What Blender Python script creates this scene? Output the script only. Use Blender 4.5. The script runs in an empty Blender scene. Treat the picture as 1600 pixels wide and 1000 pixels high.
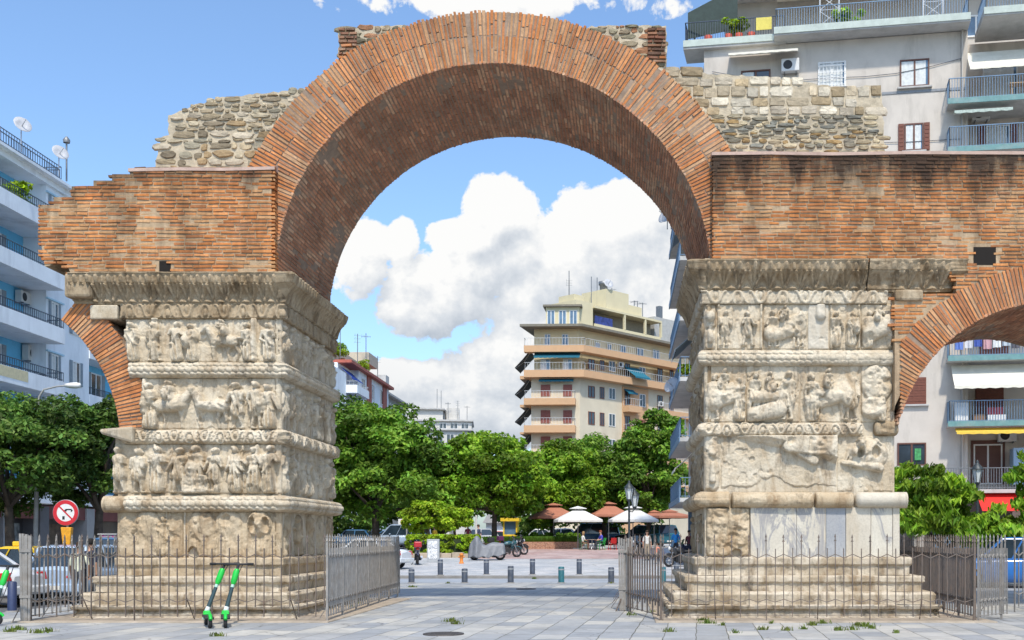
import bpy, math, random
import numpy as np
from mathutils import Vector, Matrix, Euler
R = math.radians
rnd = random.Random(7)
rng = np.random.default_rng(11)
F, CX, CY, EYE, D = 1718.0, 970.0, 842.0, 1.70, 24.5
S = F / D
sc = bpy.context.scene
COL = sc.collection

def Pt(px, py, Y):
    return ((px - CX) * Y / F, Y, EYE + (CY - py) * Y / F)
def XX(px, Y=D): return (px - CX) * Y / F
def ZZ(py, Y=D): return EYE + (CY - py) * Y / F
def gz(y):
    if y < 49: return 0.0
    return min(0.027 * (y - 49), 0.97)

# ------------------------------------------------------------------ objects
LOC = {}
def thing(name, label, cat, loc=(0, 0, 0), group=None, rotz=0, kind=None):
    o = bpy.data.objects.new(name, None)
    COL.objects.link(o)
    o.location = loc
    o.rotation_euler = (0, 0, rotz)
    o.empty_display_size = 0.1
    o['label'] = label
    o['category'] = cat
    if group: o['group'] = group
    if kind: o['kind'] = kind
    LOC[o.name] = Vector(loc)
    return o
def tag(o, label=None, cat=None, group=None, kind=None):
    if label: o['label'] = label
    if cat: o['category'] = cat
    if group: o['group'] = group
    if kind: o['kind'] = kind
    return o
def dup(root, loc, rotz=0, label=None, group=None, scale=None):
    kids = {}
    for o in bpy.data.objects:
        if o.parent: kids.setdefault(o.parent.name, []).append(o)
    def rec(o, par):
        c = o.copy()
        COL.objects.link(c)
        if par is not None: c.parent = par
        for k in kids.get(o.name, []): rec(k, c)
        return c
    r = rec(root, None)
    r.location = loc
    r.rotation_euler = (0, 0, rotz)
    if scale: r.scale = (scale,) * 3
    if label: r['label'] = label
    if group: r['group'] = group
    return r

class MB:
    """collects geometry and links it as one mesh object"""
    def __init__(self):
        self.v = []; self.f = []; self.m = []; self.sm = []; self.n = 0; self.col = []
    def add(self, verts, faces, mi=0, smooth=False, col=None):
        b = self.n
        self.v.extend([tuple(p) for p in verts])
        self.n += len(verts)
        for f in faces:
            self.f.append([i + b for i in f]); self.m.append(mi); self.sm.append(smooth)
        self.col.extend([col if col is not None else (1, 1, 1)] * len(verts))
        return self
    def box(self, x0, x1, y0, y1, z0, z1, mi=0, col=None):
        v = [(x0, y0, z0), (x1, y0, z0), (x1, y1, z0), (x0, y1, z0), (x0, y0, z1), (x1, y0, z1), (x1, y1, z1), (x0, y1, z1)]
        return self.add(v, [(0, 3, 2, 1), (4, 5, 6, 7), (0, 1, 5, 4), (1, 2, 6, 5), (2, 3, 7, 6), (3, 0, 4, 7)], mi, False, col)
    def hexa(self, v, mi=0, col=None):
        return self.add(v, [(0, 3, 2, 1), (4, 5, 6, 7), (0, 1, 5, 4), (1, 2, 6, 5), (2, 3, 7, 6), (3, 0, 4, 7)], mi, False, col)
    def bar(self, a, b, w, h, up=(0, 0, 1), mi=0):
        a = Vector(a); b = Vector(b); d = (b - a).normalized()
        u = Vector(up)
        if abs(d.dot(u)) > .98: u = Vector((0, 1, 0))
        s = d.cross(u).normalized() * (w / 2); t = s.cross(d).normalized() * (h / 2)
        v = [a - s - t, a + s - t, a + s + t, a - s + t, b - s - t, b + s - t, b + s + t, b - s + t]
        return self.hexa(v, mi)
    def tube(self, pts, rad, n=8, mi=0, caps=True, smooth=True):
        pts = [Vector(p) for p in pts]
        if not hasattr(rad, '__len__'): rad = [rad] * len(pts)
        vs = []; prev = None
        for i, p in enumerate(pts):
            d = (pts[min(i + 1, len(pts) - 1)] - pts[max(i - 1, 0)]).normalized()
            if prev is None:
                u = d.orthogonal().normalized()
            else:
                u = (prev - d * prev.dot(d))
                u = u.normalized() if u.length > 1e-6 else d.orthogonal().normalized()
            prev = u; w = d.cross(u)
            for k in range(n):
                a = 2 * math.pi * k / n
                vs.append(p + (u * math.cos(a) + w * math.sin(a)) * rad[i])
        fs = []
        for i in range(len(pts) - 1):
            for k in range(n):
                fs.append((i * n + k, i * n + (k + 1) % n, (i + 1) * n + (k + 1) % n, (i + 1) * n + k))
        self.add(vs, fs, mi, smooth)
        if caps:
            self.add(vs[:n], [tuple(range(n))[::-1]], mi); self.add(vs[-n:], [tuple(range(n))], mi)
        return self
    def lathe(self, prof, c=(0, 0, 0), n=20, mi=0, axis='z', smooth=True):
        vs = []
        for r, h in prof:
            for k in range(n):
                a = 2 * math.pi * k / n
                x, y = r * math.cos(a), r * math.sin(a)
                if axis == 'z': p = (c[0] + x, c[1] + y, c[2] + h)
                elif axis == 'x': p = (c[0] + h, c[1] + x, c[2] + y)
                else: p = (c[0] + y, c[1] + h, c[2] + x)
                vs.append(p)
        fs = []
        for i in range(len(prof) - 1):
            for k in range(n):
                fs.append((i * n + k, i * n + (k + 1) % n, (i + 1) * n + (k + 1) % n, (i + 1) * n + k))
        return self.add(vs, fs, mi, smooth)
    def prism(self, poly, a, b, mi=0):
        """polygon of 3d points swept from offset vector a to offset vector b"""
        a = Vector(a); b = Vector(b); n = len(poly)
        v = [Vector(p) + a for p in poly] + [Vector(p) + b for p in poly]
        f = [tuple(range(n))[::-1], tuple(range(n, 2 * n))]
        f += [(i, (i + 1) % n, n + (i + 1) % n, n + i) for i in range(n)]
        return self.add(v, f, mi)
    def build(self, name, mats, parent=None, bevel=0, colattr=False):
        me = bpy.data.meshes.new(name)
        off = Vector((0, 0, 0))
        if parent is not None:
            p = parent
            while p.parent: p = p.parent
            off = LOC.get(p.name, Vector((0, 0, 0)))
            if p.get('_local'): off = Vector((0, 0, 0))
        me.from_pydata([(p[0] - off[0], p[1] - off[1], p[2] - off[2]) for p in self.v], [], self.f)
        if not isinstance(mats, (list, tuple)): mats = [mats]
        for m in mats: me.materials.append(m)
        me.polygons.foreach_set('material_index', self.m)
        me.polygons.foreach_set('use_smooth', self.sm)
        if colattr:
            a = me.color_attributes.new('tint', 'FLOAT_COLOR', 'POINT')
            c = np.ones((len(self.v), 4), np.float32); c[:, :3] = np.array(self.col, np.float32)
            a.data.foreach_set('color', c.ravel())
        me.update()
        o = bpy.data.objects.new(name, me)
        COL.objects.link(o)
        if parent is not None: o.parent = parent
        if bevel:
            md = o.modifiers.new('bevel', 'BEVEL'); md.width = bevel; md.segments = 2; md.limit_method = 'ANGLE'
        return o

def np_mesh(name, V, Fq, mat, parent=None, smooth=True, tint=None):
    """quad mesh from numpy arrays"""
    me = bpy.data.meshes.new(name)
    V = np.asarray(V, np.float32)
    if parent is not None:
        p = parent
        while p.parent: p = p.parent
        V = V - np.array(LOC.get(p.name, (0, 0, 0)), np.float32)
    Fq = np.asarray(Fq, np.int32); k = Fq.shape[1]
    me.vertices.add(len(V)); me.vertices.foreach_set('co', V.ravel())
    me.loops.add(Fq.size); me.loops.foreach_set('vertex_index', Fq.ravel())
    me.polygons.add(len(Fq))
    me.polygons.foreach_set('loop_start', np.arange(0, Fq.size, k, dtype=np.int32))
    me.polygons.foreach_set('use_smooth', np.full(len(Fq), smooth))
    if tint is not None:
        a = me.color_attributes.new('tint', 'FLOAT_COLOR', 'POINT')
        c = np.ones((len(V), 4), np.float32); c[:, :3] = tint
        a.data.foreach_set('color', c.ravel())
    me.materials.append(mat)
    me.update(calc_edges=True); me.validate()
    o = bpy.data.objects.new(name, me); COL.objects.link(o)
    if parent is not None: o.parent = parent
    return o

# ------------------------------------------------------------------ numpy noise
def vnoise(x, y, seed=0):
    xi = np.floor(x).astype(np.int64); yi = np.floor(y).astype(np.int64)
    fx = x - xi; fy = y - yi
    fx = fx * fx * (3 - 2 * fx); fy = fy * fy * (3 - 2 * fy)
    def h(a, b):
        n = (a * 374761393 + b * 668265263 + seed * 974634777) & 0x7fffffff
        n = ((n ^ (n >> 13)) * 1274126177) & 0x7fffffff
        return ((n ^ (n >> 16)) & 0xffff) / 65535.0
    return (h(xi, yi) * (1 - fx) + h(xi + 1, yi) * fx) * (1 - fy) + (h(xi, yi + 1) * (1 - fx) + h(xi + 1, yi + 1) * fx) * fy
def fbm(x, y, seed=0, o=4):
    s = 0; a = .5; t = 0
    for k in range(o):
        s = s + a * vnoise(x, y, seed + k * 17); t += a; x = x * 2.03 + 5.1; y = y * 2.03 + 3.7; a *= .5
    return s / t

# ------------------------------------------------------------------ materials
class NT:
    def __init__(self, nt): self.t = nt; nt.nodes.clear()
    def n(self, typ, ins=None, **kw):
        nd = self.t.nodes.new(typ)
        for k, v in kw.items(): setattr(nd, k, v)
        for k, v in (ins or {}).items():
            if isinstance(v, bpy.types.NodeSocket): self.t.links.new(v, nd.inputs[k])
            else: nd.inputs[k].default_value = v
        return nd
    def math(self, op, a, b=0.0, clamp=False):
        return self.n('ShaderNodeMath', {0: a, 1: b}, operation=op, use_clamp=clamp).outputs[0]
    def mix(self, f, a, b, bt='MIX'):
        def c(v): return (*v, 1) if isinstance(v, tuple) and len(v) == 3 else v
        nd = self.n('ShaderNodeMix', {0: f, 6: c(a), 7: c(b)}, data_type='RGBA', blend_type=bt)
        return nd.outputs[2]
    def ramp(self, f, stops):
        nd = self.n('ShaderNodeValToRGB', {0: f})
        cr = nd.color_ramp
        while len(cr.elements) < len(stops): cr.elements.new(.5)
        for e, (p, c) in zip(cr.elements, stops):
            e.position = p; e.color = (*c, 1) if isinstance(c, tuple) else (c, c, c, 1)
        return nd.outputs[0]
    def noise(self, vec, scale, detail=4, rough=.55, out=0, dist=0):
        return self.n('ShaderNodeTexNoise', {'Vector': vec, 'Scale': scale, 'Detail': detail, 'Roughness': rough, 'Distortion': dist}).outputs[out]
    def mapping(self, vec, loc=(0, 0, 0), rot=(0, 0, 0), scale=(1, 1, 1)):
        return self.n('ShaderNodeMapping', {'Vector': vec, 'Location': loc, 'Rotation': rot, 'Scale': scale}).outputs[0]
def newmat(name):
    m = bpy.data.materials.new(name); m.use_nodes = True
    g = NT(m.node_tree)
    out = g.n('ShaderNodeOutputMaterial')
    b = g.n('ShaderNodeBsdfPrincipled')
    g.t.links.new(b.outputs[0], out.inputs[0])
    return m, g, b
def link(g, a, b): g.t.links.new(a, b)
def objco(g):
    return g.n('ShaderNodeNewGeometry').outputs['Position']

MATS = {}
def pm(name, col, rough=.6, var=.12, nscale=6.0, metal=0.0, bump=0.0, stain=None, stain_amt=.5, stain_scale=1.2, spec=.5, coat=0, streak=False):
    """plain procedural material: a base colour broken by two noises, optional stains"""
    if name in MATS: return MATS[name]
    m, g, b = newmat(name)
    co = objco(g)
    n1 = g.noise(co, nscale, 5, .6)
    dark = tuple(c * (1 - var) for c in col); light = tuple(min(1, c * (1 + var)) for c in col)
    c = g.mix(g.ramp(n1, [(.3, 0.0), (.7, 1.0)]), dark, light)
    if stain:
        cc = g.mapping(co, scale=(1, 1, .25)) if streak else co
        n2 = g.noise(cc, stain_scale, 6, .65)
        c = g.mix(g.math('MULTIPLY', g.ramp(n2, [(.5, 0.0), (.72, 1.0)]), stain_amt), c, stain)
    link(g, c, b.inputs['Base Color'])
    b.inputs['Roughness'].default_value = rough; b.inputs['Metallic'].default_value = metal
    b.inputs['Specular IOR Level'].default_value = spec
    if coat: b.inputs['Coat Weight'].default_value = coat; b.inputs['Coat Roughness'].default_value = .05
    if bump:
        bp = g.n('ShaderNodeBump', {'Height': g.noise(co, nscale * 3, 5, .7), 'Strength': bump, 'Distance': .02})
        link(g, bp.outputs[0], b.inputs['Normal'])
    MATS[name] = m
    return m

def mat_marble(name, base, pale, brown, grey, brown_amt=.5, grey_amt=.5, bump=.6, seed=0, vein=False):
    m, g, b = newmat(name)
    co = g.mapping(objco(g), loc=(seed * 3.1, seed, seed * 1.7))
    c = g.mix(g.ramp(g.noise(co, 1.6, 6, .6), [(.35, 0.0), (.62, 1.0)]), base, pale)
    st = g.mapping(co, scale=(1.6, 1.6, .45))
    c = g.mix(g.math('MULTIPLY', g.ramp(g.noise(st, 1.5, 8, .68, dist=.6), [(.49, 0.0), (.64, 1.0)]), brown_amt), c, brown)
    c = g.mix(g.math('MULTIPLY', g.ramp(g.noise(st, 2.7, 8, .72, dist=.4), [(.54, 0.0), (.69, 1.0)]), grey_amt), c, grey)
    c = g.mix(g.math('MULTIPLY', g.ramp(g.noise(co, 22, 4, .7), [(.35, 1.0), (.55, 0.0)]), .22), c, tuple(k * .45 for k in base))
    if vein:
        wv = g.noise(g.mapping(co, rot=(0, R(35), 0), scale=(1, 1, .35)), 1.5, 5, .6, dist=1.6)
        c = g.mix(g.ramp(wv, [(.46, 0.0), (.5, .75), (.515, .75), (.57, 0.0)]), c, (.25, .25, .265))
    link(g, c, b.inputs['Base Color'])
    b.inputs['Roughness'].default_value = .85; b.inputs['Specular IOR Level'].default_value = .25
    h = g.math('ADD', g.noise(co, 14, 6, .7), g.math('MULTIPLY', g.noise(co, 60, 3, .7), .5))
    bp = g.n('ShaderNodeBump', {'Height': h, 'Strength': bump, 'Distance': .03})
    link(g, bp.outputs[0], b.inputs['Normal'])
    return m

def mat_brick(name, const=None, soot=.0, pale=.25, sootcol=(.045, .03, .022), zlo=0, zhi=1, topsoot=0, gain=1.0):
    """brick tint comes from the 'tint' attribute (one colour per brick); soot and lime are real stains"""
    m, g, b = newmat(name)
    co = objco(g)
    at = g.n('ShaderNodeAttribute', attribute_name='tint').outputs['Color'] if const is None else g.n('ShaderNodeRGB').outputs[0]
    if const is not None: at.default_value = (*const, 1)
    c = g.mix(.5, at, g.mix(1.0, at, g.ramp(g.noise(co, 9, 6, .7), [(.25, (.45, .45, .45)), (.75, (1.5, 1.5, 1.5))]), 'MULTIPLY'))
    if gain != 1.0: c = g.mix(1.0, c, gain if isinstance(gain, tuple) else (gain, gain, gain), 'MULTIPLY')
    lime = g.math('MULTIPLY', g.ramp(g.noise(g.mapping(co, scale=(1, 1, .7)), .9, 7, .7), [(.52, 0.0), (.7, 1.0)]), pale)
    c = g.mix(lime, c, (.44, .34, .24))
    if soot:
        s = g.math('MULTIPLY', g.ramp(g.noise(g.mapping(co, scale=(1.5, .5, .35)), 1.0, 8, .7), [(.45, 0.0), (.66, 1.0)]), soot)
        c = g.mix(s, c, sootcol)
    if topsoot:
        z = g.n('ShaderNodeSeparateXYZ', {0: co}).outputs[2]
        t = g.n('ShaderNodeMapRange', {0: z, 1: zlo, 2: zhi, 3: 0.0, 4: 1.0}).outputs[0]
        nn = g.noise(g.mapping(co, scale=(1.3, 1, .3)), 1.1, 8, .72)
        t2 = g.math('ADD', g.math('MULTIPLY', t, 1.05), g.math('SUBTRACT', g.math('MULTIPLY', nn, 1.5), 1.12))
        t2 = g.ramp(t2, [(.1, 0.0), (.55, 1.0)])
        c = g.mix(g.math('MULTIPLY', t2, topsoot), c, sootcol)
    link(g, c, b.inputs['Base Color'])
    b.inputs['Roughness'].default_value = .9; b.inputs['Specular IOR Level'].default_value = .2
    bp = g.n('ShaderNodeBump', {'Height': g.noise(co, 30, 5, .75), 'Strength': .7, 'Distance': .02})
    link(g, bp.outputs[0], b.inputs['Normal'])
    return m

M_marble = mat_marble('weathered_marble', (.47, .385, .27), (.63, .56, .44), (.30, .205, .115), (.14, .112, .082), .65, .75)
M_tan = mat_marble('tan_limestone', (.43, .325, .205), (.53, .435, .305), (.26, .17, .09), (.12, .095, .065), .8, .8, seed=3)
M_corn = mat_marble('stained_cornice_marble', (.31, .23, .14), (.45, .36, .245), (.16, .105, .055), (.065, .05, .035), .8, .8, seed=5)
M_step = mat_marble('worn_step_stone', (.42, .34, .235), (.60, .53, .42), (.25, .175, .10), (.09, .075, .058), .8, .85, seed=8)
M_slabw = mat_marble('white_marble_slab', (.50, .455, .375), (.59, .55, .46), (.45, .35, .22), (.36, .35, .34), .35, .45, .1, seed=11, vein=True)
M_pale = mat_marble('pale_repair_stone', (.50, .45, .365), (.57, .52, .43), (.40, .31, .2), (.30, .27, .23), .4, .4, .25, seed=17)
M_slabg = mat_marble('grey_marble_slab', (.29, .30, .315), (.37, .375, .38), (.38, .38, .38), (.27, .29, .33), .3, .5, .1, seed=13)
M_brick = mat_brick('orange_roman_brick', soot=.6, pale=.35, zlo=8.4, zhi=10.2, topsoot=.8, gain=(1.06, 1.02, .90))
M_brickr = mat_brick('sooty_roman_brick', soot=.6, pale=.35, zlo=7.9, zhi=10.3, topsoot=.95, gain=(1.0, .98, .88))
M_mortl = mat_brick('wall_mortar', const=(.46, .335, .21), soot=.6, pale=.2, zlo=8.4, zhi=10.2, topsoot=.8)
M_mortr = mat_brick('sooty_wall_mortar', const=(.43, .315, .20), soot=.6, pale=.2, zlo=7.9, zhi=10.3, topsoot=.95)
M_ring = mat_brick('arch_ring_brick', soot=.4, pale=.5, gain=(1.05, 1.02, .98))
M_vault = mat_brick('sooty_vault_brick', soot=.45, pale=.7, sootcol=(.10, .065, .048), gain=(1.22, 1.2, 1.18))
M_mortar = pm('lime_mortar', (.50, .37, .245), .95, .2, 5, bump=.8, stain=(.2, .14, .09), stain_amt=.6)
M_mortard = pm('dark_mortar', (.27, .195, .14), .95, .25, 5, bump=.8, stain=(.3, .23, .17), stain_amt=.6)
M_cap = pm('pink_mortar_capping', (.46, .33, .27), .9, .15, 4, bump=.6, stain=(.25, .17, .13), stain_amt=.5)
M_rubm = pm('rubble_mortar', (.47, .40, .29), .95, .25, 5, bump=1.0, stain=(.2, .165, .115), stain_amt=.7)
M_rub = mat_brick('rubble_stone', soot=.35, pale=.25, sootcol=(.09, .075, .055))
# ================================================================== THE ARCH
arch = thing('triumphal_arch', 'weathered brick triumphal arch on carved marble piers with rubble masonry on top', 'arch', (XX(771), D, 0))

# ---------------------------------------------------------------- carved relief as true height
class Relief:
    def __init__(s, w, h, res=.016, seed=0):
        s.w, s.h = w, h
        s.nu = max(4, int(w / res)); s.nv = max(4, int(h / res))
        s.u = np.linspace(0, w, s.nu); s.z = np.linspace(0, h, s.nv)
        s.U, s.Z = np.meshgrid(s.u, s.z)
        s.H = np.zeros_like(s.U); s.r = random.Random(seed); s.seed = seed
    def _win(s, x0, x1, z0, z1):
        i0, i1 = np.searchsorted(s.u, [x0, x1]); j0, j1 = np.searchsorted(s.z, [z0, z1])
        return slice(max(j0 - 1, 0), j1 + 1), slice(max(i0 - 1, 0), i1 + 1)
    def cap(s, x0, z0, r0, x1, z1, r1, a=.8, base=0., fold=0., fk=40.):
        m = max(r0, r1)
        w = s._win(min(x0, x1) - m, max(x0, x1) + m, min(z0, z1) - m, max(z0, z1) + m)
        U = s.U[w]; Z = s.Z[w]
        if U.size == 0: return
        dx, dz = x1 - x0, z1 - z0; L = dx * dx + dz * dz + 1e-9
        t = np.clip(((U - x0) * dx + (Z - z0) * dz) / L, 0, 1)
        d = np.hypot(U - x0 - t * dx, Z - z0 - t * dz); r = r0 + (r1 - r0) * t
        q = np.clip(1 - (d / r) ** 2, 0, 1)
        hh = base + a * r * q ** .38
        if fold:
            lat = ((U - x0) * dz - (Z - z0) * dx) / math.sqrt(L)
            hh = hh - fold * r * (0.5 + .5 * np.sin(lat * fk + 3 * t + s.r.random() * 6)) * q
        s.H[w] = np.where(q > 0, np.maximum(s.H[w], hh), s.H[w])
    def ell(s, x, z, rx, rz, h, base=0.):
        w = s._win(x - rx, x + rx, z - rz, z + rz)
        U = s.U[w]; Z = s.Z[w]
        if U.size == 0: return
        q = np.clip(1 - ((U - x) / rx) ** 2 - ((Z - z) / rz) ** 2, 0, 1)
        s.H[w] = np.where(q > 0, np.maximum(s.H[w], base + h * q ** .38), s.H[w])
    def cut(s, x, z, rx, rz, d):
        q = np.clip(1 - ((s.U - x) / rx) ** 2 - ((s.Z - z) / rz) ** 2, 0, 1)
        s.H -= d * np.sqrt(q)
    def man(s, x, z0, hgt, base=0., robe=None, shield=None, k=1.0):
        r = s.r; f = r.choice((-1, 1))
        robe = r.random() < .5 if robe is None else robe
        shield = r.random() < .25 if shield is None else shield
        g = hgt; lean = r.uniform(-.04, .04) * g
        hx = x + lean * 1.5
        s.ell(hx + f * .01 * g, z0 + .915 * g, .058 * g, .075 * g, .095 * g * k, base + .01)
        s.ell(hx - f * .012 * g, z0 + .945 * g, .06 * g, .055 * g, .085 * g * k, base + .01)
        s.cap(hx, z0 + .84 * g, .035 * g, x + lean, z0 + .78 * g, .05 * g, .9 * k, base)
        s.cap(x + lean, z0 + .74 * g, .115 * g, x, z0 + .52 * g, .095 * g, .85 * k, base, fold=.16, fk=60)
        s.cap(x + lean - .07 * g, z0 + .77 * g, .06 * g, x + lean + .07 * g, z0 + .77 * g, .06 * g, 1.0 * k, base)
        if robe:
            s.cap(x, z0 + .55 * g, .12 * g, x + r.uniform(-.03, .03) * g, z0 + .12 * g, .15 * g, .75 * k, base, fold=.42, fk=75)
            s.cap(x - .1 * g * f, z0 + .7 * g, .03 * g, x + .1 * g * f, z0 + .42 * g, .035 * g, 1.2 * k, base + .045)
            for e in (-1, 1): s.ell(x + e * .06 * g, z0 + .02 * g, .05 * g, .03 * g, .05 * g, base)
        else:
            s.cap(x, z0 + .55 * g, .12 * g, x, z0 + .4 * g, .145 * g, .75 * k, base, fold=.4, fk=80)
            st = r.uniform(.04, .11) * g
            for e in (-1, 1):
                kx = x + e * st + f * .015 * g
                s.cap(x + e * .055 * g, z0 + .42 * g, .062 * g, kx, z0 + .24 * g, .05 * g, .95 * k, base)
                s.cap(kx, z0 + .24 * g, .048 * g, x + e * st * 1.3, z0 + .04 * g, .03 * g, 1.0 * k, base)
                s.ell(x + e * st * 1.3 + f * .03 * g, z0 + .02 * g, .055 * g, .025 * g, .05 * g, base)
        for e in (-1, 1):
            ex, ez = x + lean + e * r.uniform(.1, .17) * g, z0 + r.uniform(.55, .68) * g
            wx, wz = ex + f * r.uniform(-.06, .14) * g, z0 + r.uniform(.42, .82) * g
            s.cap(x + lean + e * .1 * g, z0 + .76 * g, .048 * g, ex, ez, .04 * g, 1.25 * k, base + .03)
            s.cap(ex, ez, .038 * g, wx, wz, .027 * g, 1.35 * k, base + .035)
        if shield:
            s.ell(x + f * .12 * g, z0 + .5 * g, .12 * g, .19 * g, .06, base + .05)
            s.ell(x + f * .12 * g, z0 + .5 * g, .035 * g, .045 * g, .04, base + .1)
        elif r.random() < .3:
            s.cap(x + f * .2 * g, z0, .014 * g, x + f * .16 * g, z0 + 1.0 * g, .012 * g, 1.5, base + .02)
    def horse(s, x, z0, g, base=0., f=1, rider=True):
        r = s.r
        s.cap(x - f * .26 * g, z0 + .5 * g, .15 * g, x + f * .2 * g, z0 + .53 * g, .145 * g, .75, base)
        s.cap(x + f * .22 * g, z0 + .58 * g, .12 * g, x + f * .4 * g, z0 + .84 * g, .07 * g, .8, base + .01)
        s.cap(x + f * .4 * g, z0 + .86 * g, .06 * g, x + f * .53 * g, z0 + .72 * g, .038 * g, 1.0, base + .02)
        for k, (lx, sw) in enumerate(((-.3, -.08), (-.2, .06), (.18, .12), (.26, -.04))):
            sw = sw * r.uniform(.3, 1.6)
            s.cap(x + f * lx * g, z0 + .42 * g, .06 * g, x + f * (lx + sw) * g, z0 + .22 * g, .04 * g, .9, base)
            s.cap(x + f * (lx + sw) * g, z0 + .22 * g, .035 * g, x + f * (lx + sw * .4) * g, z0 + .02 * g, .024 * g, 1.0, base)
        s.cap(x - f * .4 * g, z0 + .58 * g, .045 * g, x - f * .5 * g, z0 + .22 * g, .03 * g, 1.0, base)
        if rider: s.man(x - f * .02 * g, z0 + .42 * g, .62 * g, base + .07, robe=False, shield=True)
    def crowd(s, n, z0, hgt, back=True, horses=()):
        w = s.w
        if back:
            for i in range(n):
                s.man(w * (i + .2 + s.r.random() * .6) / (n + 2), z0 + .1 * hgt, hgt * s.r.uniform(.86, .93), -.05, k=.5)
        for hx, f in horses: s.horse(hx * w, z0, hgt * .95, .0, f)
        for i in range(n):
            x = w * (i + .5 + s.r.uniform(-.18, .18)) / n
            if any(abs(x - hx * w) < .3 * hgt for hx, f in horses): continue
            s.man(x, z0, hgt * s.r.uniform(.9, .99), .02)
    def frame(s, xs, b=.05, h=.05):
        for x in xs:
            s.H = np.maximum(s.H, np.where(np.abs(s.U - x) < b, h, 0))
    def joints(s, xs, d=.03):
        for x in xs: s.H -= d * np.exp(-((s.U - x) / .012) ** 2)
    def wear(s, amt=.5, chips=.3, border=.05):
        e = fbm(s.U * 2.2, s.Z * 2.2, s.seed, 4)
        s.H *= np.clip(1.25 - amt * 1.4 * np.clip(e - .42, 0, 1) * 2.2, .25, 1.1)
        s.H += (fbm(s.U * 9, s.Z * 9, s.seed + 5, 4) - .5) * .018 + (fbm(s.U * 26, s.Z * 26, s.seed + 9, 3) - .5) * .009
        c = fbm(s.U * 4.5, s.Z * 4.5, s.seed + 31, 3)
        s.H -= chips * np.clip(c - .63, 0, 1) * .5
        edge = np.minimum(np.minimum(s.U, s.w - s.U), np.minimum(s.Z, s.h - s.Z))
        rag = border * (0.5 + fbm(s.U * 6, s.Z * 6, s.seed + 77, 3))
        k = np.clip(edge / rag, 0, 1); k = np.sqrt(1 - (1 - k) ** 2)
        s.H = (s.H + .03) * k - .03
    def mesh(s, name, mat, O, u, n, parent, scale=1.0, lift=.0):
        H = s.H * scale + lift
        Hp = np.pad(H, 1, mode='edge'); Up = np.pad(s.U, 1, mode='edge'); Zp = np.pad(s.Z, 1, mode='edge')
        Hp[0, :] = Hp[-1, :] = -.08; Hp[:, 0] = Hp[:, -1] = -.08
        u = np.array(u, float); n = np.array(n, float)
        V = np.array(O, float) + Up[..., None] * u + Hp[..., None] * n
        V[..., 2] += Zp
        nv, nu = Hp.shape
        idx = np.arange(nv * nu).reshape(nv, nu)
        q = np.stack([idx[:-1, :-1], idx[:-1, 1:], idx[1:, 1:], idx[1:, :-1]], -1).reshape(-1, 4)
        return np_mesh(name, V.reshape(-1, 3), q, mat, parent)

# ---------------------------------------------------------------- moulding swept round a pier
def sweep(name, mat, path, prof, parent, step=.03, disp=None, vstep=None, roundends=0, wear=.02, seed=0):
    """prof: list of (offset outwards, z). disp(s, v01) -> extra outward offset"""
    prof = np.array(prof, float)
    if vstep:
        seg = np.hypot(*(np.diff(prof, axis=0).T)); cum = np.concatenate([[0], np.cumsum(seg)])
        t = np.linspace(0, cum[-1], max(len(prof), int(cum[-1] / vstep)))
        t = np.unique(np.concatenate([t, cum]))
        prof = np.stack([np.interp(t, cum, prof[:, 0]), np.interp(t, cum, prof[:, 1])], 1)
    path = [np.array(p, float) for p in path]
    rows = []; s0 = 0
    nrm = []
    for a, b in zip(path[:-1], path[1:]):
        d = (b - a) / np.linalg.norm(b - a); nrm.append(np.array((d[1], -d[0])))
    for k, (a, b) in enumerate(zip(path[:-1], path[1:])):
        L = np.linalg.norm(b - a); m = max(2, int(L / step))
        for i in range(m + 1):
            if k > 0 and i == 0: continue
            t = i / m; n = nrm[k]
            if i == m and k + 1 < len(nrm):
                n = nrm[k] + nrm[k + 1]; n = n / (1 + nrm[k].dot(nrm[k + 1]))
            rows.append((a + (b - a) * t, n, s0 + L * t))
        s0 += L
    Pp = np.array([r[0] for r in rows]); N = np.array([r[1] for r in rows]); Sg = np.array([r[2] for r in rows])
    SS, VV = np.meshgrid(Sg, np.linspace(0, 1, len(prof)), indexing='ij')
    off = np.broadcast_to(prof[:, 0], SS.shape).copy(); z = np.broadcast_to(prof[:, 1], SS.shape).copy()
    if roundends:
        e = np.minimum(Sg, Sg[-1] - Sg)
        k = np.sqrt(1 - (1 - np.clip(e / roundends, 0, 1)) ** 2) * .96 + .04
        zm = prof[:, 1].mean()
        off = off * k[:, None]; z = zm + (z - zm) * k[:, None]
    if disp is not None: off += disp(SS, VV)
    if wear:
        off += (fbm(SS * 5, z * 5, seed, 4) - .5) * 2 * wear + (fbm(SS * 20, z * 20, seed + 3, 3) - .5) * wear * .8
        off -= np.clip(fbm(SS * 2.3, z * 3, seed + 40, 4) - .6, 0, 1) * wear * 8
        z = z + (fbm(SS * 6, z * 6, seed + 9, 3) - .5) * wear * .8
    V = np.concatenate([Pp[:, None, :] + N[:, None, :] * off[..., None], z[..., None]], -1)
    ns, nv = SS.shape
    idx = np.arange(ns * nv).reshape(ns, nv)
    q = np.stack([idx[:-1, :-1], idx[1:, :-1], idx[1:, 1:], idx[:-1, 1:]], -1).reshape(-1, 4)
    o = np_mesh(name, V.reshape(-1, 3), q, mat, parent)
    # end caps
    bmv = V.reshape(-1, 3)
    mb = MB()
    return o

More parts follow.
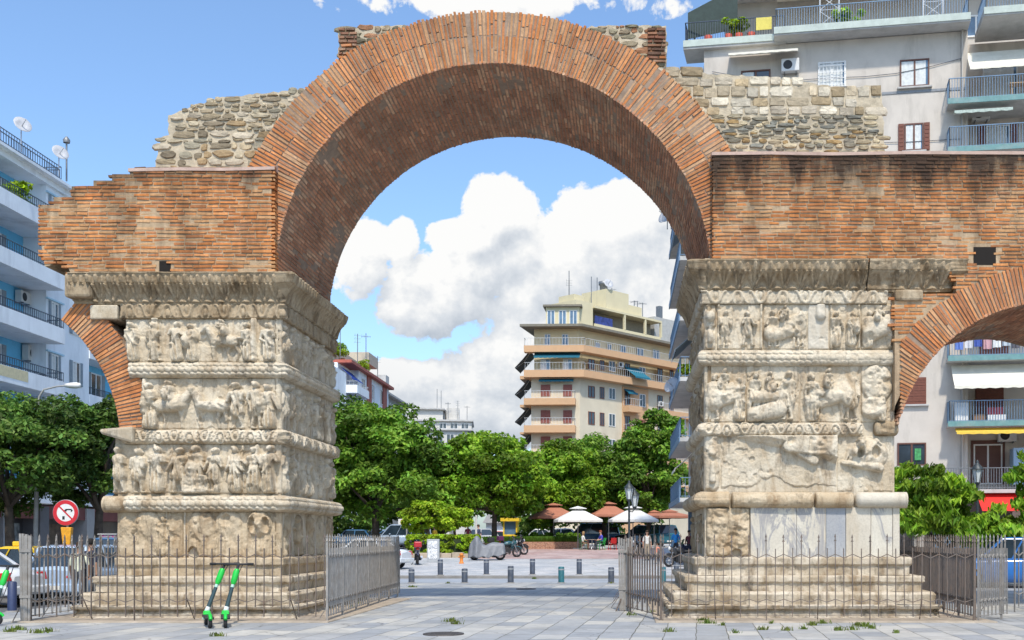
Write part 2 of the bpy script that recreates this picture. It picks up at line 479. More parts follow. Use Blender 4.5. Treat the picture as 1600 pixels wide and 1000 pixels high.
def torus_prof(z0, z1, out, back=-.05, n=12):
    zc, rr = (z0 + z1) / 2, (z1 - z0) / 2
    P = []
    for i in range(n + 1):
        a = -math.pi / 2 + math.pi * i / n
        P.append((back + (out - back) * max(0, math.cos(a)) ** .6, zc + rr * math.sin(a)))
    return P
def scales(p=.15, amp=.035, lean=.5):
    def f(s, v):
        r = v * 5; q = (s / p + lean * v * 3 + .5 * np.floor(r)) % 1.0
        y = r % 1.0
        e = np.clip(1 - (np.abs(q - .5) * 2) ** 2 - (y - .5) ** 2 * 3.2, 0, 1)
        return amp * (np.sqrt(e) - .6) * np.sin(np.pi * v) ** .5
    return f
def palmette(p=.28, v0=.16, v1=.68, amp=.1, flute=8):
    def f(s, v):
        x = ((s / p) % 1.0) - .5; y = (v - v0) / (v1 - v0)
        alt = np.floor(s / p) % 2
        th = np.arctan2(x * 1.5, y + .05); rr = np.hypot(x * 1.75, y)
        leaf = np.clip(np.cos(th * flute) * .55 + .5, .05, 1) * np.clip((.95 + .06 * np.cos(th * flute) - rr) * 9, 0, 1) * (.55 + .5 * rr)
        xx = np.abs(np.abs(x) - .5); egg = np.clip(1 - (xx / .16) ** 2 - ((y - .68) / .26) ** 2, 0, 1) ** .5
        h = np.maximum(leaf, egg * .6)
        m = (y > 0) & (y < 1.0)
        return np.where(m, amp * (h - .35), 0)
    return f
def vine(p=.42, amp=.05):
    def f(s, v):
        x = ((s / p) % 1.0) - .5; sg = np.where(np.floor(s / p) % 2 == 0, 1, -1)
        y = v - .5
        d = np.abs(y * sg - .3 * np.cos(2 * np.pi * x) * .9)
        st = np.clip(1 - (d / .1) ** 2, 0, 1)
        r = np.hypot(x * p / .3, y + .08 * sg)
        ring = np.clip(1 - ((r - .3) / .09) ** 2, 0, 1); ros = np.clip(1 - (r / .15) ** 2, 0, 1)
        leaf = np.clip(np.sin(x * 40) * np.sin(y * 22), 0, 1) * .35
        h = np.maximum.reduce([np.sqrt(st), np.sqrt(ring), np.sqrt(ros), leaf])
        return amp * (h - .45) * (np.abs(y) < .42)
    return f
def flutes(p=.2, amp=.05):
    def f(s, v):
        x = ((s / p) % 1.0) - .5
        m = (v > .15) & (v < .68)
        return np.where(m, -amp + amp * 2 * np.sqrt(np.clip(1 - (x / .42) ** 2, 0, 1)), 0)
    return f
def cornice_prof(zb, zt, out):
    h = zt - zb
    pts = [(-.1, 0), (.05, 0), (.06, .06), (.09, .09), (.11, .2), (.15, .35), (.22, .5), (.3, .6), (.31, .64), (.35, .66), (.37, .72), (.40, .86), (.42, .9), (.42, .97), (.38, 1.0), (-.1, 1.0)]
    return [((o * out / .42) if o > 0 else o, zb + h * k) for o, k in pts]
def flatband(z0, z1, out): return [(-.1, z0), (out * .8, z0), (out, z0 + .04), (out, z1 - .03), (out * .8, z1), (-.1, z1)]

Y1 = D + 4.5
def make_pier(side):
    if side == 'L':
        xl, xr = -11.2, -7.56
        path = lambda e=0., l=xl: [(l, D), (xr, D), (xr, Y1)]
        rows = [(497, 567), (590, 672), (693, 772), (798, 872)]
        lefts = [195, 222, 178, 182]
    else:
        xl, xr = XX(1100), XX(1400)
        path = lambda e=0., r=xr: [(xl, Y1), (xl, D), (r, D), (r, Y1)]
        rows = [(475, 546), (570, 660), (680, 768), (793, 870)]
        lefts = [1100] * 4
    zt = [ZZ(a) for a, b in rows]; zb = [ZZ(b) for a, b in rows]
    mb = MB()
    ztop = ZZ(430) if side == 'L' else ZZ(410)
    zs = [ztop + .1] + zb[:3] + [.9]
    for k in range(4):
        l = XX(lefts[k]) + .02
        mb.box(l, xr - .03, D + .03, Y1 - .03, zs[k + 1] + .001, zs[k] - .001)
    pier = mb.build('pier', M_marble if side == 'L' else M_marble, arch)
    sd = 100 if side == 'L' else 200
    W = 4.5
    for k in range(4):
        h = zt[k] - zb[k]
        x0 = XX(lefts[k]); w = xr - x0
        if side == 'L':
            rl = Relief(w, h, .016, sd + k)
            if k == 0:
                rl.crowd(8, .03, h * .93, horses=((.63, -1),)); rl.frame([w * .2, w * .83], .045, .09)
            elif k == 1:
                rl.crowd(8, .02, h * .92, horses=((.22, 1), (.5, -1)))
                rl.frame([.06], .05, .05)
                w2 = rl._win(w * .44, w * .53, h * .55, h * .95); rl.H[w2] = -.1
            elif k == 2:
                rl.crowd(9, .02, h * .96, back=False)
                rl.cap(w * .5, .05, .16, w * .5, h * .3, .15, .6, .02); rl.frame([w * .255, w * .86], .025, .07)
                w2 = rl._win(w * .43, w * .56, 0.02, h * .36); rl.H[w2] = np.maximum(rl.H[w2], .1)
            else:
                for f, c in ((.06, .1), (.19, .2), (.36, .13), (.52, .2), (.68, .2), (.86, .17)):
                    rl.cap(w * f, h * .12, w * c * .42, w * f, h * .75, w * c * .4, .28, 0)
                rl.crowd(5, .06, h * .85, back=False); rl.H *= .62
                rl.joints([w * .3, w * .41], .16)
                rl.ell(w * .87, h * .72, .26, .3, .1, .02); rl.cut(w * .83, h * .7, .09, .18, .1); rl.cut(w * .91, h * .7, .09, .18, .1)
                rl.cut(w * .47, h * .08, .13, .17, .16)
            rl.joints([w * .62], .02)
            rl.wear(.55 if k < 3 else .75, .35, .06)
            rl.mesh('relief_panel', M_marble if k in (0, 1, 2) else M_tan, (x0, D, zb[k]), (1, 0, 0), (0, -1, 0), pier, 1.9)
            rs = Relief(W, h, .02, sd + 20 + k)
            if k < 3: rs.crowd(9, .02, h * .95, horses=((.7, 1),) if k == 0 else ())
            else:
                for f in (.1, .3, .5, .7, .9): rs.cap(W * f, .05, .3, W * f, h * .7, .28, .35)
                rs.crowd(5, .02, h * .9, back=False)
            rs.wear(.6, .4, .07)
            rs.mesh('relief_panel', M_marble if k < 3 else M_tan, (xr, D, zb[k]), (0, 1, 0), (1, 0, 0), pier, 1.6, -.1)
        else:
            spec = {0: [(1100, 1120, 'pil'), (1120, 1192, 'men'), (1192, 1262, 'horse'), (1262, 1296, 'blank'), (1296, 1345, 'men'), (1345, 1402, 'horse')],
                    1: [(1100, 1166, 'horse'), (1166, 1250, 'fight'), (1250, 1345, 'horse'), (1345, 1396, 'lump')],
                    2: [(1100, 1126, 'pil'), (1126, 1308, 'broken'), (1308, 1396, 'lump2')],
                    3: [(1103, 1172, 'rough')]}[k]
            for j, (p0, p1, kind) in enumerate(spec):
                px0, w = XX(p0), XX(p1) - XX(p0) - .006
                rl = Relief(w, h, .016, sd + k * 10 + j)
                mt = M_marble; sc_ = 1.7; am = .6
                if kind == 'pil':
                    rl.cap(w * .5, .1, w * .42, w * .5, h - .1, w * .42, .3); rl.cap(w * .5, h * .2, .07, w * .5, h * .5, .05, .6, .06); rl.ell(w * .5, h * .72, .1, .12, .06, .05); am = .8
                elif kind == 'men': rl.crowd(2, .08, h * .82, back=False); am = .85; rl.frame([0.02, w - .02], .03, .04)
                elif kind == 'horse':
                    rl.horse(w * .5, .06, h * .85, 0, rl.r.choice((-1, 1))); rl.man(w * .2, .05, h * .8, .02); rl.man(w * .85, .04, h * .75, .02); am = .8
                    rl.cap(w * .2, h * .35, .2, w * .75, h * .55, .22, .45, .02)
                elif kind == 'fight':
                    rl.horse(w * .45, .05, h * .8, 0, 1); rl.man(w * .78, .05, h * .85, .03); rl.cap(w * .1, .15, .16, w * .6, .3, .2, .5, .03); rl.man(w * .15, .2, h * .7, .02); am = .7
                elif kind == 'blank': am = 1; rl.cap(w * .6, h * .75, .12, w * .6, h * .98, .1, .5, 0); mt = M_pale
                elif kind == 'lump':
                    rl.ell(w * .5, h * .68, w * .5, h * .33, .1); rl.ell(w * .4, h * .25, w * .4, h * .2, .14); rl.man(w * .6, .02, h * .5, .05); am = .8
                elif kind == 'lump2':
                    rl.ell(w * .55, h * .66, w * .36, h * .28, .09); rl.cap(w * .1, h * .52, .05, w * .75, h * .42, .1, .8, .04); rl.horse(w * .45, h * .4, h * .6, .03, 1); am = .8
                    rl.cut(w * .4, h * .68, .08, .1, .14); rl.cut(w * .68, h * .7, .1, .14, .2)
                elif kind == 'broken':
                    x = rl.U / w; z = rl.Z / h
                    t = z - (1.02 - .52 * x) + (fbm(rl.U * 3, rl.Z * 3, 5) - .5) * .2
                    rl.H += np.clip(t * 8, 0, 1) * .11
                    t2 = z - (.1 + .18 * np.exp(-((x - .45) / .12) ** 2)) + (fbm(rl.U * 4, rl.Z * 4, 8) - .5) * .1
                    rl.H -= np.clip(-t2 * 10, 0, 1) * .08
                    rl.cap(w * .58, h * .8, .13, w * .95, h * .78, .2, .2, .09); rl.cap(w * .68, h * .7, .1, w * .8, h * .55, .1, .25, .05)
                    rl.cut(w * .82, h * .04, .13, .12, .15); rl.cut(w * .27, h * .57, .06, .06, .08)
                    am = .3
                else:
                    rl.cap(w * .3, .2, .3, w * .3, h - .1, .3, .3); rl.cap(w * .75, .2, .26, w * .75, h - .2, .3, .3); rl.cut(w * .7, .08, .1, .1, .2); mt = M_tan; am = .9
                    rl.H += (fbm(rl.U * 3.2, rl.Z * 3.2, 4) - .5) * .16
                rl.wear(am, .4, .03)
                if kind == 'broken': rl.H += (fbm(rl.U * 5, rl.Z * 5, 44, 4) - .5) * .015
                rl.mesh('relief_panel', mt, (px0, D + (.0 if j % 2 else .012), zb[k]), (1, 0, 0), (0, -1, 0), pier, sc_)
            rs = Relief(W, h, .03, sd + 60 + k); rs.crowd(8, .02, h * .9, back=False); rs.wear(.6, .4, .07)
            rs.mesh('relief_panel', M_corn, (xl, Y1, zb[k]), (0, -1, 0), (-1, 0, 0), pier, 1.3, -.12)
    if side == 'R':
        z0, z1 = ZZ(871), ZZ(793)
        for p0, p1, mt, dy in ((1172, 1244, M_slabw, .0), (1244, 1290, M_slabw, .012), (1290, 1321, M_slabg, .02), (1321, 1360, M_pale, .006), (1360, 1394, M_slabw, .013), (1394, 1405, M_pale, .0)):
            MB().box(XX(p0) + .004, XX(p1) - .004, D - .06 + dy, D + .2, z0, z1).build('marble_slab', mt, pier, bevel=.006)
    # mouldings
    if side == 'L':
        cz0, cz1 = ZZ(477), ZZ(430)
        pc = [(XX(150), D), (xr, D), (xr, Y1)]
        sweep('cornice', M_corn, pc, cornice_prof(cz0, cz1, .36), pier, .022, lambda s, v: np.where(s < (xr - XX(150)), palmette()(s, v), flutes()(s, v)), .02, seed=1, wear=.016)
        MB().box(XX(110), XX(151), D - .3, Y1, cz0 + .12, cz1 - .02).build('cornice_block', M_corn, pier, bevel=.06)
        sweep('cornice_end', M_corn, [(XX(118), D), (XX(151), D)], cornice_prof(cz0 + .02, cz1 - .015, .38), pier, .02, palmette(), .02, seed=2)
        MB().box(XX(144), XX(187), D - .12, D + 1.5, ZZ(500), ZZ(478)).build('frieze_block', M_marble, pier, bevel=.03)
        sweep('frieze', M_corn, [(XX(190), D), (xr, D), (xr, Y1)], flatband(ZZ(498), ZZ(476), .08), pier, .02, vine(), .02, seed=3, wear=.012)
        sweep('torus', M_marble, [(XX(205), D), (xr, D), (xr, Y1)], torus_prof(ZZ(591), ZZ(566), .17), pier, .018, scales(.15, .04), .02, 0, .016, 4)
        sweep('rosette_band', M_marble, [(XX(192), D), (xr, D), (xr, Y1)], torus_prof(ZZ(694), ZZ(671), .15), pier, .018, vine(.34, .05), .02, .05, .016, 5)
        sweep('torus', M_marble, [(XX(200), D), (xr, D), (xr, Y1)], torus_prof(ZZ(800), ZZ(774), .24), pier, .018, scales(.17, .04), .02, 0, .014, 6)
        sweep('torus_end', M_tan, [(XX(162), D), (XX(202), D)], torus_prof(ZZ(801), ZZ(775), .23), pier, .02, None, .02, .16, .008, 7)
        MB().tube([(XX(164), D - .0, ZZ(788)), (XX(205), D - .0, ZZ(787.5))], .185, 16).build('torus_core', M_tan, pier)
        steps = [(.36, .885, 1.29, 182, 441), (.66, .55, .887, 148, 452), (.96, .288, .552, 128, 460), (1.3, -.02, .29, 110, 465)]
    else:
        cz0, cz1 = ZZ(456), ZZ(410)
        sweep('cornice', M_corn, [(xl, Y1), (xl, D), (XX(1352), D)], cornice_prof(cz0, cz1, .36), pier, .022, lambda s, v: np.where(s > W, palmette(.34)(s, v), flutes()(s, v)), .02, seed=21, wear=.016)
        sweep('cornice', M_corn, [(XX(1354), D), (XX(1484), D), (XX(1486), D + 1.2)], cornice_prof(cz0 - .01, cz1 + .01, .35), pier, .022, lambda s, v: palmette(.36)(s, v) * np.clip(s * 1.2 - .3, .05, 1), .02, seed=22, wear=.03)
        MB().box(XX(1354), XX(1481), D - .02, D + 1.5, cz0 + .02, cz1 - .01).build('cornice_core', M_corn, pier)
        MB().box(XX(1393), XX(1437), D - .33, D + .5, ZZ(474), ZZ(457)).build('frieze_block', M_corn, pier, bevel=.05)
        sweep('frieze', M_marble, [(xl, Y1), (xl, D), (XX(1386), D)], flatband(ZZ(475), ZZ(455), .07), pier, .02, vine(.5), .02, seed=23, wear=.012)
        sweep('torus', M_marble, [(xl, Y1), (xl, D), (XX(1403), D)], torus_prof(ZZ(572), ZZ(547), .15), pier, .018, lambda s, v: scales(.16, .04)(s, v) * np.where((s > W) & (s < W + 2.4), 1, .3), .02, .06, .018, 24)
        sweep('rosette_band', M_marble, [(xl, Y1), (xl, D), (XX(1348), D)], torus_prof(ZZ(682), ZZ(660), .13), pier, .018, vine(.4, .05), .02, .05, .018, 25)
        sweep('band_fragment', M_corn, [(XX(1364), D), (XX(1404), D)], torus_prof(ZZ(681), ZZ(658), .16), pier, .018, None, .02, .08, .03, 27)
        for a, b, mt, oo, sd2 in ((1142, 1271, M_tan, .235, 32), (1272, 1333, M_tan, .22, 33), (1334, 1418, M_pale, .235, 34)):
            sweep('torus', mt, [(XX(a), D), (XX(b), D)], torus_prof(ZZ(794), ZZ(769), oo), pier, .018, None, .02, .05 if b < 1400 else .14, .022 if b < 1330 else .006, sd2)
        sweep('torus', M_tan, [(xl, Y1), (xl, D), (XX(1141), D)], torus_prof(ZZ(793), ZZ(768), .23), pier, .018, None, .02, .05, .02, 31)
        MB().tube([(XX(1398), D, ZZ(781.5)), (XX(1416), D, ZZ(781.5))], .18, 16).build('torus_core', M_pale, pier)
        steps = [(.36, .9, 1.3, 1087, 1424), (.66, .56, .902, 1072, 1442), (.96, .3, .562, 1052, 1462), (1.3, -.02, .302, 1043, 1472)]
    for k, (p, z0, z1, pl, pr) in enumerate(steps):
        y = D - p; a, b = (pl - CX) * y / F, (pr - CX) * y / F
        h = z1 - z0; rr = (.05, .04, .05, .07)[k]
        if k in (0, 1): pf = [(-.3, z0), (-.03, z0), (-.02, z0 + .5 * h), (0, z0 + .55 * h), (.03, z0 + .6 * h), (.03, z1 - .02), (.0, z1), (-.9, z1 + .01)]
        elif k == 2: pf = [(-.3, z0), (-.02, z0), (0, z0 + .1), (.02, z1 - .05), (-.03, z1), (-.9, z1 + .01)]
        else: pf = [(-.3, z0), (0, z0), (0, z0 + .07), (-.06, z0 + .1), (-.14, z0 + .2), (-.1, z1 - .1), (-.01, z1 - .08), (.01, z1 - .02), (-.02, z1), (-.9, z1 + .01)]
        pb = D + 4.5 + p * .7
        sweep('plinth_step', M_step if side == 'R' or k else M_tan, [(a, pb), (a, y), (b, y), (b, pb)], pf, pier, .03, None, .03, 0, (.022, .025, .022, .03)[k], 300 + k + sd)
    return pier
pier_l = make_pier('L'); pier_r = make_pier('R')
# back halves stay plain: far side boxes close the plinths
# third pier beyond the small arch
mb = MB()
mb.box(XX(1885), XX(2180), D + .02, Y1, 0, ZZ(410)); mb.box(XX(1860), XX(2205), D - .5, Y1 + .5, 0, 1.2); mb.box(XX(1865), XX(2200), D - .35, Y1 + .3, ZZ(440), ZZ(411))
mb.build('pier', M_marble, arch, bevel=.04)

# ---------------------------------------------------------------- brickwork as single bricks over mortar
PAL = [(.54, .225, .085), (.50, .195, .07), (.57, .25, .10), (.46, .18, .068), (.52, .24, .105), (.43, .18, .08), (.50, .28, .145), (.53, .21, .075), (.50, .31, .18), (.44, .25, .13)]
PALD = [(.20, .10, .065), (.15, .075, .05), (.25, .13, .08), (.12, .07, .05), (.30, .18, .12), (.19, .085, .055)]
def inpoly(x, y, poly):
    c = False; j = len(poly) - 1
    for i in range(len(poly)):
        xi, yi = poly[i]; xj, yj = poly[j]
        if (yi > y) != (yj > y) and x < (xj - xi) * (y - yi) / (yj - yi) + xi: c = not c
        j = i
    return c
def lay(mb, fn, u0, u1, v0, v1, L=.36, pitch=.083, thick=.05, inside=None, pal=PAL, seed=0, jit=.006, proud=(.008, .026), miss=.01, back=-.09, nvar=.5):
    r = random.Random(seed); v = v0 + pitch / 2
    while v < v1:
        u = u0 - r.random() * L
        th = thick * r.uniform(.85, 1.12)
        while u < u1:
            l = L * r.uniform(.62, 1.2); a, b = max(u, u0), min(u + l - .022, u1); u += l
            if b - a < .04: continue
            uc = (a + b) / 2
            if inside and not inside(uc, v): continue
            if r.random() < miss: continue
            ero = float(fbm(np.array([uc * 1.1]), np.array([v * 2.2]), seed + 60, 3)[0])
            w = r.uniform(*proud) - min(max(0, ero - .6) * .12, .012)
            c = pal[int(min(len(pal) - 1, max(0, (r.random() * .45 + (ero - .18) * .85) * len(pal))))]
            k = r.uniform(1 - .3 * nvar, 1 + .28 * nvar); c = tuple(x * k for x in c)
            J = lambda: r.uniform(-jit, jit)
            z0, z1 = v - th / 2, v + th / 2
            sl = r.uniform(-.006, .006)
            vs = [fn(a + J(), z0 + J() - sl, back), fn(b + J(), z0 + J() + sl, back), fn(b + J(), z1 + J() + sl, back), fn(a + J(), z1 + J() - sl, back),
                  fn(a + J(), z0 + J() - sl, w + J()), fn(b + J(), z0 + J() + sl, w + J()), fn(b + J(), z1 + J() + sl, w + J()), fn(a + J(), z1 + J() - sl, w + J())]
            mb.hexa(vs, 0, c)
        v += pitch
    return mb
def coregrid(mb, fn, us, vs, w=0., amp=.012, seed=0, col=(1, 1, 1)):
    pass

acx0, Ri0 = XX(771), 341 / S
YW = D - .25      # brick haunch walls stand proud of the ring
def wallmap(Y): return lambda u, v, w: (u, Y - w, v)
WS = lambda poly: [((px - CX) * YW / F, ZZ(py, YW)) for px, py in poly]
def brickwall(polypx, mat, seed, holes=(), coremat=M_mortar, extra=None):
    poly = WS(polypx)
    xe0, xe1 = acx0 - Ri0 + .012, acx0 + Ri0 - .012
    cl_ = lambda x: (min(x, xe0 - .02) if x < acx0 else max(x, xe1 + .03))
    core = MB(); core.prism([(cl_(x), 0, z) for x, z in poly], (0, YW, 0), (0, D + 4.7, 0))
    xs = [p[0] for p in poly]; zs = [p[1] for p in poly]
    hs = [[((a - CX) * YW / F, ZZ(b, YW)) for a, b in h] for h in holes]
    mb = MB()
    def ins(u, v):
        return inpoly(u, v, poly) and not any(inpoly(u, v, h) for h in hs) and (extra is None or extra(u, v))
    lay(mb, wallmap(YW), min(xs), max(xs), min(zs), max(zs), inside=ins, seed=seed)
    # return of the proud face beside the ring
    xe = max(xs) if max(xs) < acx0 else min(xs); sg = 1 if xe < acx0 else -1
    lay(mb, lambda u, v, w: (xe + sg * (w - .03), u, v), YW + .02, D + .02, (min(zs) if xe < acx0 else ZZ(409, YW)), max(zs) if xe > acx0 else ZZ(262, YW), L=.2, seed=seed + 3)
    o = mb.build('brick_wall', mat, arch, colattr=True)
    core.build('wall_core', M_mortl if mat is M_brick else M_mortr, o)
    return o, poly
wl, polyL = brickwall([(60, 322), (84, 322), (84, 308), (112, 308), (112, 291), (146, 291), (146, 282), (175, 282), (175, 272), (203, 272), (203, 263), (430, 262), (430, 429), (112, 431), (104, 412), (88, 402), (78, 415), (70, 416), (64, 380)], M_brick, 1, holes=[[(247, 406), (268, 406), (268, 432), (247, 432)]])
rcx, rcy, ri, ro = 1640., 722., 247., 302.
rc = (XX(rcx), ZZ(rcy))
def not_small_arch(u, v): return math.hypot(u - rc[0], v - rc[1]) > (ro + 1) / S
arcpts = []
for k in range(0, 19):
    a = R(180 - 10 * k)
    arcpts.append((rcx + (ri + 10) * math.cos(a), rcy - (ri + 10) * math.sin(a)))
wr, polyR = brickwall([(1113, 239), (1250, 238), (2250, 236), (2250, 640), (1912, 640)] + [p for p in arcpts[::-1] if p[1] < 640] + [(1398, 640), (1398, 459), (1494, 459), (1494, 408), (1113, 408)], M_brickr, 2, holes=[[(1520, 384), (1556, 384), (1558, 414), (1520, 414)]], extra=not_small_arch)
# putlog holes: near-black blocks, the shade inside painted as colour
for (a, b, c, d), w in (((249, 408, 267, 431), wl), ((1521, 386, 1556, 414), wr)):
    MB().box((a - CX) * YW / F, (c - CX) * YW / F, YW - .006, YW + .3, ZZ(d, YW), ZZ(b, YW)).build('putlog_hole', pm('hole_shade', (.012, .009, .007), 1, .1), w)
# sloping mortar cappings on top of the haunch walls
def capping(pts, zback, w):
    mb = MB()
    n = len(pts)
    fr = [((px - CX) * (YW - .03) / F, YW - .03, ZZ(py, YW)) for px, py in pts]
    bk = [(x, D + .4, z + zback) for x, y, z in fr]
    lo = [(x, y, z - .07) for x, y, z in fr]
    for i in range(n - 1):
        mb.hexa([lo[i], lo[i + 1], (bk[i + 1][0], bk[i + 1][1], lo[i + 1][2]), (bk[i][0], bk[i][1], lo[i][2]), fr[i], fr[i + 1], bk[i + 1], bk[i]])
    return mb.build('capping', M_cap, w)
capping([(200, 263.5), (280, 262), (350, 262.5), (429, 260.5)], .22, wl)
capping([(1112, 238), (1200, 237), (1300, 238.5), (1420, 236.5), (1610, 237), (2250, 236)], .1, wr)

# main ring + vault
acx, acy = XX(771), ZZ(440)
Ri, Ro = 341 / S, 423 / S
def ringmap(cx, cz, Y): return lambda u, v, w: (cx - u * math.cos(v), Y - w, cz + u * math.sin(v))
def ring(name, cx, cz, r0, r1, a0, a1, Yf, Yb, mat, seed, split, pal=PAL, core=True, vault=True, vmat=None, vpal=PALD, clip=None):
    lim = lambda t: 1e9 if clip is None or (clip - cx) * -math.cos(t) <= 0 else abs((clip - cx) / math.cos(t))
    mb = MB(); rm = (r0 + r1) / 2
    fn = lambda u, v, w: (cx - u * math.cos(v / rm), Yf - w, cz + u * math.sin(v / rm))
    r = random.Random(seed)
    prev = r0
    bounds = [r0] + split + [r1]
    v = a0 * rm
    pitch = .083
    while v < a1 * rm:
        edge_o = r1 + (vnoise(np.array([v * .9]), np.array([seed + .5]), 3)[0] - .5) * .12 + (r.random() - .5) * .05
        edge_i = r0 + r.random() * .012
        big = float(fbm(np.array([v * .5]), np.array([3.3]), seed, 3)[0])
        for k in range(len(bounds) - 1):
            u0 = edge_i if k == 0 else bounds[k] + .012 + r.uniform(-.02, .02)
            u1 = edge_o if k == len(bounds) - 2 else bounds[k + 1] - .012 + r.uniform(-.02, .02)
            if r.random() < .012: continue
            th = .05 * r.uniform(.85, 1.15)
            segs = [(u0, u1)]
            if r.random() < .35: m_ = r.uniform(.35, .65); segs = [(u0, u0 + (u1 - u0) * m_ - .01), (u0 + (u1 - u0) * m_ + .01, u1)]
            for sa, sb in segs:
                sb = min(sb, lim(v / rm))
                if sb - sa < .04: continue
                w = r.uniform(.01, .03); J = lambda: r.uniform(-.006, .006)
                e2 = float(fbm(np.array([v * .8]), np.array([sa * 2.0]), seed + 5, 3)[0])
                w -= min(max(0, e2 - .6) * .12, .012)
                c = pal[int(min(len(pal) - 1, max(0, (r.random() * .45 + (e2 - .18) * .85) * len(pal))))]
                q = r.uniform(.85, 1.15); c = tuple(x * q for x in c)
                g = th / 2
                vs = [fn(sa, v - g + J(), -.1), fn(sb, v - g + J(), -.1), fn(sb, v + g + J(), -.1), fn(sa, v + g + J(), -.1),
                      fn(sa + J(), v - g + J(), w), fn(sb + J(), v - g + J(), w + J()), fn(sb + J(), v + g + J(), w), fn(sa + J(), v + g + J(), w + J())]
                mb.hexa(vs, 0, c)
        v += pitch
    o = mb.build(name, mat, arch, colattr=True)
    n = 96; cv = []; 
    mc = MB()
    for i in range(n + 1):
        t = a0 + (a1 - a0) * i / n
        ro_ = max(r0 + .02, min(r1 - .03, lim(t) - .03))
        for rr_, yy in ((r0 + .004, Yf), (ro_, Yf), (ro_, Yb), (r0 + .004, Yb)):
            cv.append((cx - rr_ * math.cos(t), yy, cz + rr_ * math.sin(t)))
    fs = []
    for i in range(n):
        for k in range(4):
            fs.append((i * 4 + k, i * 4 + (k + 1) % 4, (i + 1) * 4 + (k + 1) % 4, (i + 1) * 4 + k))
    fs += [(0, 1, 2, 3), (n * 4 + 3, n * 4 + 2, n * 4 + 1, n * 4)]
    mc.add(cv, fs); mc.build('ring_core', M_mortar if vmat is None else M_mortard, o)
    if vault:
        mv = MB()
        fv = lambda u, v, w: (cx - (r0 - w) * math.cos(v / r0), u, cz + (r0 - w) * math.sin(v / r0))
        lay(mv, fv, Yf - .012, Yb, a0 * r0, a1 * r0, L=.42, pitch=.085, thick=.055, pal=vpal, jit=.004, seed=seed + 9, back=-.05, proud=(.002, .014), miss=.02)
        mv.build('vault', vmat, o, colattr=True)
    return o
PALV = [(.28, .145, .092), (.33, .16, .10), (.37, .18, .105), (.42, .205, .12), (.47, .25, .15), (.52, .32, .20), (.56, .37, .25)]
rg = ring('arch_ring', acx, acy, Ri, Ro, R(-2), R(182), D, D + 4.5, M_ring, 31, [Ri + .62], vmat=M_vault, vpal=PALV)
ring('arch_ring', rc[0], rc[1], ri / S, ro / S, R(13), R(166), D - .26, D + 4.4, M_ring, 41, [], vmat=M_vault, vpal=PALV, clip=XX(1402))
# broken springing of the lost left arch
ring('arch_ring', XX(-55), ZZ(690), 243 / S, 294 / S, R(129), R(176), D - .02, D + 4.2, M_ring, 51, [], vmat=M_vault, vpal=PALD, clip=XX(226))
mb = MB(); mb.hexa([(XX(168), D - .35, ZZ(680)), (XX(215), D - .25, ZZ(694)), (XX(215), D + 4, ZZ(694)), (XX(168), D + 4, ZZ(680)), (XX(166), D - .38, ZZ(673)), (XX(216), D - .3, ZZ(668)), (XX(216), D + 4, ZZ(668)), (XX(166), D + 4, ZZ(673))])
mb.build('impost_block', M_marble, arch, bevel=.05)

# rubble masonry : single stones set in mortar
def rubble(name, polypx, Y, seed, yb, size=(.08, .38), hh=(.055, .19), pal=None, blocks=None, depth=.042):
    poly = [((px - CX) * Y / F, ZZ(py, Y)) for px, py in polypx]
    r = random.Random(seed)
    pal = pal or [(.36, .29, .19), (.29, .235, .15), (.42, .34, .22), (.25, .205, .14), (.46, .39, .27), (.33, .235, .13), (.29, .26, .19), (.5, .43, .32)]
    xs = [p[0] for p in poly]; zs = [p[1] for p in poly]
    mb = MB(); z = min(zs)
    while z < max(zs):
        h = r.uniform(*hh); big = blocks and blocks(z)
        if big: h = r.uniform(.14, .27)
        x = min(xs) - r.random() * .2
        while x < max(xs):
            w = (r.uniform(.18, .55) if big else r.uniform(*size) * (1 + .5 * (h > .12)))
            cx_, cz_ = x + w / 2, z + h / 2 + r.uniform(-.03, .03)
            x += w + (.015 if big else .0)
            if not inpoly(cx_, cz_, poly): continue
            if r.random() < .04: continue
            n = 12 if big else 9; a0 = r.random() * 6
            c = r.choice(((.54, .47, .36), (.58, .52, .41), (.48, .40, .28), (.40, .31, .19), (.55, .49, .38))) if big else r.choice(pal)
            k = r.uniform(.75, 1.3); c = tuple(v * k for v in c)
            d = depth * r.uniform(.3, 1.1)
            o1, o2 = [], []
            for i in range(n):
                a = 2 * math.pi * i / n + (.26 if big else a0)
                ca, sa = math.cos(a), math.sin(a)
                p_ = 9.0 if big else 3.4
                rad = 1 / ((abs(ca) ** p_ + abs(sa) ** p_) ** (1 / p_)) * (r.uniform(.93, 1.05) if big else r.uniform(.78, 1.06))
                o1.append((cx_ + ca * rad * w * .53, Y + .03, cz_ + sa * rad * h * .54))
                o2.append((cx_ + ca * rad * w * .43, Y - d + r.uniform(-.012, .012), cz_ + sa * rad * h * .42))
            vs = o1 + o2 + [(cx_, Y - d * 1.15, cz_)]
            fs = [(i, (i + 1) % n, n + (i + 1) % n, n + i) for i in range(n)] + [(n + i, n + (i + 1) % n, 2 * n) for i in range(n)]
            mb.add(vs, fs, 0, False, c)
        z += h
    o = mb.build(name, M_rub, arch, colattr=True)
    # mortar body with a ragged edge
    pts = []
    for i in range(len(poly)):
        a, b = poly[i], poly[(i + 1) % len(poly)]
        L = math.hypot(b[0] - a[0], b[1] - a[1]); m = max(1, int(L / .09))
        for k in range(m):
            t = k / m; j = .03 if k else 0
            pts.append((a[0] + (b[0] - a[0]) * t + r.uniform(-j, j), 0, a[1] + (b[1] - a[1]) * t + r.uniform(-j, j)))
    MB().prism(pts, (0, Y, 0), (0, yb, 0)).build('rubble_core', M_rubm, o)
    return o
YR = D + .3
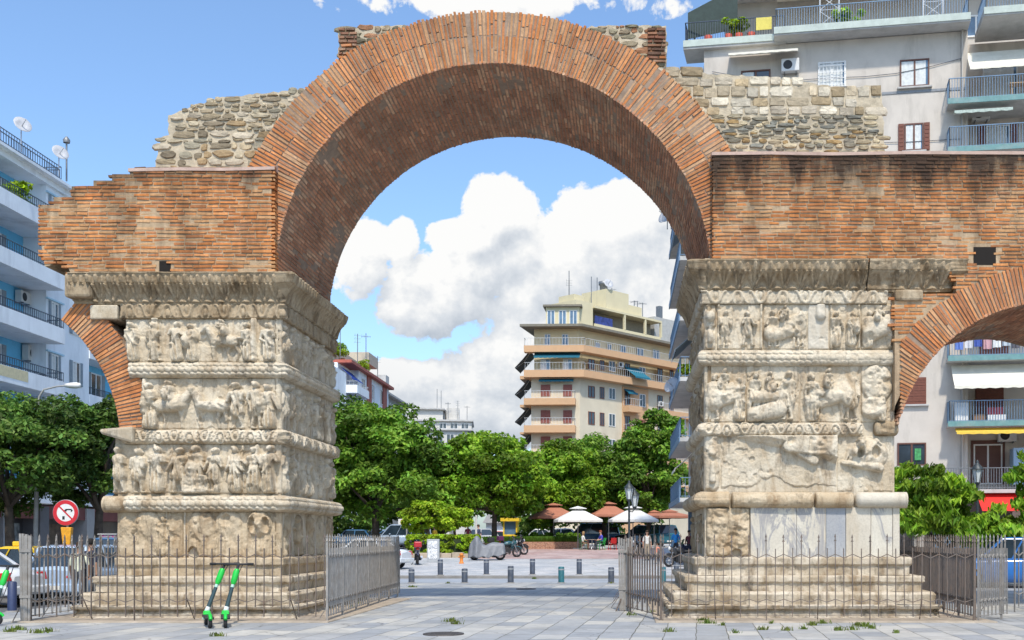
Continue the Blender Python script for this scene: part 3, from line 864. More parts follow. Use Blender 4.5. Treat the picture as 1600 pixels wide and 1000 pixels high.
def onring(a, k=385, Y=D + .3):
    """photo-plane pixel of a point inside the ring band, at angle a from the left springing"""
    return (771 - k * math.cos(R(a)), 440 - k * math.sin(R(a)))
LB = [onring(a) for a in range(62, 26, -3)]
RB = [onring(a) for a in range(152, 112, -3)]
AB = [onring(a, 392) for a in range(130, 49, -4)]
rubble('rubble_wall', [(243, 262), (247, 240), (250, 216), (264, 211), (263, 180), (300, 166), (333, 155), (370, 150), (440, 142), (520, 134)] + LB + [(400, 285), (300, 268)], YR, 61, D + 4.2)
zsplit = ZZ(186, YR)
rubble('rubble_wall', [(1030, 110), (1050, 108), (1090, 112), (1120, 117), (1180, 119), (1240, 124), (1300, 136), (1342, 138), (1352, 133), (1376, 136), (1378, 160), (1381, 205), (1384, 245), (1150, 245)] + RB, YR, 62, D + 4.2, blocks=lambda z: z > zsplit, pal=[(.30, .26, .18), (.22, .20, .15), (.38, .31, .2), (.18, .165, .13), (.45, .38, .25), (.33, .22, .1), (.2, .2, .17)], size=(.14, .42), hh=(.06, .12))
AL = [onring(q, 388) for q in range(74, 50, -3)]
AR = [onring(q, 388) for q in range(130, 105, -3)]
for pts, (a, b) in (([(529, 44), (560, 43), (616, 40), (664, 44)] + AL + [(529, 110)], (530, 558)), ([(878, 44), (945, 41), (1000, 40), (1041, 40), (1041, 108)] + AR, (1012, 1040))):
    ra = rubble('rubble_attic', pts, D + .32, 63 + a, D + 4.1, pal=[(.25, .21, .14), (.2, .18, .12), (.3, .24, .16), (.3, .15, .08)])
    mb = MB(); lay(mb, wallmap(D + .26), XX(a, D + .3), XX(b, D + .3), ZZ(100, D + .3), ZZ(44, D + .3), L=.3, pitch=.09, seed=a, pal=PALD + PAL[3:6])
    mb.build('brick_quoin', M_ring, ra, colattr=True)
# ================================================================== GROUND
def mat_paving(name, bw, rh, rotdeg, c1, c2, c3, mortar, gap=.016, stain=.5, offset=.5):
    m, g, b = newmat(name)
    co = objco(g)
    rot = g.mapping(co, rot=(0, 0, R(rotdeg)))
    wob = g.n('ShaderNodeVectorMath', {0: rot, 1: g.n('ShaderNodeVectorMath', {0: g.noise(co, 1.3, 2, .5, out=1), 1: (.05, .05, 0)}, operation='MULTIPLY').outputs[0]}, operation='ADD').outputs[0]
    br = g.n('ShaderNodeTexBrick', {'Vector': wob, 'Color1': (0, 0, 0, 1), 'Color2': (1, 1, 1, 1), 'Mortar': (.5, .5, .5, 1), 'Scale': 1.0, 'Mortar Size': gap, 'Mortar Smooth': .3, 'Bias': 0.0, 'Brick Width': bw, 'Row Height': rh}, offset=offset, offset_frequency=2, squash=1.35, squash_frequency=3)
    c = g.ramp(br.outputs[0], [(.0, c1), (.45, c2), (.8, c3), (1.0, c1)])
    c = g.mix(.4, c, g.mix(1.0, c, g.ramp(g.noise(co, 3.0, 7, .65), [(.25, (.55, .55, .55)), (.75, (1.45, 1.45, 1.45))]), 'MULTIPLY'))
    st = g.math('MULTIPLY', g.ramp(g.noise(co, .45, 7, .65), [(.48, 0.0), (.68, 1.0)]), stain)
    c = g.mix(st, c, tuple(x * .62 for x in c2))
    c = g.mix(g.math('MULTIPLY', g.ramp(g.noise(co, 1.9, 6, .7), [(.6, 0.0), (.7, 1.0)]), .3), c, (.16, .15, .13))
    c = g.mix(br.outputs[1], c, g.mix(g.ramp(g.noise(co, 2.2, 4, .6), [(.45, 0.0), (.6, 1.0)]), mortar, (.07, .075, .04)))
    ck = g.n('ShaderNodeTexVoronoi', {'Vector': g.n('ShaderNodeVectorMath', {0: rot, 1: g.n('ShaderNodeVectorMath', {0: g.noise(co, 2.5, 3, .6, out=1), 1: (.35, .35, 0)}, operation='MULTIPLY').outputs[0]}, operation='ADD').outputs[0], 'Scale': .55}, feature='DISTANCE_TO_EDGE').outputs[0]
    c = g.mix(g.math('MULTIPLY', g.ramp(ck, [(.0, 1.0), (.012, 0.0)]), g.math('MULTIPLY', g.ramp(g.noise(co, .8, 2, .5), [(.45, 0.0), (.55, 1.0)]), .7)), c, (.07, .065, .06))
    c = g.mix(g.ramp(g.noise(co, 11, 2, .5), [(.70, 0.0), (.73, .5)]), c, (.12, .115, .11))
    link(g, c, b.inputs['Base Color'])
    link(g, g.ramp(g.noise(co, 1.2, 4, .6), [(.3, .5), (.7, .8)]), b.inputs['Roughness'])
    h = g.math('ADD', g.math('MULTIPLY', br.outputs[1], -1.0), g.math('ADD', g.math('MULTIPLY', g.noise(co, 9, 5, .6), .35), g.math('MULTIPLY', br.outputs[0], .25)))
    bp = g.n('ShaderNodeBump', {'Height': h, 'Strength': .6, 'Distance': .02}); link(g, bp.outputs[0], b.inputs['Normal'])
    return m
M_pave = mat_paving('plaza_stone_slabs', .92, .56, 94, (.26, .275, .29), (.33, .34, .345), (.46, .445, .40), (.15, .14, .125), gap=.010, stain=.6)
M_pave2 = mat_paving('pavement_slabs', .9, .9, 40, (.38, .40, .42), (.44, .45, .46), (.52, .51, .50), (.2, .2, .2), stain=.3)
M_pink = mat_paving('pink_paving', 1.2, 1.2, 40, (.40, .26, .24), (.46, .31, .28), (.52, .40, .37), (.38, .36, .35), gap=.05, stain=.3)
M_asph = pm('road_asphalt', (.10, .103, .11), .85, .2, 3, bump=.5, stain=(.06, .06, .06), stain_amt=.5)
M_lane = pm('smooth_grey_lane', (.30, .33, .37), .75, .15, 1.4, bump=.3, stain=(.18, .19, .2), stain_amt=.6, stain_scale=.7)
M_kerb = pm('kerb_stone', (.23, .22, .205), .85, .15, 4, bump=.4, stain=(.16, .14, .11))
def sheet(name, x0, x1, y0, y1, mat, lift=0., kind='structure', nx=2):
    ys = sorted(set([y0, y1] + [y for y in (49, 85) if y0 < y < y1] + [y0 + (y1 - y0) * k / 12 for k in range(13)]))
    xs = [x0 + (x1 - x0) * k / nx for k in range(nx + 1)]
    v = [(x, y, gz(y) + lift) for y in ys for x in xs]; n = nx + 1
    f = [(j * n + i, j * n + i + 1, (j + 1) * n + i + 1, (j + 1) * n + i) for j in range(len(ys) - 1) for i in range(nx)]
    o = MB().add(v, f).build(name, mat)
    o['kind'] = kind
    return o
sheet('ground', -900, 900, -60, 1500, M_asph)
sheet('plaza', -14.2, 60, -30, 42.6, M_pave, .008)
sheet('lane', -14.2, 60, 42.6, 47.0, M_lane, .005)
sheet('pavement', -13.5, 8, 47.2, 66, M_pave2, .13)
sheet('paved_square', -13.5, 8, 66, 140, M_pave2, .13)
sheet('red_paving', -8.6, 3.0, 64, 81, M_pink, .136)
sheet('side_pavement', 8, 60, 47.2, 53.4, M_pave2, .13)
o = MB().box(-13.5, 60, 46.9, 47.2, -.05, .128).build('kerb', M_kerb, bevel=.02); o['kind'] = 'structure'
o = MB().box(-13.8, -13.5, 47.2, 66, -.05, .6).build('kerb', M_kerb); o['kind'] = 'structure'
bpy.data.objects.remove(o)
sheet('left_pavement', -34, -27.2, 18, 140, M_pave2, .13)
o = MB().box(-27.2, -26.9, 18, 120, -.05, 1.02).build('kerb', M_kerb)
me = o.data
for v in me.vertices:
    v.co.z = gz(v.co.y) + .125 if v.co.z > .5 else -.05
o['kind'] = 'structure'
def gs(x, y):
    """surface height where things stand"""
    if y > 47.2 and -13.5 < x < 60: return gz(y) + .13
    return gz(y) + .008
# low stone pads under the piers' enclosures
M_pad = pm('worn_pad_stone', (.36, .30, .23), .9, .2, 3, bump=.6, stain=(.19, .16, .13), stain_amt=.6)
o = MB().box(-12.3, -5.9, 22.15, 31, -.05, .035).build('stone_pad', M_pad, bevel=.02); o['kind'] = 'structure'
o = MB().box(.7, 7.6, 22.15, 31, -.05, .035).build('stone_pad', M_pad, bevel=.02); o['kind'] = 'structure'
# weeds in the joints
def blades(name, spots, mat, n=60, h=.12, sp=.12, kind='stuff', w=.012, seed=3):
    r = np.random.default_rng(seed); V = []; Q = []; T = []
    for (x, y, k) in spots:
        m = int(n * k)
        a = r.uniform(0, 6.28, m); d = np.abs(r.normal(0, sp * k, m)); hh = h * r.uniform(.4, 1.2, m) * (.6 + .4 * k)
        bx = x + d * np.cos(a) * 1.6; by = y + d * np.sin(a) * .6
        l = r.uniform(0, 6.28, m); lx = np.cos(l) * hh * .5; ly = np.sin(l) * hh * .5
        c = np.cos(a + 1.3) * w; s_ = np.sin(a + 1.3) * w
        z = np.array([gs(float(p), float(q)) for p, q in zip(bx, by)])
        b = len(V) * 1
        P = np.stack([np.stack([bx - c, by - s_, z], -1), np.stack([bx + c, by + s_, z], -1), np.stack([bx + lx * .5 + c * .7, by + ly * .5 + s_ * .7, z + hh * .7], -1), np.stack([bx + lx, by + ly, z + hh], -1)], 1)
        base = sum(len(v) for v in V)
        V.append(P.reshape(-1, 3)); Q.append(np.arange(m * 4).reshape(m, 4) + base)
        t = np.repeat(r.uniform(.6, 1.4, (m, 1)) * np.array([[1, 1, 1]]), 4, 0); T.append(t)
    o = np_mesh(name, np.concatenate(V), np.concatenate(Q), mat, None, False, np.concatenate(T))
    o['kind'] = kind
    return o
def mat_leaf(name, col, col2, rough=.55, trans=.35):
    m, g, b = newmat(name)
    at = g.n('ShaderNodeAttribute', attribute_name='tint').outputs['Color']
    s = g.n('ShaderNodeSeparateColor', {0: at}).outputs[1]
    c = g.mix(g.ramp(g.noise(objco(g), .8, 3, .5), [(.35, 0.0), (.65, 1.0)]), col, col2)
    c = g.mix(1.0, c, at, 'MULTIPLY')
    link(g, c, b.inputs['Base Color']); b.inputs['Roughness'].default_value = rough; b.inputs['Specular IOR Level'].default_value = .3
    tr = g.n('ShaderNodeBsdfTranslucent', {'Color': c})
    mx = g.n('ShaderNodeMixShader', {0: trans, 1: b.outputs[0], 2: tr.outputs[0]})
    out = [n for n in m.node_tree.nodes if n.type == 'OUTPUT_MATERIAL'][0]
    link(g, mx.outputs[0], out.inputs[0])
    return m
M_weed = mat_leaf('weed_green', (.12, .19, .03), (.17, .20, .04))
sp_ = []
for px, py, k in ((705, 972, 1.), (712, 976, .8), (1105, 975, 1.0), (1098, 972, .9), (1128, 978, .5), (1045, 988, .7), (1190, 985, .6), (1150, 990, .5), (1270, 978, .9), (1285, 975, .7), (1350, 980, 1.), (1362, 983, .7), (1230, 986, .6), (1310, 986, .7), (75, 988, .9), (60, 990, .8), (28, 985, .9), (15, 988, .7), (340, 995, .6), (645, 918, .8), (700, 912, .6), (955, 912, .5), (1020, 958, .5), (1255, 984, .5), (985, 962, .6), (1205, 975, .4), (1330, 985, .7), (1340, 978, .6), (835, 905, .9), (550, 950, .4), (1400, 990, .5), (560, 945, .5)):
    Y = F * EYE / (py - CY); sp_.append((XX(px, Y), Y, k * .8))
blades('weeds', sp_, M_weed, 90, .1, .09)
# manhole cover in the plaza
M_iron = pm('cast_iron', (.10, .09, .085), .6, .2, 8, metal=.6, bump=.4)
for px, py, r_, lb in ((693, 992, .36, 'round rusty manhole cover set in the slabs close to the camera'), (822, 921, .34, 'round dark manhole cover set in the slabs near the bollards')):
    Y = F * EYE / (py - CY); x = XX(px, Y)
    mb = MB(); mb.lathe([(0, .012), (r_ - .05, .012), (r_ - .045, .02), (r_, .02), (r_, 0)], (x, Y, .008), 32)
    for k in range(-3, 4): mb.box(x - .22, x + .22, Y + k * .07 - .012, Y + k * .07 + .012, .02, .026)
    tag(mb.build('manhole_cover', M_iron), lb, 'manhole cover')

# ================================================================== FENCES
M_fence = pm('rusty_fence_iron', (.16, .13, .11), .75, .3, 6, metal=.2, bump=.4, stain=(.16, .085, .045), stain_amt=.6, stain_scale=6)
M_fenceg = pm('skylit_grey_fence_paint', (.26, .245, .225), .7, .2, 6, metal=.1, bump=.3, stain=(.24, .19, .15), stain_amt=.6, stain_scale=4)  # grey paint of the posts; side fences' sky light put into the pale colour
def fence(x0, y0, x1, y1, label, mat, pitch=.17, seed=0, curl=False, hgt=1.74):
    z = gs((x0 + x1) / 2, (y0 + y1) / 2)
    t = thing('iron_fence', label, 'fence', (x0, y0, z), 'iron fences round the piers')
    L = math.hypot(x1 - x0, y1 - y0); dx, dy = (x1 - x0) / L, (y1 - y0) / L
    r = random.Random(seed); n = max(2, int(L / pitch)); p = L / n
    bars = MB(); top = MB(); bot = MB(); rail = MB()
    def pt(s, zz, o=0): return (x0 + dx * s - dy * o, y0 + dy * s + dx * o, z + zz)
    for i in range(n + 1):
        s = i * p; tall = i % 2 == 0
        h = hgt if tall else hgt - .24
        h += r.uniform(-.01, .01); k = r.uniform(-.012, .012)
        zb = 0.0 if i % 12 == 0 else (.1 if not tall else .3)
        w = .014; q = (.027 if pitch < .15 else .034) if i % 12 else .045
        a, b = pt(s, zb), pt(s + k, h)
        bars.bar(a, b, w, q, up=(dx, dy, 0)) if False else bars.hexa([pt(s - w / 2, zb, -q / 2), pt(s + w / 2, zb, -q / 2), pt(s + w / 2, zb, q / 2), pt(s - w / 2, zb, q / 2), pt(s + k - w / 2, h, -q / 2), pt(s + k + w / 2, h, -q / 2), pt(s + k + w / 2, h, q / 2), pt(s + k - w / 2, h, q / 2)])
        if tall:   # small spear head
            c = pt(s + k, h)
            bars.add([pt(s + k - .022, h - .02), pt(s + k + .022, h - .02), pt(s + k, h + .06), pt(s + k, h - .02, .02), pt(s + k, h - .02, -.02)], [(0, 3, 2), (3, 1, 2), (1, 4, 2), (4, 0, 2), (0, 4, 1, 3)])
            bars.hexa([pt(s + k - .03, h - .1, -.012), pt(s + k + .03, h - .1, -.012), pt(s + k + .03, h - .1, .012), pt(s + k - .03, h - .1, .012), pt(s + k - .012, h - .07, -.012), pt(s + k + .012, h - .07, -.012), pt(s + k + .012, h - .07, .012), pt(s + k - .012, h - .07, .012)])
        if i < n:
            za, zb2 = (hgt - .36, hgt - .44)
            if not tall: za, zb2 = zb2, za
            A, B = pt(s, za), pt(s + p, zb2)
            top.bar(A, B, .03, .014)
            A, B = pt(s, .46 if tall else .40), pt(s + p, .40 if tall else .46)
            bot.bar(A, B, .03, .014)
        if curl and tall and i + 2 <= n:
            pts = [pt(s + p + math.cos(a) * p * .8, hgt - .1 - math.sin(a) * .14) for a in np.linspace(0, math.pi, 9)]
            top.tube(pts, .008, 5)
    rail.bar(pt(0, .12), pt(L, .12), .03, .012)
    bars.build('palisade', mat, t); top.build('top_brace', mat, t); bot.build('bottom_brace', mat, t); rail.build('bottom_rail', mat, t)
    # raking stays
    st = MB()
    for i in range(6, n, 12):
        st.bar(pt(i * p, .5), pt(i * p + .05, -.01, .35), .02, .012)
    if st.n: st.build('stay', mat, t)
    return t
YF = 22.45
fence(-12.05, YF, -6.05, YF, 'rusty iron fence across the front of the left carved pier', M_fence, .172, 1)
fence(-6.0, YF, -6.5, 32.3, 'greyish iron fence running back along the right flank of the left pier', M_fenceg, .13, 2)
fence(-12.1, YF + .1, -12.15, 32.2, 'iron fence with scrolls running back along the left flank of the left pier', M_fenceg, .17, 3, curl=True)
fence(-12.1, 32.4, -6.55, 32.4, 'iron fence closing the back of the left pier enclosure', M_fence, .17, 4)
fence(.86, YF, 7.2, YF, 'rusty iron fence across the front of the right carved pier', M_fence, .172, 5)
fence(.82, YF + .05, .12, 25.8, 'short slanting iron fence at the left corner of the right pier enclosure', M_fence, .24, 6)
fence(.1, 25.9, .14, 32.4, 'iron fence seen end on running back from the slanting corner panel', M_fence, .17, 7)
fence(7.25, YF + .05, 7.5, 32.0, 'brown iron fence running back along the right flank of the right pier', M_fence, .1, 8)
fence(7.3, YF, 8.22, 23.4, 'short grey iron fence slanting back at the right corner of the right pier enclosure', M_fenceg, .085, 9)
fence(9.1, 25.4, 11.0, 26.2, 'separate grey iron fence at the right edge of the view', M_fenceg, .12, 10)
# tall bundled gate posts
def gatepost(x, y, label, h=1.78, w=.2):
    t = thing('gate_post', label, 'post', (x, y, 0))
    mb = MB(); r = random.Random(int(x * 10))
    for k in range(6):
        a = x - w / 2 + w * k / 5
        mb.bar((a * 1 + (x - a) * .25, y + r.uniform(-.02, .02), .02), (a, y + r.uniform(-.02, .02), h + r.uniform(-.03, .03)), .046, .05, up=(0, 1, 0))
    mb.build('post_shaft', M_fenceg, t)
    mb = MB()
    for zz in (.5, h - .35): mb.box(x - w / 2 - .012, x + w / 2 + .012, y - .045, y + .045, zz, zz + .06)
    mb.build('strap', M_fenceg, t)
    mb = MB(); mb.bar((x - .1, y - .05, .3), (x - .22, y - .12, .0), .03, .02); mb.build('foot_stay', M_fence, t)
gatepost(XX(40.5, 22.3), 22.3, 'thick grey post of bundled bars at the left end of the left pier fence')
gatepost(XX(977, 25.8), 25.8, 'thick grey post of bundled bars at the left end of the right pier fence', 1.72, .3)

# ================================================================== BOLLARDS
M_bol = pm('dark_blue_bollard_paint', (.055, .07, .10), .5, .25, 6, bump=.2, stain=(.14, .14, .13), stain_scale=5)
M_bolt = pm('teal_bollard_paint', (.02, .13, .16), .5, .2, 6, bump=.2, stain=(.1, .12, .12), stain_scale=5)
def bollard(px, py, top, label, mat=None, grp='bollards along the lane'):
    Y = F * (EYE - (.13 if py < 903 else .01)) / (py - CY)
    x = XX(px, Y); z = gs(x, Y); h = (py - top) * Y / F; r_ = .115
    t = thing('bollard', label, 'bollard', (x, Y, z), grp)
    MB().lathe([(r_, 0), (r_, h - .03), (r_ - .02, h - .005), (0, h)], (x, Y, z), 18).build('shaft', mat or M_bol, t)
    MB().lathe([(r_ + .05, 0), (r_ + .05, .015), (r_, .03)], (x, Y, z), 18).build('base_ring', M_kerb, t)
    MB().lathe([(r_ + .003, h - .14), (r_ + .003, h - .09)], (x, Y, z), 18).build('band', pm('pale_band', (.3, .32, .34), .5), t)
for px, py, top, lb, m in (
    (643, 911, 889, 'dark bollard in the front row beside the white car', None), (726, 911, 888, 'dark bollard in the front row in front of the board and hedge', None),
    (798, 911, 884, 'dark bollard in the front row with a pale patch on its top', None), (877, 911, 885, 'teal bollard in the front row in the middle of the plaza edge', M_bolt),
    (955, 911, 886, 'dark bollard in the front row just left of the slanting fence corner', None), (1036, 911, 886, 'teal bollard in the front row beside the right pier steps', M_bolt),
    (688, 899, 874, 'dark bollard in the back row below the white notice board', None), (760, 898, 874, 'dark bollard in the back row in front of the covered motorcycle', None),
    (832, 898, 873, 'dark bollard in the back row in front of the brick planter', None), (905, 898, 873, 'dark bollard in the back row in front of the white parasols', None),
    (1057, 899, 879, 'dark bollard in the back row in front of the big motorcycle', None)):
    bollard(px, py, top, lb, m)
# the low blue bollard by the cars
x, y = XX(18, 25), 25.5
t = thing('bollard', 'dark blue bollard beside the parked cars at the left edge', 'bollard', (XX(19, y), y, .008), 'bollards along the lane')
MB().lathe([(.1, 0), (.1, .68), (.08, .7), (0, .71)], (XX(19, y), y, .008), 18).build('shaft', pm('navy_bollard', (.03, .045, .11), .5), t)
MB().lathe([(.15, 0), (.15, .015), (.1, .03)], (XX(19, y), y, .008), 18).build('base_ring', M_kerb, t)

# ================================================================== LAMPS, SIGN, BOARDS
M_dark = pm('dark_green_iron', (.035, .045, .05), .5, .2, 6, metal=.3)
M_pole = pm('grey_pole', (.34, .34, .33), .6, .15, 4, stain=(.2, .17, .13))
M_glassl = pm('lamp_glass', (.55, .58, .58), .2, .1, 5)
M_yel = pm('yellow_sticker', (.75, .36, .02), .6, .25, 20, stain=(.6, .12, .04), stain_scale=14)
M_white = pm('white_paint', (.74, .74, .72), .5, .06, 5)
M_red = pm('sign_red', (.58, .02, .03), .45, .1, 6)
M_black = pm('black_paint', (.015, .015, .017), .5, .2, 6)
def lantern(mbp, mbg, mbc, x, y, z, k=1.0):
    mbp.lathe([(.05 * k, -.12), (.09 * k, -.05), (.1 * k, 0)], (x, y, z), 12)
    mbg.lathe([(.1 * k, 0), (.19 * k, .48 * k), (.0, .48 * k)], (x, y, z), 6, smooth=False)
    for i in range(6):
        a = 2 * math.pi * i / 6
        mbp.bar((x + .1 * k * math.cos(a), y + .1 * k * math.sin(a), z), (x + .2 * k * math.cos(a), y + .2 * k * math.sin(a), z + .48 * k), .02, .02)
    mbc.lathe([(.23 * k, .47 * k), (.22 * k, .52 * k), (.08 * k, .68 * k), (.05 * k, .72 * k), (.06 * k, .76 * k), (.0, .84 * k)], (x, y, z), 12)
def streetlamp(x, y, ztop, label, heads=((0, 0, 0),), k=1.0):
    z = gs(x, y)
    t = thing('street_lamp', label, 'street lamp', (x, y, z))
    MB().lathe([(.16, 0), (.16, .3), (.1, .4), (.085, .9), (.06, 1.0), (.05, ztop - z - .8 * k), (.05, ztop - z - .78 * k)], (x, y, z), 14).build('post', M_dark, t)
    for dx, dy, dz in heads:
        p, gl, c = MB(), MB(), MB()
        zz = ztop - .84 * k + dz
        lantern(p, gl, c, x + dx, y + dy, zz, k)
        if dx or dy: p.tube([(x, y, zz - .25), (x + dx * .6, y + dy * .6, zz - .28), (x + dx, y + dy, zz - .1)], .025, 8)
        lanternp = p.build('lantern', M_dark, t); gl.build('lamp_glass', M_glassl, lanternp); c.build('lamp_cap', M_dark, lanternp)
streetlamp(XX(983, 55), 55, ZZ(750, 55), 'dark double lantern street lamp in front of the white parasols', ((0, 0, 0), (.28, .35, -.35)), 1.15)
streetlamp(XX(1527, 44.5), 44.5, ZZ(718, 44.5), 'dark lantern street lamp rising behind the leafy tree by the grey building', ((0, 0, 0),), 1.1)
# curved pole lamp on the left
y = 42.4; x = XX(55, y); zt_ = ZZ(612, y)
t = thing('street_lamp', 'tall grey pole lamp with a curved arm in front of the left trees', 'street lamp', (x, y, 0))
mb = MB(); mb.tube([(x, y, 0), (x + .02, y, 2.2), (x + .13, y, zt_ - .6)], [.1, .085, .06], 12); mb.build('post', M_pole, t)
a0 = Vector((x + .13, y, zt_ - .6))
MB().tube([a0, a0 + Vector((.02, 0, .4)), a0 + Vector((.2, 0, .68)), a0 + Vector((.7, 0, .8)), a0 + Vector((1.1, 0, .84))], [.05, .04, .035, .03, .03], 10).build('arm', M_pole, t)
hd = a0 + Vector((1.1, 0, .84))
mb = MB(); mb.lathe([(.0, -.08), (.07, -.07), (.11, .15), (.12, .35), (.09, .5), (0, .52)], (hd.x, hd.y, hd.z), 12, axis='x'); mb.build('lamp_head', M_white, t)
MB().lathe([(.079, 1.75), (.078, 2.3)], (x + .018, y, 0), 12).build('sticker_band', M_yel, t)
MB().lathe([(.083, 1.35), (.08, 1.75)], (x + .012, y, 0), 12).build('poster_band', pm('peeling_poster', (.45, .42, .45), .7, .4, 18), t)

# no turn sign
y = 31.5; x = XX(103, y); zc = ZZ(801, y); rr = .36
t = thing('traffic_sign', 'round red and white no turning traffic sign with a black arrow and red slash', 'traffic sign', (x, y, 0))
MB().tube([(x + .02, y + .06, 0), (x + .02, y + .06, zc + .25)], .035, 10).build('post', M_pole, t)
def disc(r0, r1, yy, mat, name, par, n=40):
    mb = MB()
    v = []; 
    for i in range(n):
        a = 2 * math.pi * i / n
        v += [(x + r1 * math.cos(a), yy, zc + r1 * math.sin(a)), (x + max(r0, 1e-4) * math.cos(a), yy, zc + max(r0, 1e-4) * math.sin(a))]
    f = [(2 * i, 2 * ((i + 1) % n), 2 * ((i + 1) % n) + 1, 2 * i + 1) for i in range(n)]
    return mb.add(v, f).build(name, mat, par)
mb = MB(); mb.lathe([(0, .015), (rr + .012, .015), (rr + .012, -.015), (0, -.015)], (x, y, zc), 40, axis='y'); plate = mb.build('sign_plate', pm('sign_back', (.45, .46, .47), .45, .1, 5, metal=.5), t)
disc(0, rr, y - .019, M_white, 'sign_face', plate); disc(rr * .70, rr, y - .023, M_red, 'red_ring', plate)
mb = MB()
def q2(pts, yy): mb.add([(x + a * rr, yy, zc + b * rr) for a, b in pts], [tuple(range(len(pts)))])
q2([(-.26, -.55), (-.07, -.55), (-.07, -.28), (-.26, -.28)], y - .023); q2([(-.2, .06), (.02, .06), (.12, .2), (.42, .2), (.42, .02), (.58, .17), (.42, .33), (.42, .3), (.02, .3), (-.1, .2)], y - .023)
mb.build('black_arrow', M_black, plate)
mb = MB(); q2([(-.55, .47), (-.47, .55), (.55, -.47), (.47, -.55)], y - .027); mb.build('red_slash', M_red, plate)
mb = MB(); zz = zc - rr - .06
mb.hexa([(x - .07, y - .02, zz - .66), (x + .1, y - .02, zz - .66), (x + .1, y + .1, zz - .66), (x - .07, y + .1, zz - .66), (x - .14, y - .04, zz), (x + .17, y - .04, zz), (x + .17, y + .12, zz), (x - .14, y + .12, zz)])
mb.build('yellow_wrap', M_yel, t, bevel=.02)

# graffiti cabinet
def mat_graffiti(name, base, ink, thr=.56, sc_=5.0, ink2=None):
    m, g, b = newmat(name); co = objco(g)
    wv = g.noise(co, sc_, 2, .5, dist=2.5)
    band = g.ramp(wv, [(thr - .06, 0.0), (thr - .03, 1.0), (thr + .03, 1.0), (thr + .06, 0.0)])
    c = g.mix(band, base, ink)
    if ink2:
        w2 = g.noise(g.mapping(co, loc=(5, 3, 2)), sc_ * 1.3, 2, .5, dist=2.5)
        c = g.mix(g.ramp(w2, [(.52, 0.0), (.54, 1.0), (.57, 1.0), (.59, 0.0)]), c, ink2)
    link(g, c, b.inputs['Base Color']); b.inputs['Roughness'].default_value = .6
    return m
y = 36.0
t = thing('utility_cabinet', 'grey utility cabinet sprayed with magenta graffiti beside the left pier', 'cabinet', (XX(167, y), y, 0))
xa, xb = XX(154, y), XX(181, y); za = ZZ(836, y)
MB().box(xa, xb, y, y + .4, .1, za).build('cabinet_body', mat_graffiti('magenta_graffiti', (.32, .33, .34), (.5, .04, .22), .5, 3.2), t, bevel=.02)
MB().box(xa - .03, xb + .03, y - .03, y + .43, za + .002, za + .05).build('cabinet_lid', M_pole, t, bevel=.01)
MB().box(xa + .03, xb - .03, y + .03, y + .37, 0, .1).build('cabinet_base', M_kerb, t)
# notice board by the hedge
y = 60.0; z = gs(-10, y); xa, xb = XX(667, y), XX(686, y); z0, z1 = ZZ(874, y), ZZ(843, y)
t = thing('notice_board', 'white notice board with scribbles standing at the end of the hedge', 'notice board', ((xa + xb) / 2, y, z))
MB().box(xa, xb, y, y + .25, z, z1 + .02).build('board_body', pm('board_grey', (.38, .40, .42), .6), t, bevel=.02)
MB().box(xa + .06, xb - .1, y - .012, y - .002, z + .18, z1 - .08).build('poster', mat_graffiti('board_scribble', (.74, .75, .76), (.35, .37, .4), .5, 3.2), t)
# orange post
y = 58.5; x = XX(721, y); z = gs(x, y)
t = thing('hydrant_post', 'short orange post standing on the kerb beside the hedge', 'post', (x, y, z))
MB().lathe([(.13, 0), (.13, .06), (.09, .08), (.09, .42), (.11, .43), (.11, .5), (.05, .56), (0, .57)], (x, y, z), 14).build('post_body', pm('orange_paint', (.62, .2, .03), .6, .15, 6), t)
MB().tube([(x - .16, y, z + .36), (x + .16, y, z + .36)], .045, 8).build('outlet', pm('orange_paint', (.62, .2, .03)), t)
# low rubble kerb under the hedge and brick planter
M_brickp = None
# ================================================================== BUILDINGS
class Fac:
    """vertical facade plane: origin, direction along it, outward normal; s runs along, n outward"""
    def __init__(s, x0, y0, dx, dy, nx, ny):
        L = math.hypot(dx, dy); s.o = (x0, y0); s.d = (dx / L, dy / L); L2 = math.hypot(nx, ny); s.n = (nx / L2, ny / L2)
    def p(s, a, n, z): return (s.o[0] + s.d[0] * a + s.n[0] * n, s.o[1] + s.d[1] * a + s.n[1] * n, z)
    def at(s, px, py=None, n=0.0):
        """photo point -> (s, z) on the plane moved out by n"""
        k = (px - CX) / F; ox, oy = s.o[0] + s.n[0] * n, s.o[1] + s.n[1] * n
        a = (k * oy - ox) / (s.d[0] - k * s.d[1])
        y = oy + s.d[1] * a
        return a if py is None else (a, EYE + (CY - py) * y / F)
    def box(s, mb, s0, s1, n0, n1, z0, z1, mi=0):
        v = [s.p(a, n, z) for z in (z0, z1) for a, n in ((s0, n1), (s1, n1), (s1, n0), (s0, n0))]
        return mb.hexa(v, mi)
    def rect(s, p0, p1, t, b, n=0.):
        """photo rectangle -> s0, s1, z0, z1"""
        a, z1 = s.at(p0, t, n); b_, z0 = s.at((p0 + p1) / 2, b, n); c = s.at(p1, None, n)
        z1 = s.at((p0 + p1) / 2, t, n)[1]
        return min(a, c), max(a, c), z0, z1

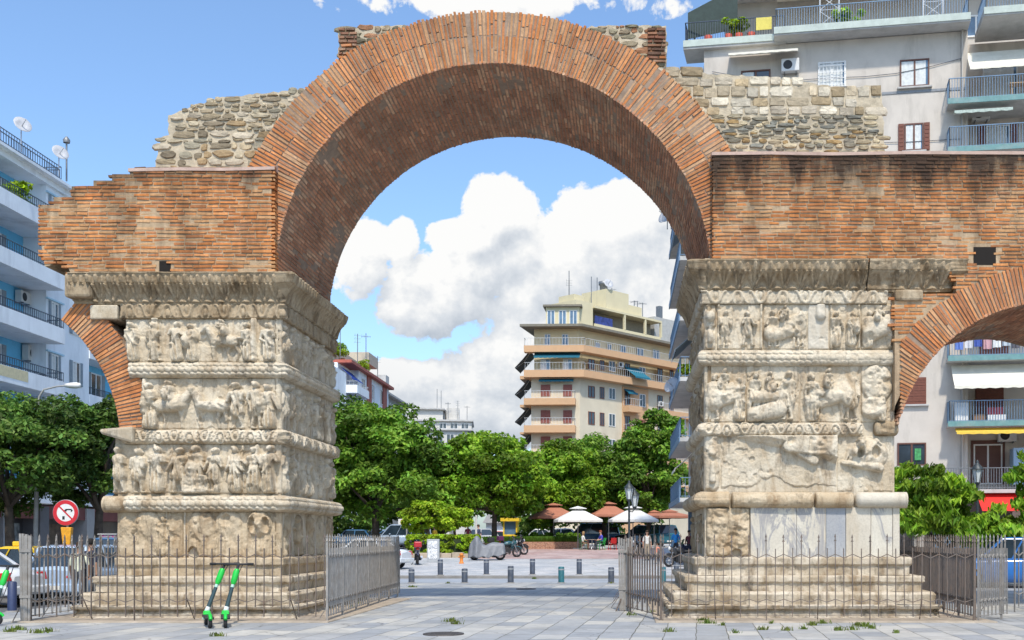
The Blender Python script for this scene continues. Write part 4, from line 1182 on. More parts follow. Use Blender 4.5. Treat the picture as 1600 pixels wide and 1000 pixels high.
M_rail = pm('blue_grey_railing', (.16, .25, .36), .5, .15, 6, metal=.2)
M_raild = pm('dark_railing', (.05, .07, .10), .5, .2, 6, metal=.2)
M_railw = pm('pale_railing', (.55, .57, .58), .5, .1, 6)
M_glass = pm('window_glass', (.035, .05, .065), .08, .3, 1.5, spec=.8)
M_glassb = pm('blue_window_glass', (.10, .17, .25), .08, .3, 1.5, spec=.8)
M_curt = pm('white_curtain', (.62, .64, .63), .8, .15, 6)
M_wood = pm('brown_shutter', (.16, .05, .028), .6, .15, 8)
M_woodr = pm('red_brown_shutter', (.24, .075, .055), .6, .15, 8)
M_gshut = pm('grey_shutter', (.24, .29, .33), .6, .12, 8)
M_wframe = pm('white_window_frame', (.72, .72, .70), .5, .05, 6)
M_bframe = pm('brown_window_frame', (.12, .05, .035), .6, .1, 6)
M_conc = pm('balcony_concrete', (.47, .46, .44), .85, .1, 2, bump=.2, stain=(.25, .24, .22))
M_aw = pm('cream_awning', (.68, .65, .55), .8, .06, 4, stain=(.5, .46, .36), stain_amt=.4)
M_awy = pm('yellow_awning', (.72, .48, .06), .8, .12, 5)
M_awt = pm('teal_awning', (.01, .13, .19), .8, .1, 5)
M_awr = pm('red_awning', (.72, .025, .018), .7, .08, 5)
M_ac = pm('air_conditioner_white', (.62, .62, .60), .5, .06, 6)
M_ant = pm('antenna_metal', (.20, .21, .22), .5, .2, 6, metal=.5)
M_dish = pm('dish_grey', (.42, .43, .45), .5, .1, 6)

def window(fc, par, p0, p1, t, b, frame=None, shutters=None, glass=None, curtain=False, sill=True, bars=False, n=0., mull=1, inset=.0, rect=None, fw=.07):
    s0, s1, z0, z1 = rect if rect else fc.rect(p0, p1, t, b, n)
    frame = frame or M_wframe
    fr = MB()
    fc.box(fr, s0, s1, n + .003, n + .06, z1 - fw, z1); fc.box(fr, s0, s1, n + .003, n + .06, z0, z0 + fw)
    fc.box(fr, s0, s0 + fw, n + .003, n + .058, z0 + fw, z1 - fw); fc.box(fr, s1 - fw, s1, n + .003, n + .058, z0 + fw, z1 - fw)
    for k in range(mull):
        c = s0 + (s1 - s0) * (k + 1) / (mull + 1)
        fc.box(fr, c - fw * .6, c + fw * .6, n + .004, n + .055, z0 + fw, z1 - fw)
    w = fr.build('window', frame, par)
    gl = MB(); fc.box(gl, s0 + fw, s1 - fw, n + .004, n + .02, z0 + fw, z1 - fw); gl.build('pane', glass or M_glass, w)
    if curtain:
        cu = MB(); m = 10; wd = (s1 - s0 - 2 * fw) * (.42 if curtain == 1 else .92)
        for k in range(m):
            a = s0 + fw + wd * k / m
            fc.box(cu, a, a + wd / m, n + .021, n + .028 + .008 * (k % 2), z0 + fw + .02, z1 - fw - .02)
        cu.build('curtain', M_curt, w)
    if shutters == 'closed':
        sh = MB(); k = int((z1 - z0) / .12)
        for i in range(k): fc.box(sh, s0 + .03, s1 - .03, n + .061, n + .075 + .012 * (i % 2), z0 + (z1 - z0) * i / k + .004, z0 + (z1 - z0) * (i + 1) / k - .004)
        c = (s0 + s1) / 2; fc.box(sh, c - .03, c + .03, n + .09, n + .1, z0, z1)
        sh.build('shutter', frame if frame in (M_wood, M_woodr) else M_woodr, w)
    elif shutters:
        wd = (s1 - s0) * .34
        for a in (s0 - wd, s1):
            sh = MB(); fc.box(sh, a + .02, a + wd - .02, n + .02, n + .07, z0, z1)
            for i in range(7): fc.box(sh, a + .06, a + wd - .06, n + .07, n + .085, z0 + (z1 - z0) * (i + .2) / 7, z0 + (z1 - z0) * (i + .8) / 7)
            sh.build('shutter', shutters, w)
    if sill:
        sl = MB(); fc.box(sl, s0 - .12, s1 + .12, n + .003, n + .16, z0 - .08, z0 - .003); sl.build('sill', M_conc, w)
    if bars:
        bb = MB()
        for i in range(8):
            a = s0 + (s1 - s0) * (i + .5) / 8; fc.box(bb, a - .012, a + .012, n + .09, n + .115, z0, z1)
        for i in range(4):
            z = z0 + (z1 - z0) * (i + .3) / 4; fc.box(bb, s0, s1, n + .116, n + .13, z - .012, z + .012)
        bb.build('grille', M_wframe, w)
    return w
def railing(fc, par, s0, s1, n0, n1, z0, h, mat, pitch=.13, solid=None):
    mb = MB()
    def run(a, b):
        a = Vector(a); b = Vector(b); L = (b - a).length; m = max(1, int(L / pitch))
        for i in range(m + 1):
            p = a.lerp(b, i / m); mb.box(p.x - .011, p.x + .011, p.y - .011, p.y + .011, p.z, p.z + h)
        mb.bar(a + Vector((0, 0, h)), b + Vector((0, 0, h)), .05, .035); mb.bar(a + Vector((0, 0, .08)), b + Vector((0, 0, .08)), .03, .025)
    run(fc.p(s0, n1, z0), fc.p(s1, n1, z0))
    if n1 - n0 > .2: run(fc.p(s0, n0, z0), fc.p(s0, n1, z0)); run(fc.p(s1, n0, z0), fc.p(s1, n1, z0))
    return mb.build('railing', mat, par)
def balcony(fc, par, s0, s1, z, depth, thick=.18, h=.95, rail=None, slab=None, edge=None, parapet=0, pmat=None, n0=0., pitch=.13):
    mb = MB(); fc.box(mb, s0, s1, n0 + .003, n0 + depth, z - thick, z)
    b = mb.build('balcony', slab or M_conc, par)
    if edge:
        e = MB(); fc.box(e, s0 - .03, s1 + .03, n0 + depth + .002, n0 + depth + .05, z - thick - .03, z + .05); e.build('edge_band', edge, b)
    if parapet:
        e = MB(); fc.box(e, s0, s1, n0 + depth - .1, n0 + depth - .003, z + .003, z + parapet)
        fc.box(e, s0, s0 + .1, n0 + .003, n0 + depth - .103, z + .003, z + parapet); fc.box(e, s1 - .1, s1, n0 + .003, n0 + depth - .103, z + .003, z + parapet)
        e.build('parapet', pmat or slab or M_conc, b)
    if rail: railing(fc, b, s0 + .05, s1 - .05, n0 + .05, n0 + depth - .05, z + parapet, h - parapet, rail, pitch)
    return b
def ac(fc, par, s, z, n=0., w=.85, h=.6, two=False):
    mb = MB(); fc.box(mb, s - w / 2, s + w / 2, n + .08, n + .42, z, z + h)
    a = mb.build('air_conditioner', M_ac, par, bevel=.02)
    c = fc.p(s - w * .14, n + .424, z + h / 2); ring = MB(); v = []; m = 18
    for i in range(m):
        t = 2 * math.pi * i / m
        v.append(fc.p(s - w * .14 + .22 * math.cos(t), n + .424, z + h / 2 + .22 * math.sin(t)))
    ring.add(v, [tuple(range(m))]); ring.build('fan', M_black, a)
    br = MB(); fc.box(br, s - w * .35, s - w * .3, n + .0, n + .45, z - .06, z - .002); fc.box(br, s + w * .3, s + w * .35, n, n + .45, z - .06, z - .002); br.build('bracket', M_ant, a)
def awning(fc, par, s0, s1, ztop, zbot, n0, n1, mat, valance=.18, arms=True):
    mb = MB(); m = max(6, int((s1 - s0) / .25)); th = .02
    v = []; 
    for i in range(m + 1):
        a = s0 + (s1 - s0) * i / m
        for j in range(5):
            t = j / 4; sag = -.06 * math.sin(math.pi * t)
            v.append(fc.p(a, n0 + (n1 - n0) * t, ztop + (zbot - ztop) * t + sag))
        v.append(fc.p(a, n1 + .01, zbot - valance * (.8 + .2 * (i % 2))))
    f = [(i * 6 + j, i * 6 + j + 1, (i + 1) * 6 + j + 1, (i + 1) * 6 + j) for i in range(m) for j in range(5)]
    mb.add(v, f); o = mb.build('awning', mat, par)
    md = o.modifiers.new('thickness', 'SOLIDIFY'); md.thickness = .02
    if arms:
        am = MB()
        for a in (s0 + .3, s1 - .3):
            k = 1 if a < (s0 + s1) / 2 else -1
            am.bar(fc.p(a, n0 + .05, ztop - .25), fc.p(a + k * .8, (n0 + n1) / 2, (ztop + zbot) / 2 - .2), .04, .04); am.bar(fc.p(a + k * .8, (n0 + n1) / 2, (ztop + zbot) / 2 - .2), fc.p(a, n1 - .03, zbot - .03), .04, .04)
        am.build('awning_arm', M_railw, o)
    return o
def antenna(par, x, y, z, h, kind=0, seed=0):
    r = random.Random(seed + int(h * 100)); mb = MB()
    mb.tube([(x, y, z - .2), (x, y, z + h)], .05, 6)
    if kind == 0:
        d = r.uniform(-.8, .8); b0 = Vector((x - .5 * math.cos(d), y - .5 * math.sin(d), z + h * .92)); b1 = Vector((x + .5 * math.cos(d), y + .5 * math.sin(d), z + h * .92))
        mb.bar(b0, b1, .03, .03)
        for i in range(7):
            p = b0.lerp(b1, i / 6); l = .34 - .03 * i
            mb.bar(p - Vector((math.sin(d) * -l, math.cos(d) * l, 0)), p + Vector((math.sin(d) * -l, math.cos(d) * l, 0)), .02, .02, up=(0, 0, 1))
            mb.bar(p - Vector((0, 0, l * .6)), p + Vector((0, 0, l * .6)), .018, .018)
    elif kind == 1:
        for k in range(3):
            zz = z + h * (.75 + .1 * k); mb.bar((x - .35, y, zz), (x + .35, y, zz), .022, .022)
            mb.bar((x - .3, y - .1, zz), (x - .3, y + .3, zz + .25), .02, .02)
    return mb.build('antenna', M_ant, par)
def dish(par, x, y, z, r_=.4, az=0.0, h=.8):
    mb = MB(); mb.tube([(x, y, z), (x, y, z + h)], .03, 8)
    ax = Vector((math.sin(az), -math.cos(az), .45)).normalized(); u = ax.orthogonal().normalized(); w_ = ax.cross(u); c = Vector((x, y, z + h)) + ax * .08
    v = [c - ax * .0]; f = []; n = 18
    for k, (rr, dd) in enumerate(((.5, .04), (1.0, .16))):
        for i in range(n):
            t = 2 * math.pi * i / n; v.append(c + (u * math.cos(t) + w_ * math.sin(t)) * r_ * rr + ax * dd * r_ * 2)
    f = [(0, 1 + i, 1 + (i + 1) % n) for i in range(n)] + [(1 + i, 1 + n + i, 1 + n + (i + 1) % n, 1 + (i + 1) % n) for i in range(n)]
    mb.add(v, f, 0, True); mb.bar(c, c + ax * r_ * 1.2, .025, .025)
    o = mb.build('satellite_dish', M_dish, par)
    md = o.modifiers.new('thickness', 'SOLIDIFY'); md.thickness = .015
    return o

# ---------------------------------------------------------------- grey block on the right
M_gw = pm('grey_render', (.56, .51, .45), .9, .07, 1.0, bump=.25, stain=(.33, .30, .26), stain_amt=.8, stain_scale=.9, streak=True)
M_gw2 = pm('grey_render_recess', (.50, .46, .405), .9, .07, 1.0, bump=.25, stain=(.33, .31, .28), stain_amt=.5, streak=True)
M_green = pm('teal_edge_paint', (.13, .27, .27), .6, .15, 5, stain=(.35, .36, .33))
fg = Fac(4.09, 54, .9863, -.1650, -.1650, -.9863)
bt = thing('apartment_building', 'grey rendered apartment block with blue railed balconies behind the right pier', 'building', (14, 52, 0))
ZT = 25.7
sA = fg.at(1512)      # recess starts
mb = MB()
fg.box(mb, 0, sA, -12, 0, 3.6, ZT); fg.box(mb, sA + .003, 40, -12, -1.5, 3.6, ZT - .002)
wall = mb.build('wall', [M_gw], bt)
mb = MB(); fg.box(mb, .3, 40, -11, -.6, -.2, 3.59); mb.build('shop_front', pm('shop_dark', (.05, .05, .055), .3, .3, 2, spec=.6), bt)
for a in (1.2, 5.5, 10, 14.5, 19, 24):
    mb = MB(); fg.box(mb, a, a + .5, -.6, -.05, -.2, 3.59); mb.build('shop_column', M_gw2, bt)
for k in range(6):
    mb = MB(); a = 2.2 + k * 4.4; fg.box(mb, a, a + 2.6, -.6, -.56, .3, 2.6); mb.build('shop_window', M_glassb, bt)
mb = MB(); fg.box(mb, .3, 40, -.55, -.1, 2.9, 3.55); mb.build('shop_fascia', pm('fascia_dark', (.09, .07, .06), .6, .3, 1.5), bt)
# side facade along the street, facing left
fs = Fac(4.09, 54, 0, 1, -1, 0)
mb = MB(); fs.box(mb, .05, 12.4, -4, 0, 3.6, 25.0); mb.build('side_wall', M_gw2, bt)
mb = MB(); fs.box(mb, .3, 12.3, -3.8, -.4, -.2, 3.59); mb.build('shop_front', pm('shop_dark', (.05, .05, .055)), bt)
M_bcol = pm('blue_column_paint', (.03, .09, .42), .6, .15, 4)
for a in (1.0, 6, 11.5):
    mb = MB(); fs.box(mb, a, a + .6, -.4, .05, -.1, 3.59); mb.build('shop_column', M_bcol if a == 1.0 else M_rail, bt)
r = random.Random(5)
for k in range(7):
    z = 3.75 + k * 3.0
    for j in range(1):
        s0 = .6
        b = balcony(fs, bt, s0, s0 + 11.6, z, 1.15, .2, 1.0, M_rail, M_conc, M_rail, pitch=.2)
        if (k + j) % 2 == 0: awning(fs, bt, s0 + .8, s0 + 4.2, z + 2.7, z + 1.5, .1, 1.35, M_gshut if k % 3 else M_aw, .15, False)
        window(fs, bt, 0, 0, 0, 0, M_wframe, None, M_glass, False, False, rect=(s0 + 1, s0 + 2.6, z + .05, z + 2.2))
        window(fs, bt, 0, 0, 0, 0, M_wframe, None, M_glass, False, False, rect=(s0 + 5.5, s0 + 7.2, z + .05, z + 2.2))
dish(bt, 2.75, 60, 18.6, .5, -.9, .7); dish(bt, 2.8, 58.5, 9.2, .45, -.8, .6)
dish(bt, 2.75, 65, 20.0, .5, -.9, .7)
# roof terrace slab + set back floor
s0, z0 = fg.at(1108, 92); zt_ = fg.at(1108, 84)[1]
zr = ZT
for a, b, dn, dz in ((-1.0, fg.at(1228), .25, -.0), (fg.at(1210), fg.at(1512), .95, .0), (fg.at(1530), 34, 1.35, .0)):
    mb = MB(); fg.box(mb, a, b, -1.4 - (a < 0) * .01, dn, zr + .0 + (dn > .9) * .03, zr + .33 + dz + (dn > .9) * .03); o = mb.build('terrace_slab', M_conc, bt)
    e = MB(); fg.box(e, a, b, dn + .002, dn + .05, zr + .1, zr + .42); e.build('edge_band', pm('pale_green_edge', (.46, .52, .47), .7, .1, 4, stain=(.3, .33, .3)), o)
    railing(fg, o, a + .1, b - .1, -1, dn - .06, zr + .36, .95, M_raild if a < 0 else M_rail, .12)
mb = MB(); fg.box(mb, 1.5, 34, -11, -2.4, zr + .01, zr + 3.3); mb.build('penthouse', M_gw2, bt)
for p0, p1, t, b in ((1225, 1280, 55, 68), (1370, 1386, 46, 60), (1398, 1435, 45, 60), (1505, 1545, 38, 58)):
    window(fg, bt, p0, p1, t - 14, b, M_wframe, None, M_glassb, False, False, n=-2.4)
mb = MB(); fg.box(mb, .6, 34, -11, -.9, zr + 3.3, zr + 3.55); o = mb.build('penthouse_roof', M_conc, bt)
e = MB(); fg.box(e, .6, 34, -.898, -.84, zr + 3.32, zr + 3.62); e.build('edge_band', pm('tan_edge', (.5, .42, .32), .8, .1, 4), o)
mb = MB(); fg.box(mb, 3.0, 34, -10, -1.6, zr + 3.56, zr + 4.5); o = mb.build('roof_parapet', M_gw, bt); railing(fg, o, 3.0, 30, -2, -1.65, zr + 4.51, .9, M_rail, .2)
awning(fg, bt, 3.5, 10.5, zr + 3.2, zr + 2.7, -2.3, -.6, M_aw, .08, False)
# dark shade sail + plants at the left end of the terrace
mb = MB(); mb.add([fg.p(-.8, 0, zr + 1.9), fg.p(-.8, 0, zr + .6), fg.p(1.6, -.6, zr + 3.3), fg.p(1.6, -.6, zr + 1.2), fg.p(-.8, -3, zr + 1.9)], [(0, 1, 3, 2), (0, 2, 4)]); o = mb.build('shade_net', pm('dark_green_net', (.03, .05, .045), .8, .2, 5), bt)
o.modifiers.new('thickness', 'SOLIDIFY').thickness = .02
for k, a in enumerate((.2, 1.2, 1.7, 2.3)):
    mb = MB(); c = fg.p(a, -.0, zr + .36); mb.lathe([(.16, 0), (.2, .3), (.17, .3), (0, .27)], c, 12); mb.build('flower_pot', pm('terracotta_red', (.45, .07, .04), .7, .1, 6), bt)
mb = MB(); fg.box(mb, 2.55, 3.3, .27, .30, zr + .65, zr + 1.25); mb.build('hanging_cloth', pm('yellow_cloth', (.65, .55, .12), .8, .1, 6), bt)
# scaffold towers
for p in (1296, 1458):
    a = fg.at(p, None, .4); mb = MB()
    for da in (-.45, .45):
        mb.tube([fg.p(a + da, .35, zr + .4), fg.p(a + da, .35, zr + 5)], .035, 6)
    for i in range(5):
        z = zr + .6 + i * .75
        mb.bar(fg.p(a - .45, .35, z), fg.p(a + .45, .35, z + .7), .025, .025); mb.bar(fg.p(a + .45, .35, z), fg.p(a - .45, .35, z + .7), .025, .025); mb.bar(fg.p(a - .45, .35, z), fg.p(a + .45, .35, z), .02, .02)
    mb.build('lattice_post', M_railw, bt)
# front windows
window(fg, bt, 1278, 1322, 97, 137, M_wframe, None, M_glassb, 2, False, bars=True)
window(fg, bt, 1406, 1452, 93, 136, M_bframe, None, M_glassb, 2, True)
window(fg, bt, 1413, 1443, 193, 236, M_bframe, M_wood, M_glassb, 2, True)
window(fg, bt, 1158, 1204, 110, 140, M_bframe, None, M_glass, 1, True)
window(fg, bt, 1408, 1447, 590, 632, M_wood, 'closed', sill=True)
window(fg, bt, 1402, 1447, 692, 728, M_bframe, None, M_glass, False, True)
st = MB(); a, b_, z0, z1 = fg.rect(1425, 1443, 697, 723); fg.box(st, a + .12, b_ - .12, .062, .066, z0 + .12, z1 - .12); st.build('window_sticker', pm('green_sticker', (.06, .3, .1), .6, .5, 9), bt)
for t, b in ((292, 334), (392, 434), (492, 534)):
    window(fg, bt, 1410, 1447, t, b, M_wood, 'closed', sill=True); window(fg, bt, 1278, 1322, t, b, M_wood, 'closed', sill=True)
ac(fg, bt, fg.at(1235), fg.at(1235, 116)[1])
awning(fg, bt, fg.at(1140), fg.at(1247), fg.at(1190, 84)[1], fg.at(1190, 92)[1], .05, .9, M_aw, .12, False)
mb = MB(); p0 = fg.p(sA - .25, .08, 3.6); mb.tube([p0, (p0[0], p0[1], ZT)], .05, 8); mb.build('downpipe', M_gw2, bt)
mb = MB(); fg.box(mb, fg.at(1378), sA - .1, .003, .03, fg.at(1400, 147)[1], fg.at(1400, 143)[1]); mb.build('cable_line', M_ant, bt)
# loose cables hanging across the grey front
mb = MB()
for a0_, z0_, a1_, z1_ in ((.4, 24.6, 6.2, 23.9), (6.2, 23.9, sA - .3, 24.4), (2.2, 21.3, sA - .3, 20.6), (fg.at(1250), 24.0, fg.at(1252), 15.0)):
    mb.tube([fg.p(a0_ + (a1_ - a0_) * t, .05, z0_ + (z1_ - z0_) * t - .25 * math.sin(math.pi * t)) for t in (0, .25, .5, .75, 1)], .014, 5)
mb.build('cable_line', M_raild, bt)
# recessed balconies on the right
sl = fg.at(1482, None, .9)
levels = [152, 228, 330, 430, 556, 659, 764]
for k, py in enumerate(levels):
    z = fg.at(1545, py, .9)[1]
    a = sl if k < 6 else fg.at(1410, None, .6)
    b = balcony(fg, bt, a, a + 9.5, z, .9 if k < 6 else .6, .17, 1.0, M_rail if k < 6 else M_ant, M_conc, M_green if k < 6 else None, pitch=.12)
    # floor of the recess
    mb = MB(); fg.box(mb, sA + .01, a + 9.5, -1.49, -.002, z - .15, z); mb.build('recess_floor', M_conc, bt)
rec = -1.5
for p0, p1, t, b, kw in ((1535, 1590, 104, 152, dict(frame=M_wframe, glass=M_glassb, curtain=2)), (1540, 1578, 196, 240, dict(frame=M_wframe, shutters=M_wood, glass=M_glassb, curtain=2)),
                         (1524, 1568, 606, 660, dict(frame=M_wood, shutters='closed')), (1521, 1566, 694, 757, dict(frame=M_wframe, glass=M_glass)), (1530, 1575, 300, 332, dict(frame=M_wood, shutters='closed')), (1530, 1575, 396, 432, dict(frame=M_wood, shutters='closed')), (1530, 1575, 508, 556, dict(frame=M_wood, shutters='closed'))):
    window(fg, bt, p0, p1, t, b, sill=False, n=rec, **kw)
mb = MB(); a, b_, z0, z1 = fg.rect(1518, 1569, 690, 757, rec); fg.box(mb, a - .03, b_ + .03, rec + .001, rec + .05, z0, z1 + .06); mb.build('door_surround', M_bframe, bt)
awning(fg, bt, fg.at(1512), fg.at(1512) + 5, fg.at(1550, 76)[1], fg.at(1550, 104, .7)[1], -.3, .75, M_aw, .1, False)
awning(fg, bt, fg.at(1490, None, 1), fg.at(1490, None, 1) + 5.2, fg.at(1550, 570)[1], fg.at(1545, 602, 1.2)[1], .1, 1.35, M_aw, .16)
awning(fg, bt, fg.at(1494, None, 1), fg.at(1494, None, 1) + 6, fg.at(1550, 667, 1)[1], fg.at(1550, 674, 1)[1], .6, 1.2, M_awy, .14, False)
awning(fg, bt, fg.at(1492, None, 1), fg.at(1492, None, 1) + 2.6, fg.at(1520, 167, .8)[1], fg.at(1520, 172, .8)[1], .2, .9, pm('striped_green_awning', (.38, .45, .40), .8, .2, 12), .16, False)
awning(fg, bt, fg.at(1532, None, 1.2), fg.at(1532, None, 1.2) + 9, fg.at(1560, 768)[1], fg.at(1560, 797, 1.4)[1], .02, 1.7, M_awr, .05, False)
ac(fg, bt, fg.at(1531, None, rec), fg.at(1531, 192, rec)[1], rec); ac(fg, bt, fg.at(1572, None, rec), fg.at(1572, 691, rec)[1], rec)
mb = MB(); fg.box(mb, fg.at(1583), fg.at(1583) + 2.2, -.9, .1, fg.at(1590, 757)[1], fg.at(1590, 700)[1]); mb.build('balcony_screen', pm('pale_blue_panel', (.28, .42, .55), .6, .08, 3), bt)
# things on balconies: laundry, boxes, table, potted plants
def lying(name, label, cat, fc, s0, s1, n0, n1, z0, z1, mat, grp=None, bevel=.01):
    mb = MB(); fc.box(mb, s0, s1, n0, n1, z0, z1)
    return tag(mb.build(name, mat, bevel=bevel), label, cat, grp)
zl = fg.at(1545, 545, .85)[1]
laundry = [(.12, .2, .5), (.55, .55, .58), (.06, .1, .35), (.5, .3, .32), (.65, .66, .65), (.4, .45, .5), (.1, .1, .12), (.6, .5, .5)]
for i, c in enumerate(laundry):
    a = sl + .3 + i * .42
    mb = MB(); m = 5; v = []
    for j in range(m + 1):
        v += [fg.p(a + .36 * j / m, .93 + .02 * math.sin(j * 2.1 + i), zl + .62), fg.p(a + .36 * j / m, .93 + .05 * math.sin(j * 2.3 + i), zl - .02 + .06 * (i % 3))]
    mb.add(v, [(2 * j, 2 * j + 2, 2 * j + 3, 2 * j + 1) for j in range(m)])
    o = mb.build('hung_laundry', pm('laundry_%d' % i, c, .9, .12, 6)); o.modifiers.new('thickness', 'SOLIDIFY').thickness = .012
    tag(o, 'piece of washing hung over the balcony rail above the cream awning', 'laundry', 'washing on the balcony above the cream awning')
z = fg.at(1545, 659, .9)[1]
lying('storage_box', 'white storage cupboard at the left end of the balcony above the yellow awning', 'cupboard', fg, sl + .35, sl + .95, .15, .6, z + .005, z + .95, M_white)
lying('storage_box', 'brown wooden crate next to the white cupboard above the yellow awning', 'crate', fg, sl + 1.15, sl + 1.7, .2, .6, z + .005, z + .4, pm('crate_brown', (.22, .13, .07), .7))
lying('storage_box', 'red crate stacked on a white box above the yellow awning', 'crate', fg, sl + 1.8, sl + 2.5, .2, .6, z + .36, z + .7, pm('crate_red', (.4, .05, .06), .6))
lying('storage_box', 'low white box under the red crate above the yellow awning', 'box', fg, sl + 1.8, sl + 2.6, .15, .65, z + .005, z + .35, M_white)
z = fg.at(1545, 152, .9)[1]
t = thing('balcony_table', 'small wooden table on the railed balcony under the cream awning', 'table', fg.p(sl + 3.3, .35, z))
mb = MB(); fg.box(mb, sl + 2.8, sl + 3.9, .1, .6, z + .7, z + .74); mb.build('table_top', pm('pale_wood', (.45, .3, .16), .6, .15, 8), t)
for a in (2.9, 3.8):
    for n_ in (.16, .54):
        mb = MB(); fg.box(mb, sl + a - .02, sl + a + .02, n_ - .02, n_ + .02, z, z + .7); mb.build('leg', pm('pale_wood', (.45, .3, .16)), t)

# ---------------------------------------------------------------- blue and white block on the left
M_bw = pm('white_render', (.82, .86, .89), .85, .05, 1.2, bump=.15, stain=(.42, .45, .48), stain_amt=.5, stain_scale=.8, streak=True)
M_blue = pm('sky_blue_render', (.17, .56, .84), .85, .07, 1.2, bump=.15, stain=(.10, .26, .42), stain_amt=.5)
M_blue2 = pm('pale_blue_render', (.45, .66, .78), .85, .07, 1.2, bump=.15)
fl = Fac(-30, 44, 0, 1, 1, 0)
bl = thing('apartment_building', 'blue and white apartment block with long balconies at the left edge', 'building', (-30, 55, 0))
aB = fl.at(72); aC = fl.at(139); aE = fl.at(192)
floors = [3.6, 6.4, 9.2, 11.95, 14.75, 17.5, 20.25]
mb = MB(); fl.box(mb, -30, aB, -14, -1.2, 3.6, 20.2); fl.box(mb, aC, aE + 3, -14, -1.2, 3.6, 20.2); mb.build('wall', M_blue, bl)
mb = MB(); fl.box(mb, aB + .002, aC - .002, -13.9, 0, 3.6, 20.2); mb.build('white_bay', M_bw, bl)
mb = MB(); fl.box(mb, -30, aE + 3, -14.2, .15, 20.201, 20.5); fl.box(mb, -30, aE + 3, -.3, .5, 20.501, 20.65); mb.build('roof_cornice', M_bw, bl)
for z in floors[:-1]:
    balcony(fl, bl, -30, aB - .01, z + .12, 1.25, .18, .95, M_raild, M_bw, None, .55, M_bw, n0=-1.2 + .0, pitch=.16)
    balcony(fl, bl, aC + .01, aE + 2.5, z + .12, 1.25, .18, .95, M_raild, M_bw, None, .55, M_bw, n0=-1.2, pitch=.16)
    mb = MB(); fl.box(mb, -30, aB - .015, .056, 1.0, z - .1, z + .68); o = mb.build('balcony_front', M_bw, bl)
    railing(fl, o, -30, aB - .1, .1, .95, z + .69, .45, M_raild, .2)
    for a in (aB - 3.4, aB - 8.5, aB - 13.5):
        window(fl, bl, 0, 0, 0, 0, M_bw, M_gshut, M_glass, False, False, rect=(a, a + 1.3, z + .15, z + 2.3), n=-1.2)
    window(fl, bl, 0, 0, 0, 0, M_bw, M_gshut, M_glass, False, False, rect=(aE - 1.6, aE - .3, z + .15, z + 2.3), n=-1.2)
    w0, w1 = fl.at(79), fl.at(90)
    window(fl, bl, 0, 0, 0, 0, M_wframe, M_gshut, M_glass, 1, False, rect=(w0, w1, z + .95, z + 2.25)); window(fl, bl, 0, 0, 0, 0, M_wframe, M_gshut, M_glass, 1, False, rect=(fl.at(112), fl.at(124), z + .95, z + 2.25))
    hd = MB(); fl.box(hd, w0 - .5, w1 + .5, .003, .12, z + 2.3, z + 2.38); hd.build('window_hood', M_blue2, bl)
ac(fl, bl, fl.at(28, None, -1.2), 13.9, -1.2); ac(fl, bl, fl.at(42, None, -1.2), 13.9, -1.2); ac(fl, bl, fl.at(40, None, -1.2), 11.0, -1.2, 1.0, .8)
mb = MB(); fl.box(mb, aB - 7.2, aB - 3.6, .99, 1.01, floors[2] + .15, floors[2] + .66); mb.build('cream_panel', pm('cream_panel', (.66, .58, .36), .7), bl)
# setback top floor
mb = MB(); fl.box(mb, -30, 16.8, -13, -2.2, 20.51, 21.5); mb.build('penthouse', M_blue2, bl)
for a in (aB - 6, aB - 2.5, aB + .6):
    window(fl, bl, 0, 0, 0, 0, M_bframe, None, M_glass, False, False, rect=(a, a + 1.6, 20.55, 21.45), n=-2.2)
railing(fl, bl, -30, 14, -.2, .4, 20.66, .5, M_raild, .22)
mb = MB(); fl.box(mb, -30, 17.6, -13.2, -1.2, 21.5, 21.72); o = mb.build('penthouse_roof', M_bw, bl); railing(fl, o, -30, 17.5, -3, -1.3, 21.73, .75, M_raild, .25)
dish(bl, -31.0, 44 + fl.at(33, None, -1), 21.7, .45, .9, 1.3); dish(bl, -31.0, 44 + fl.at(92, None, -1), 21.7, .45, .9, 1.2)
t_ = fl.at(104, None, -1); mb = MB(); mb.tube([(-31, 44 + t_, 21.7), (-31, 44 + t_, 23.9)], .05, 6); mb.lathe([(.18, 2.35), (.2, 2.5), (.05, 2.7)], (-31, 44 + t_, 21.5), 8); mb.build('roof_lamp', M_ant, bl)
mb = MB(); fl.box(mb, -30, fl.at(6, None, -3), -9, -3.2, 21.73, 24.0); mb.build('stair_tower', M_bw, bl)
# shops under
mb = MB(); fl.box(mb, -30, aE + 3, -13, -1.0, 0, 3.59); mb.build('shop_front', pm('shop_dark', (.05, .05, .055)), bl)
for i, (a, c) in enumerate(((-2, (.3, .02, .02)), (2.6, (.24, .25, .27)), (6.2, (.28, .02, .025)), (9.6, (.25, .26, .28)), (13.0, (.12, .12, .13)), (18, (.3, .3, .3)))):
    mb = MB(); fl.box(mb, a, a + .9, -1.0, -.1, 0, 3.4); mb.build('shop_column', pm('shop_column_%d' % i, c, .6, .1, 4), bl)
mb = MB(); fl.box(mb, -30, aE + 3, -.95, -.2, 2.75, 3.45); mb.build('shop_fascia', pm('shop_fascia_red', (.16, .05, .045), .6, .3, .8), bl)
for i, (a, w_, c) in enumerate(((-.8, 2.8, (.55, .22, .03)), (3.9, 2.0, (.05, .12, .3)), (7.3, 2, (.4, .38, .3)), (10.8, 1.8, (.2, .22, .22)), (14.3, 3.2, (.1, .07, .05)))):
    mb = MB(); fl.box(mb, a, a + w_, -1.0, -.95, .2, 2.5); mb.build('shop_window', pm('shop_display_%d' % i, c, .3, .7, 3.5), bl)

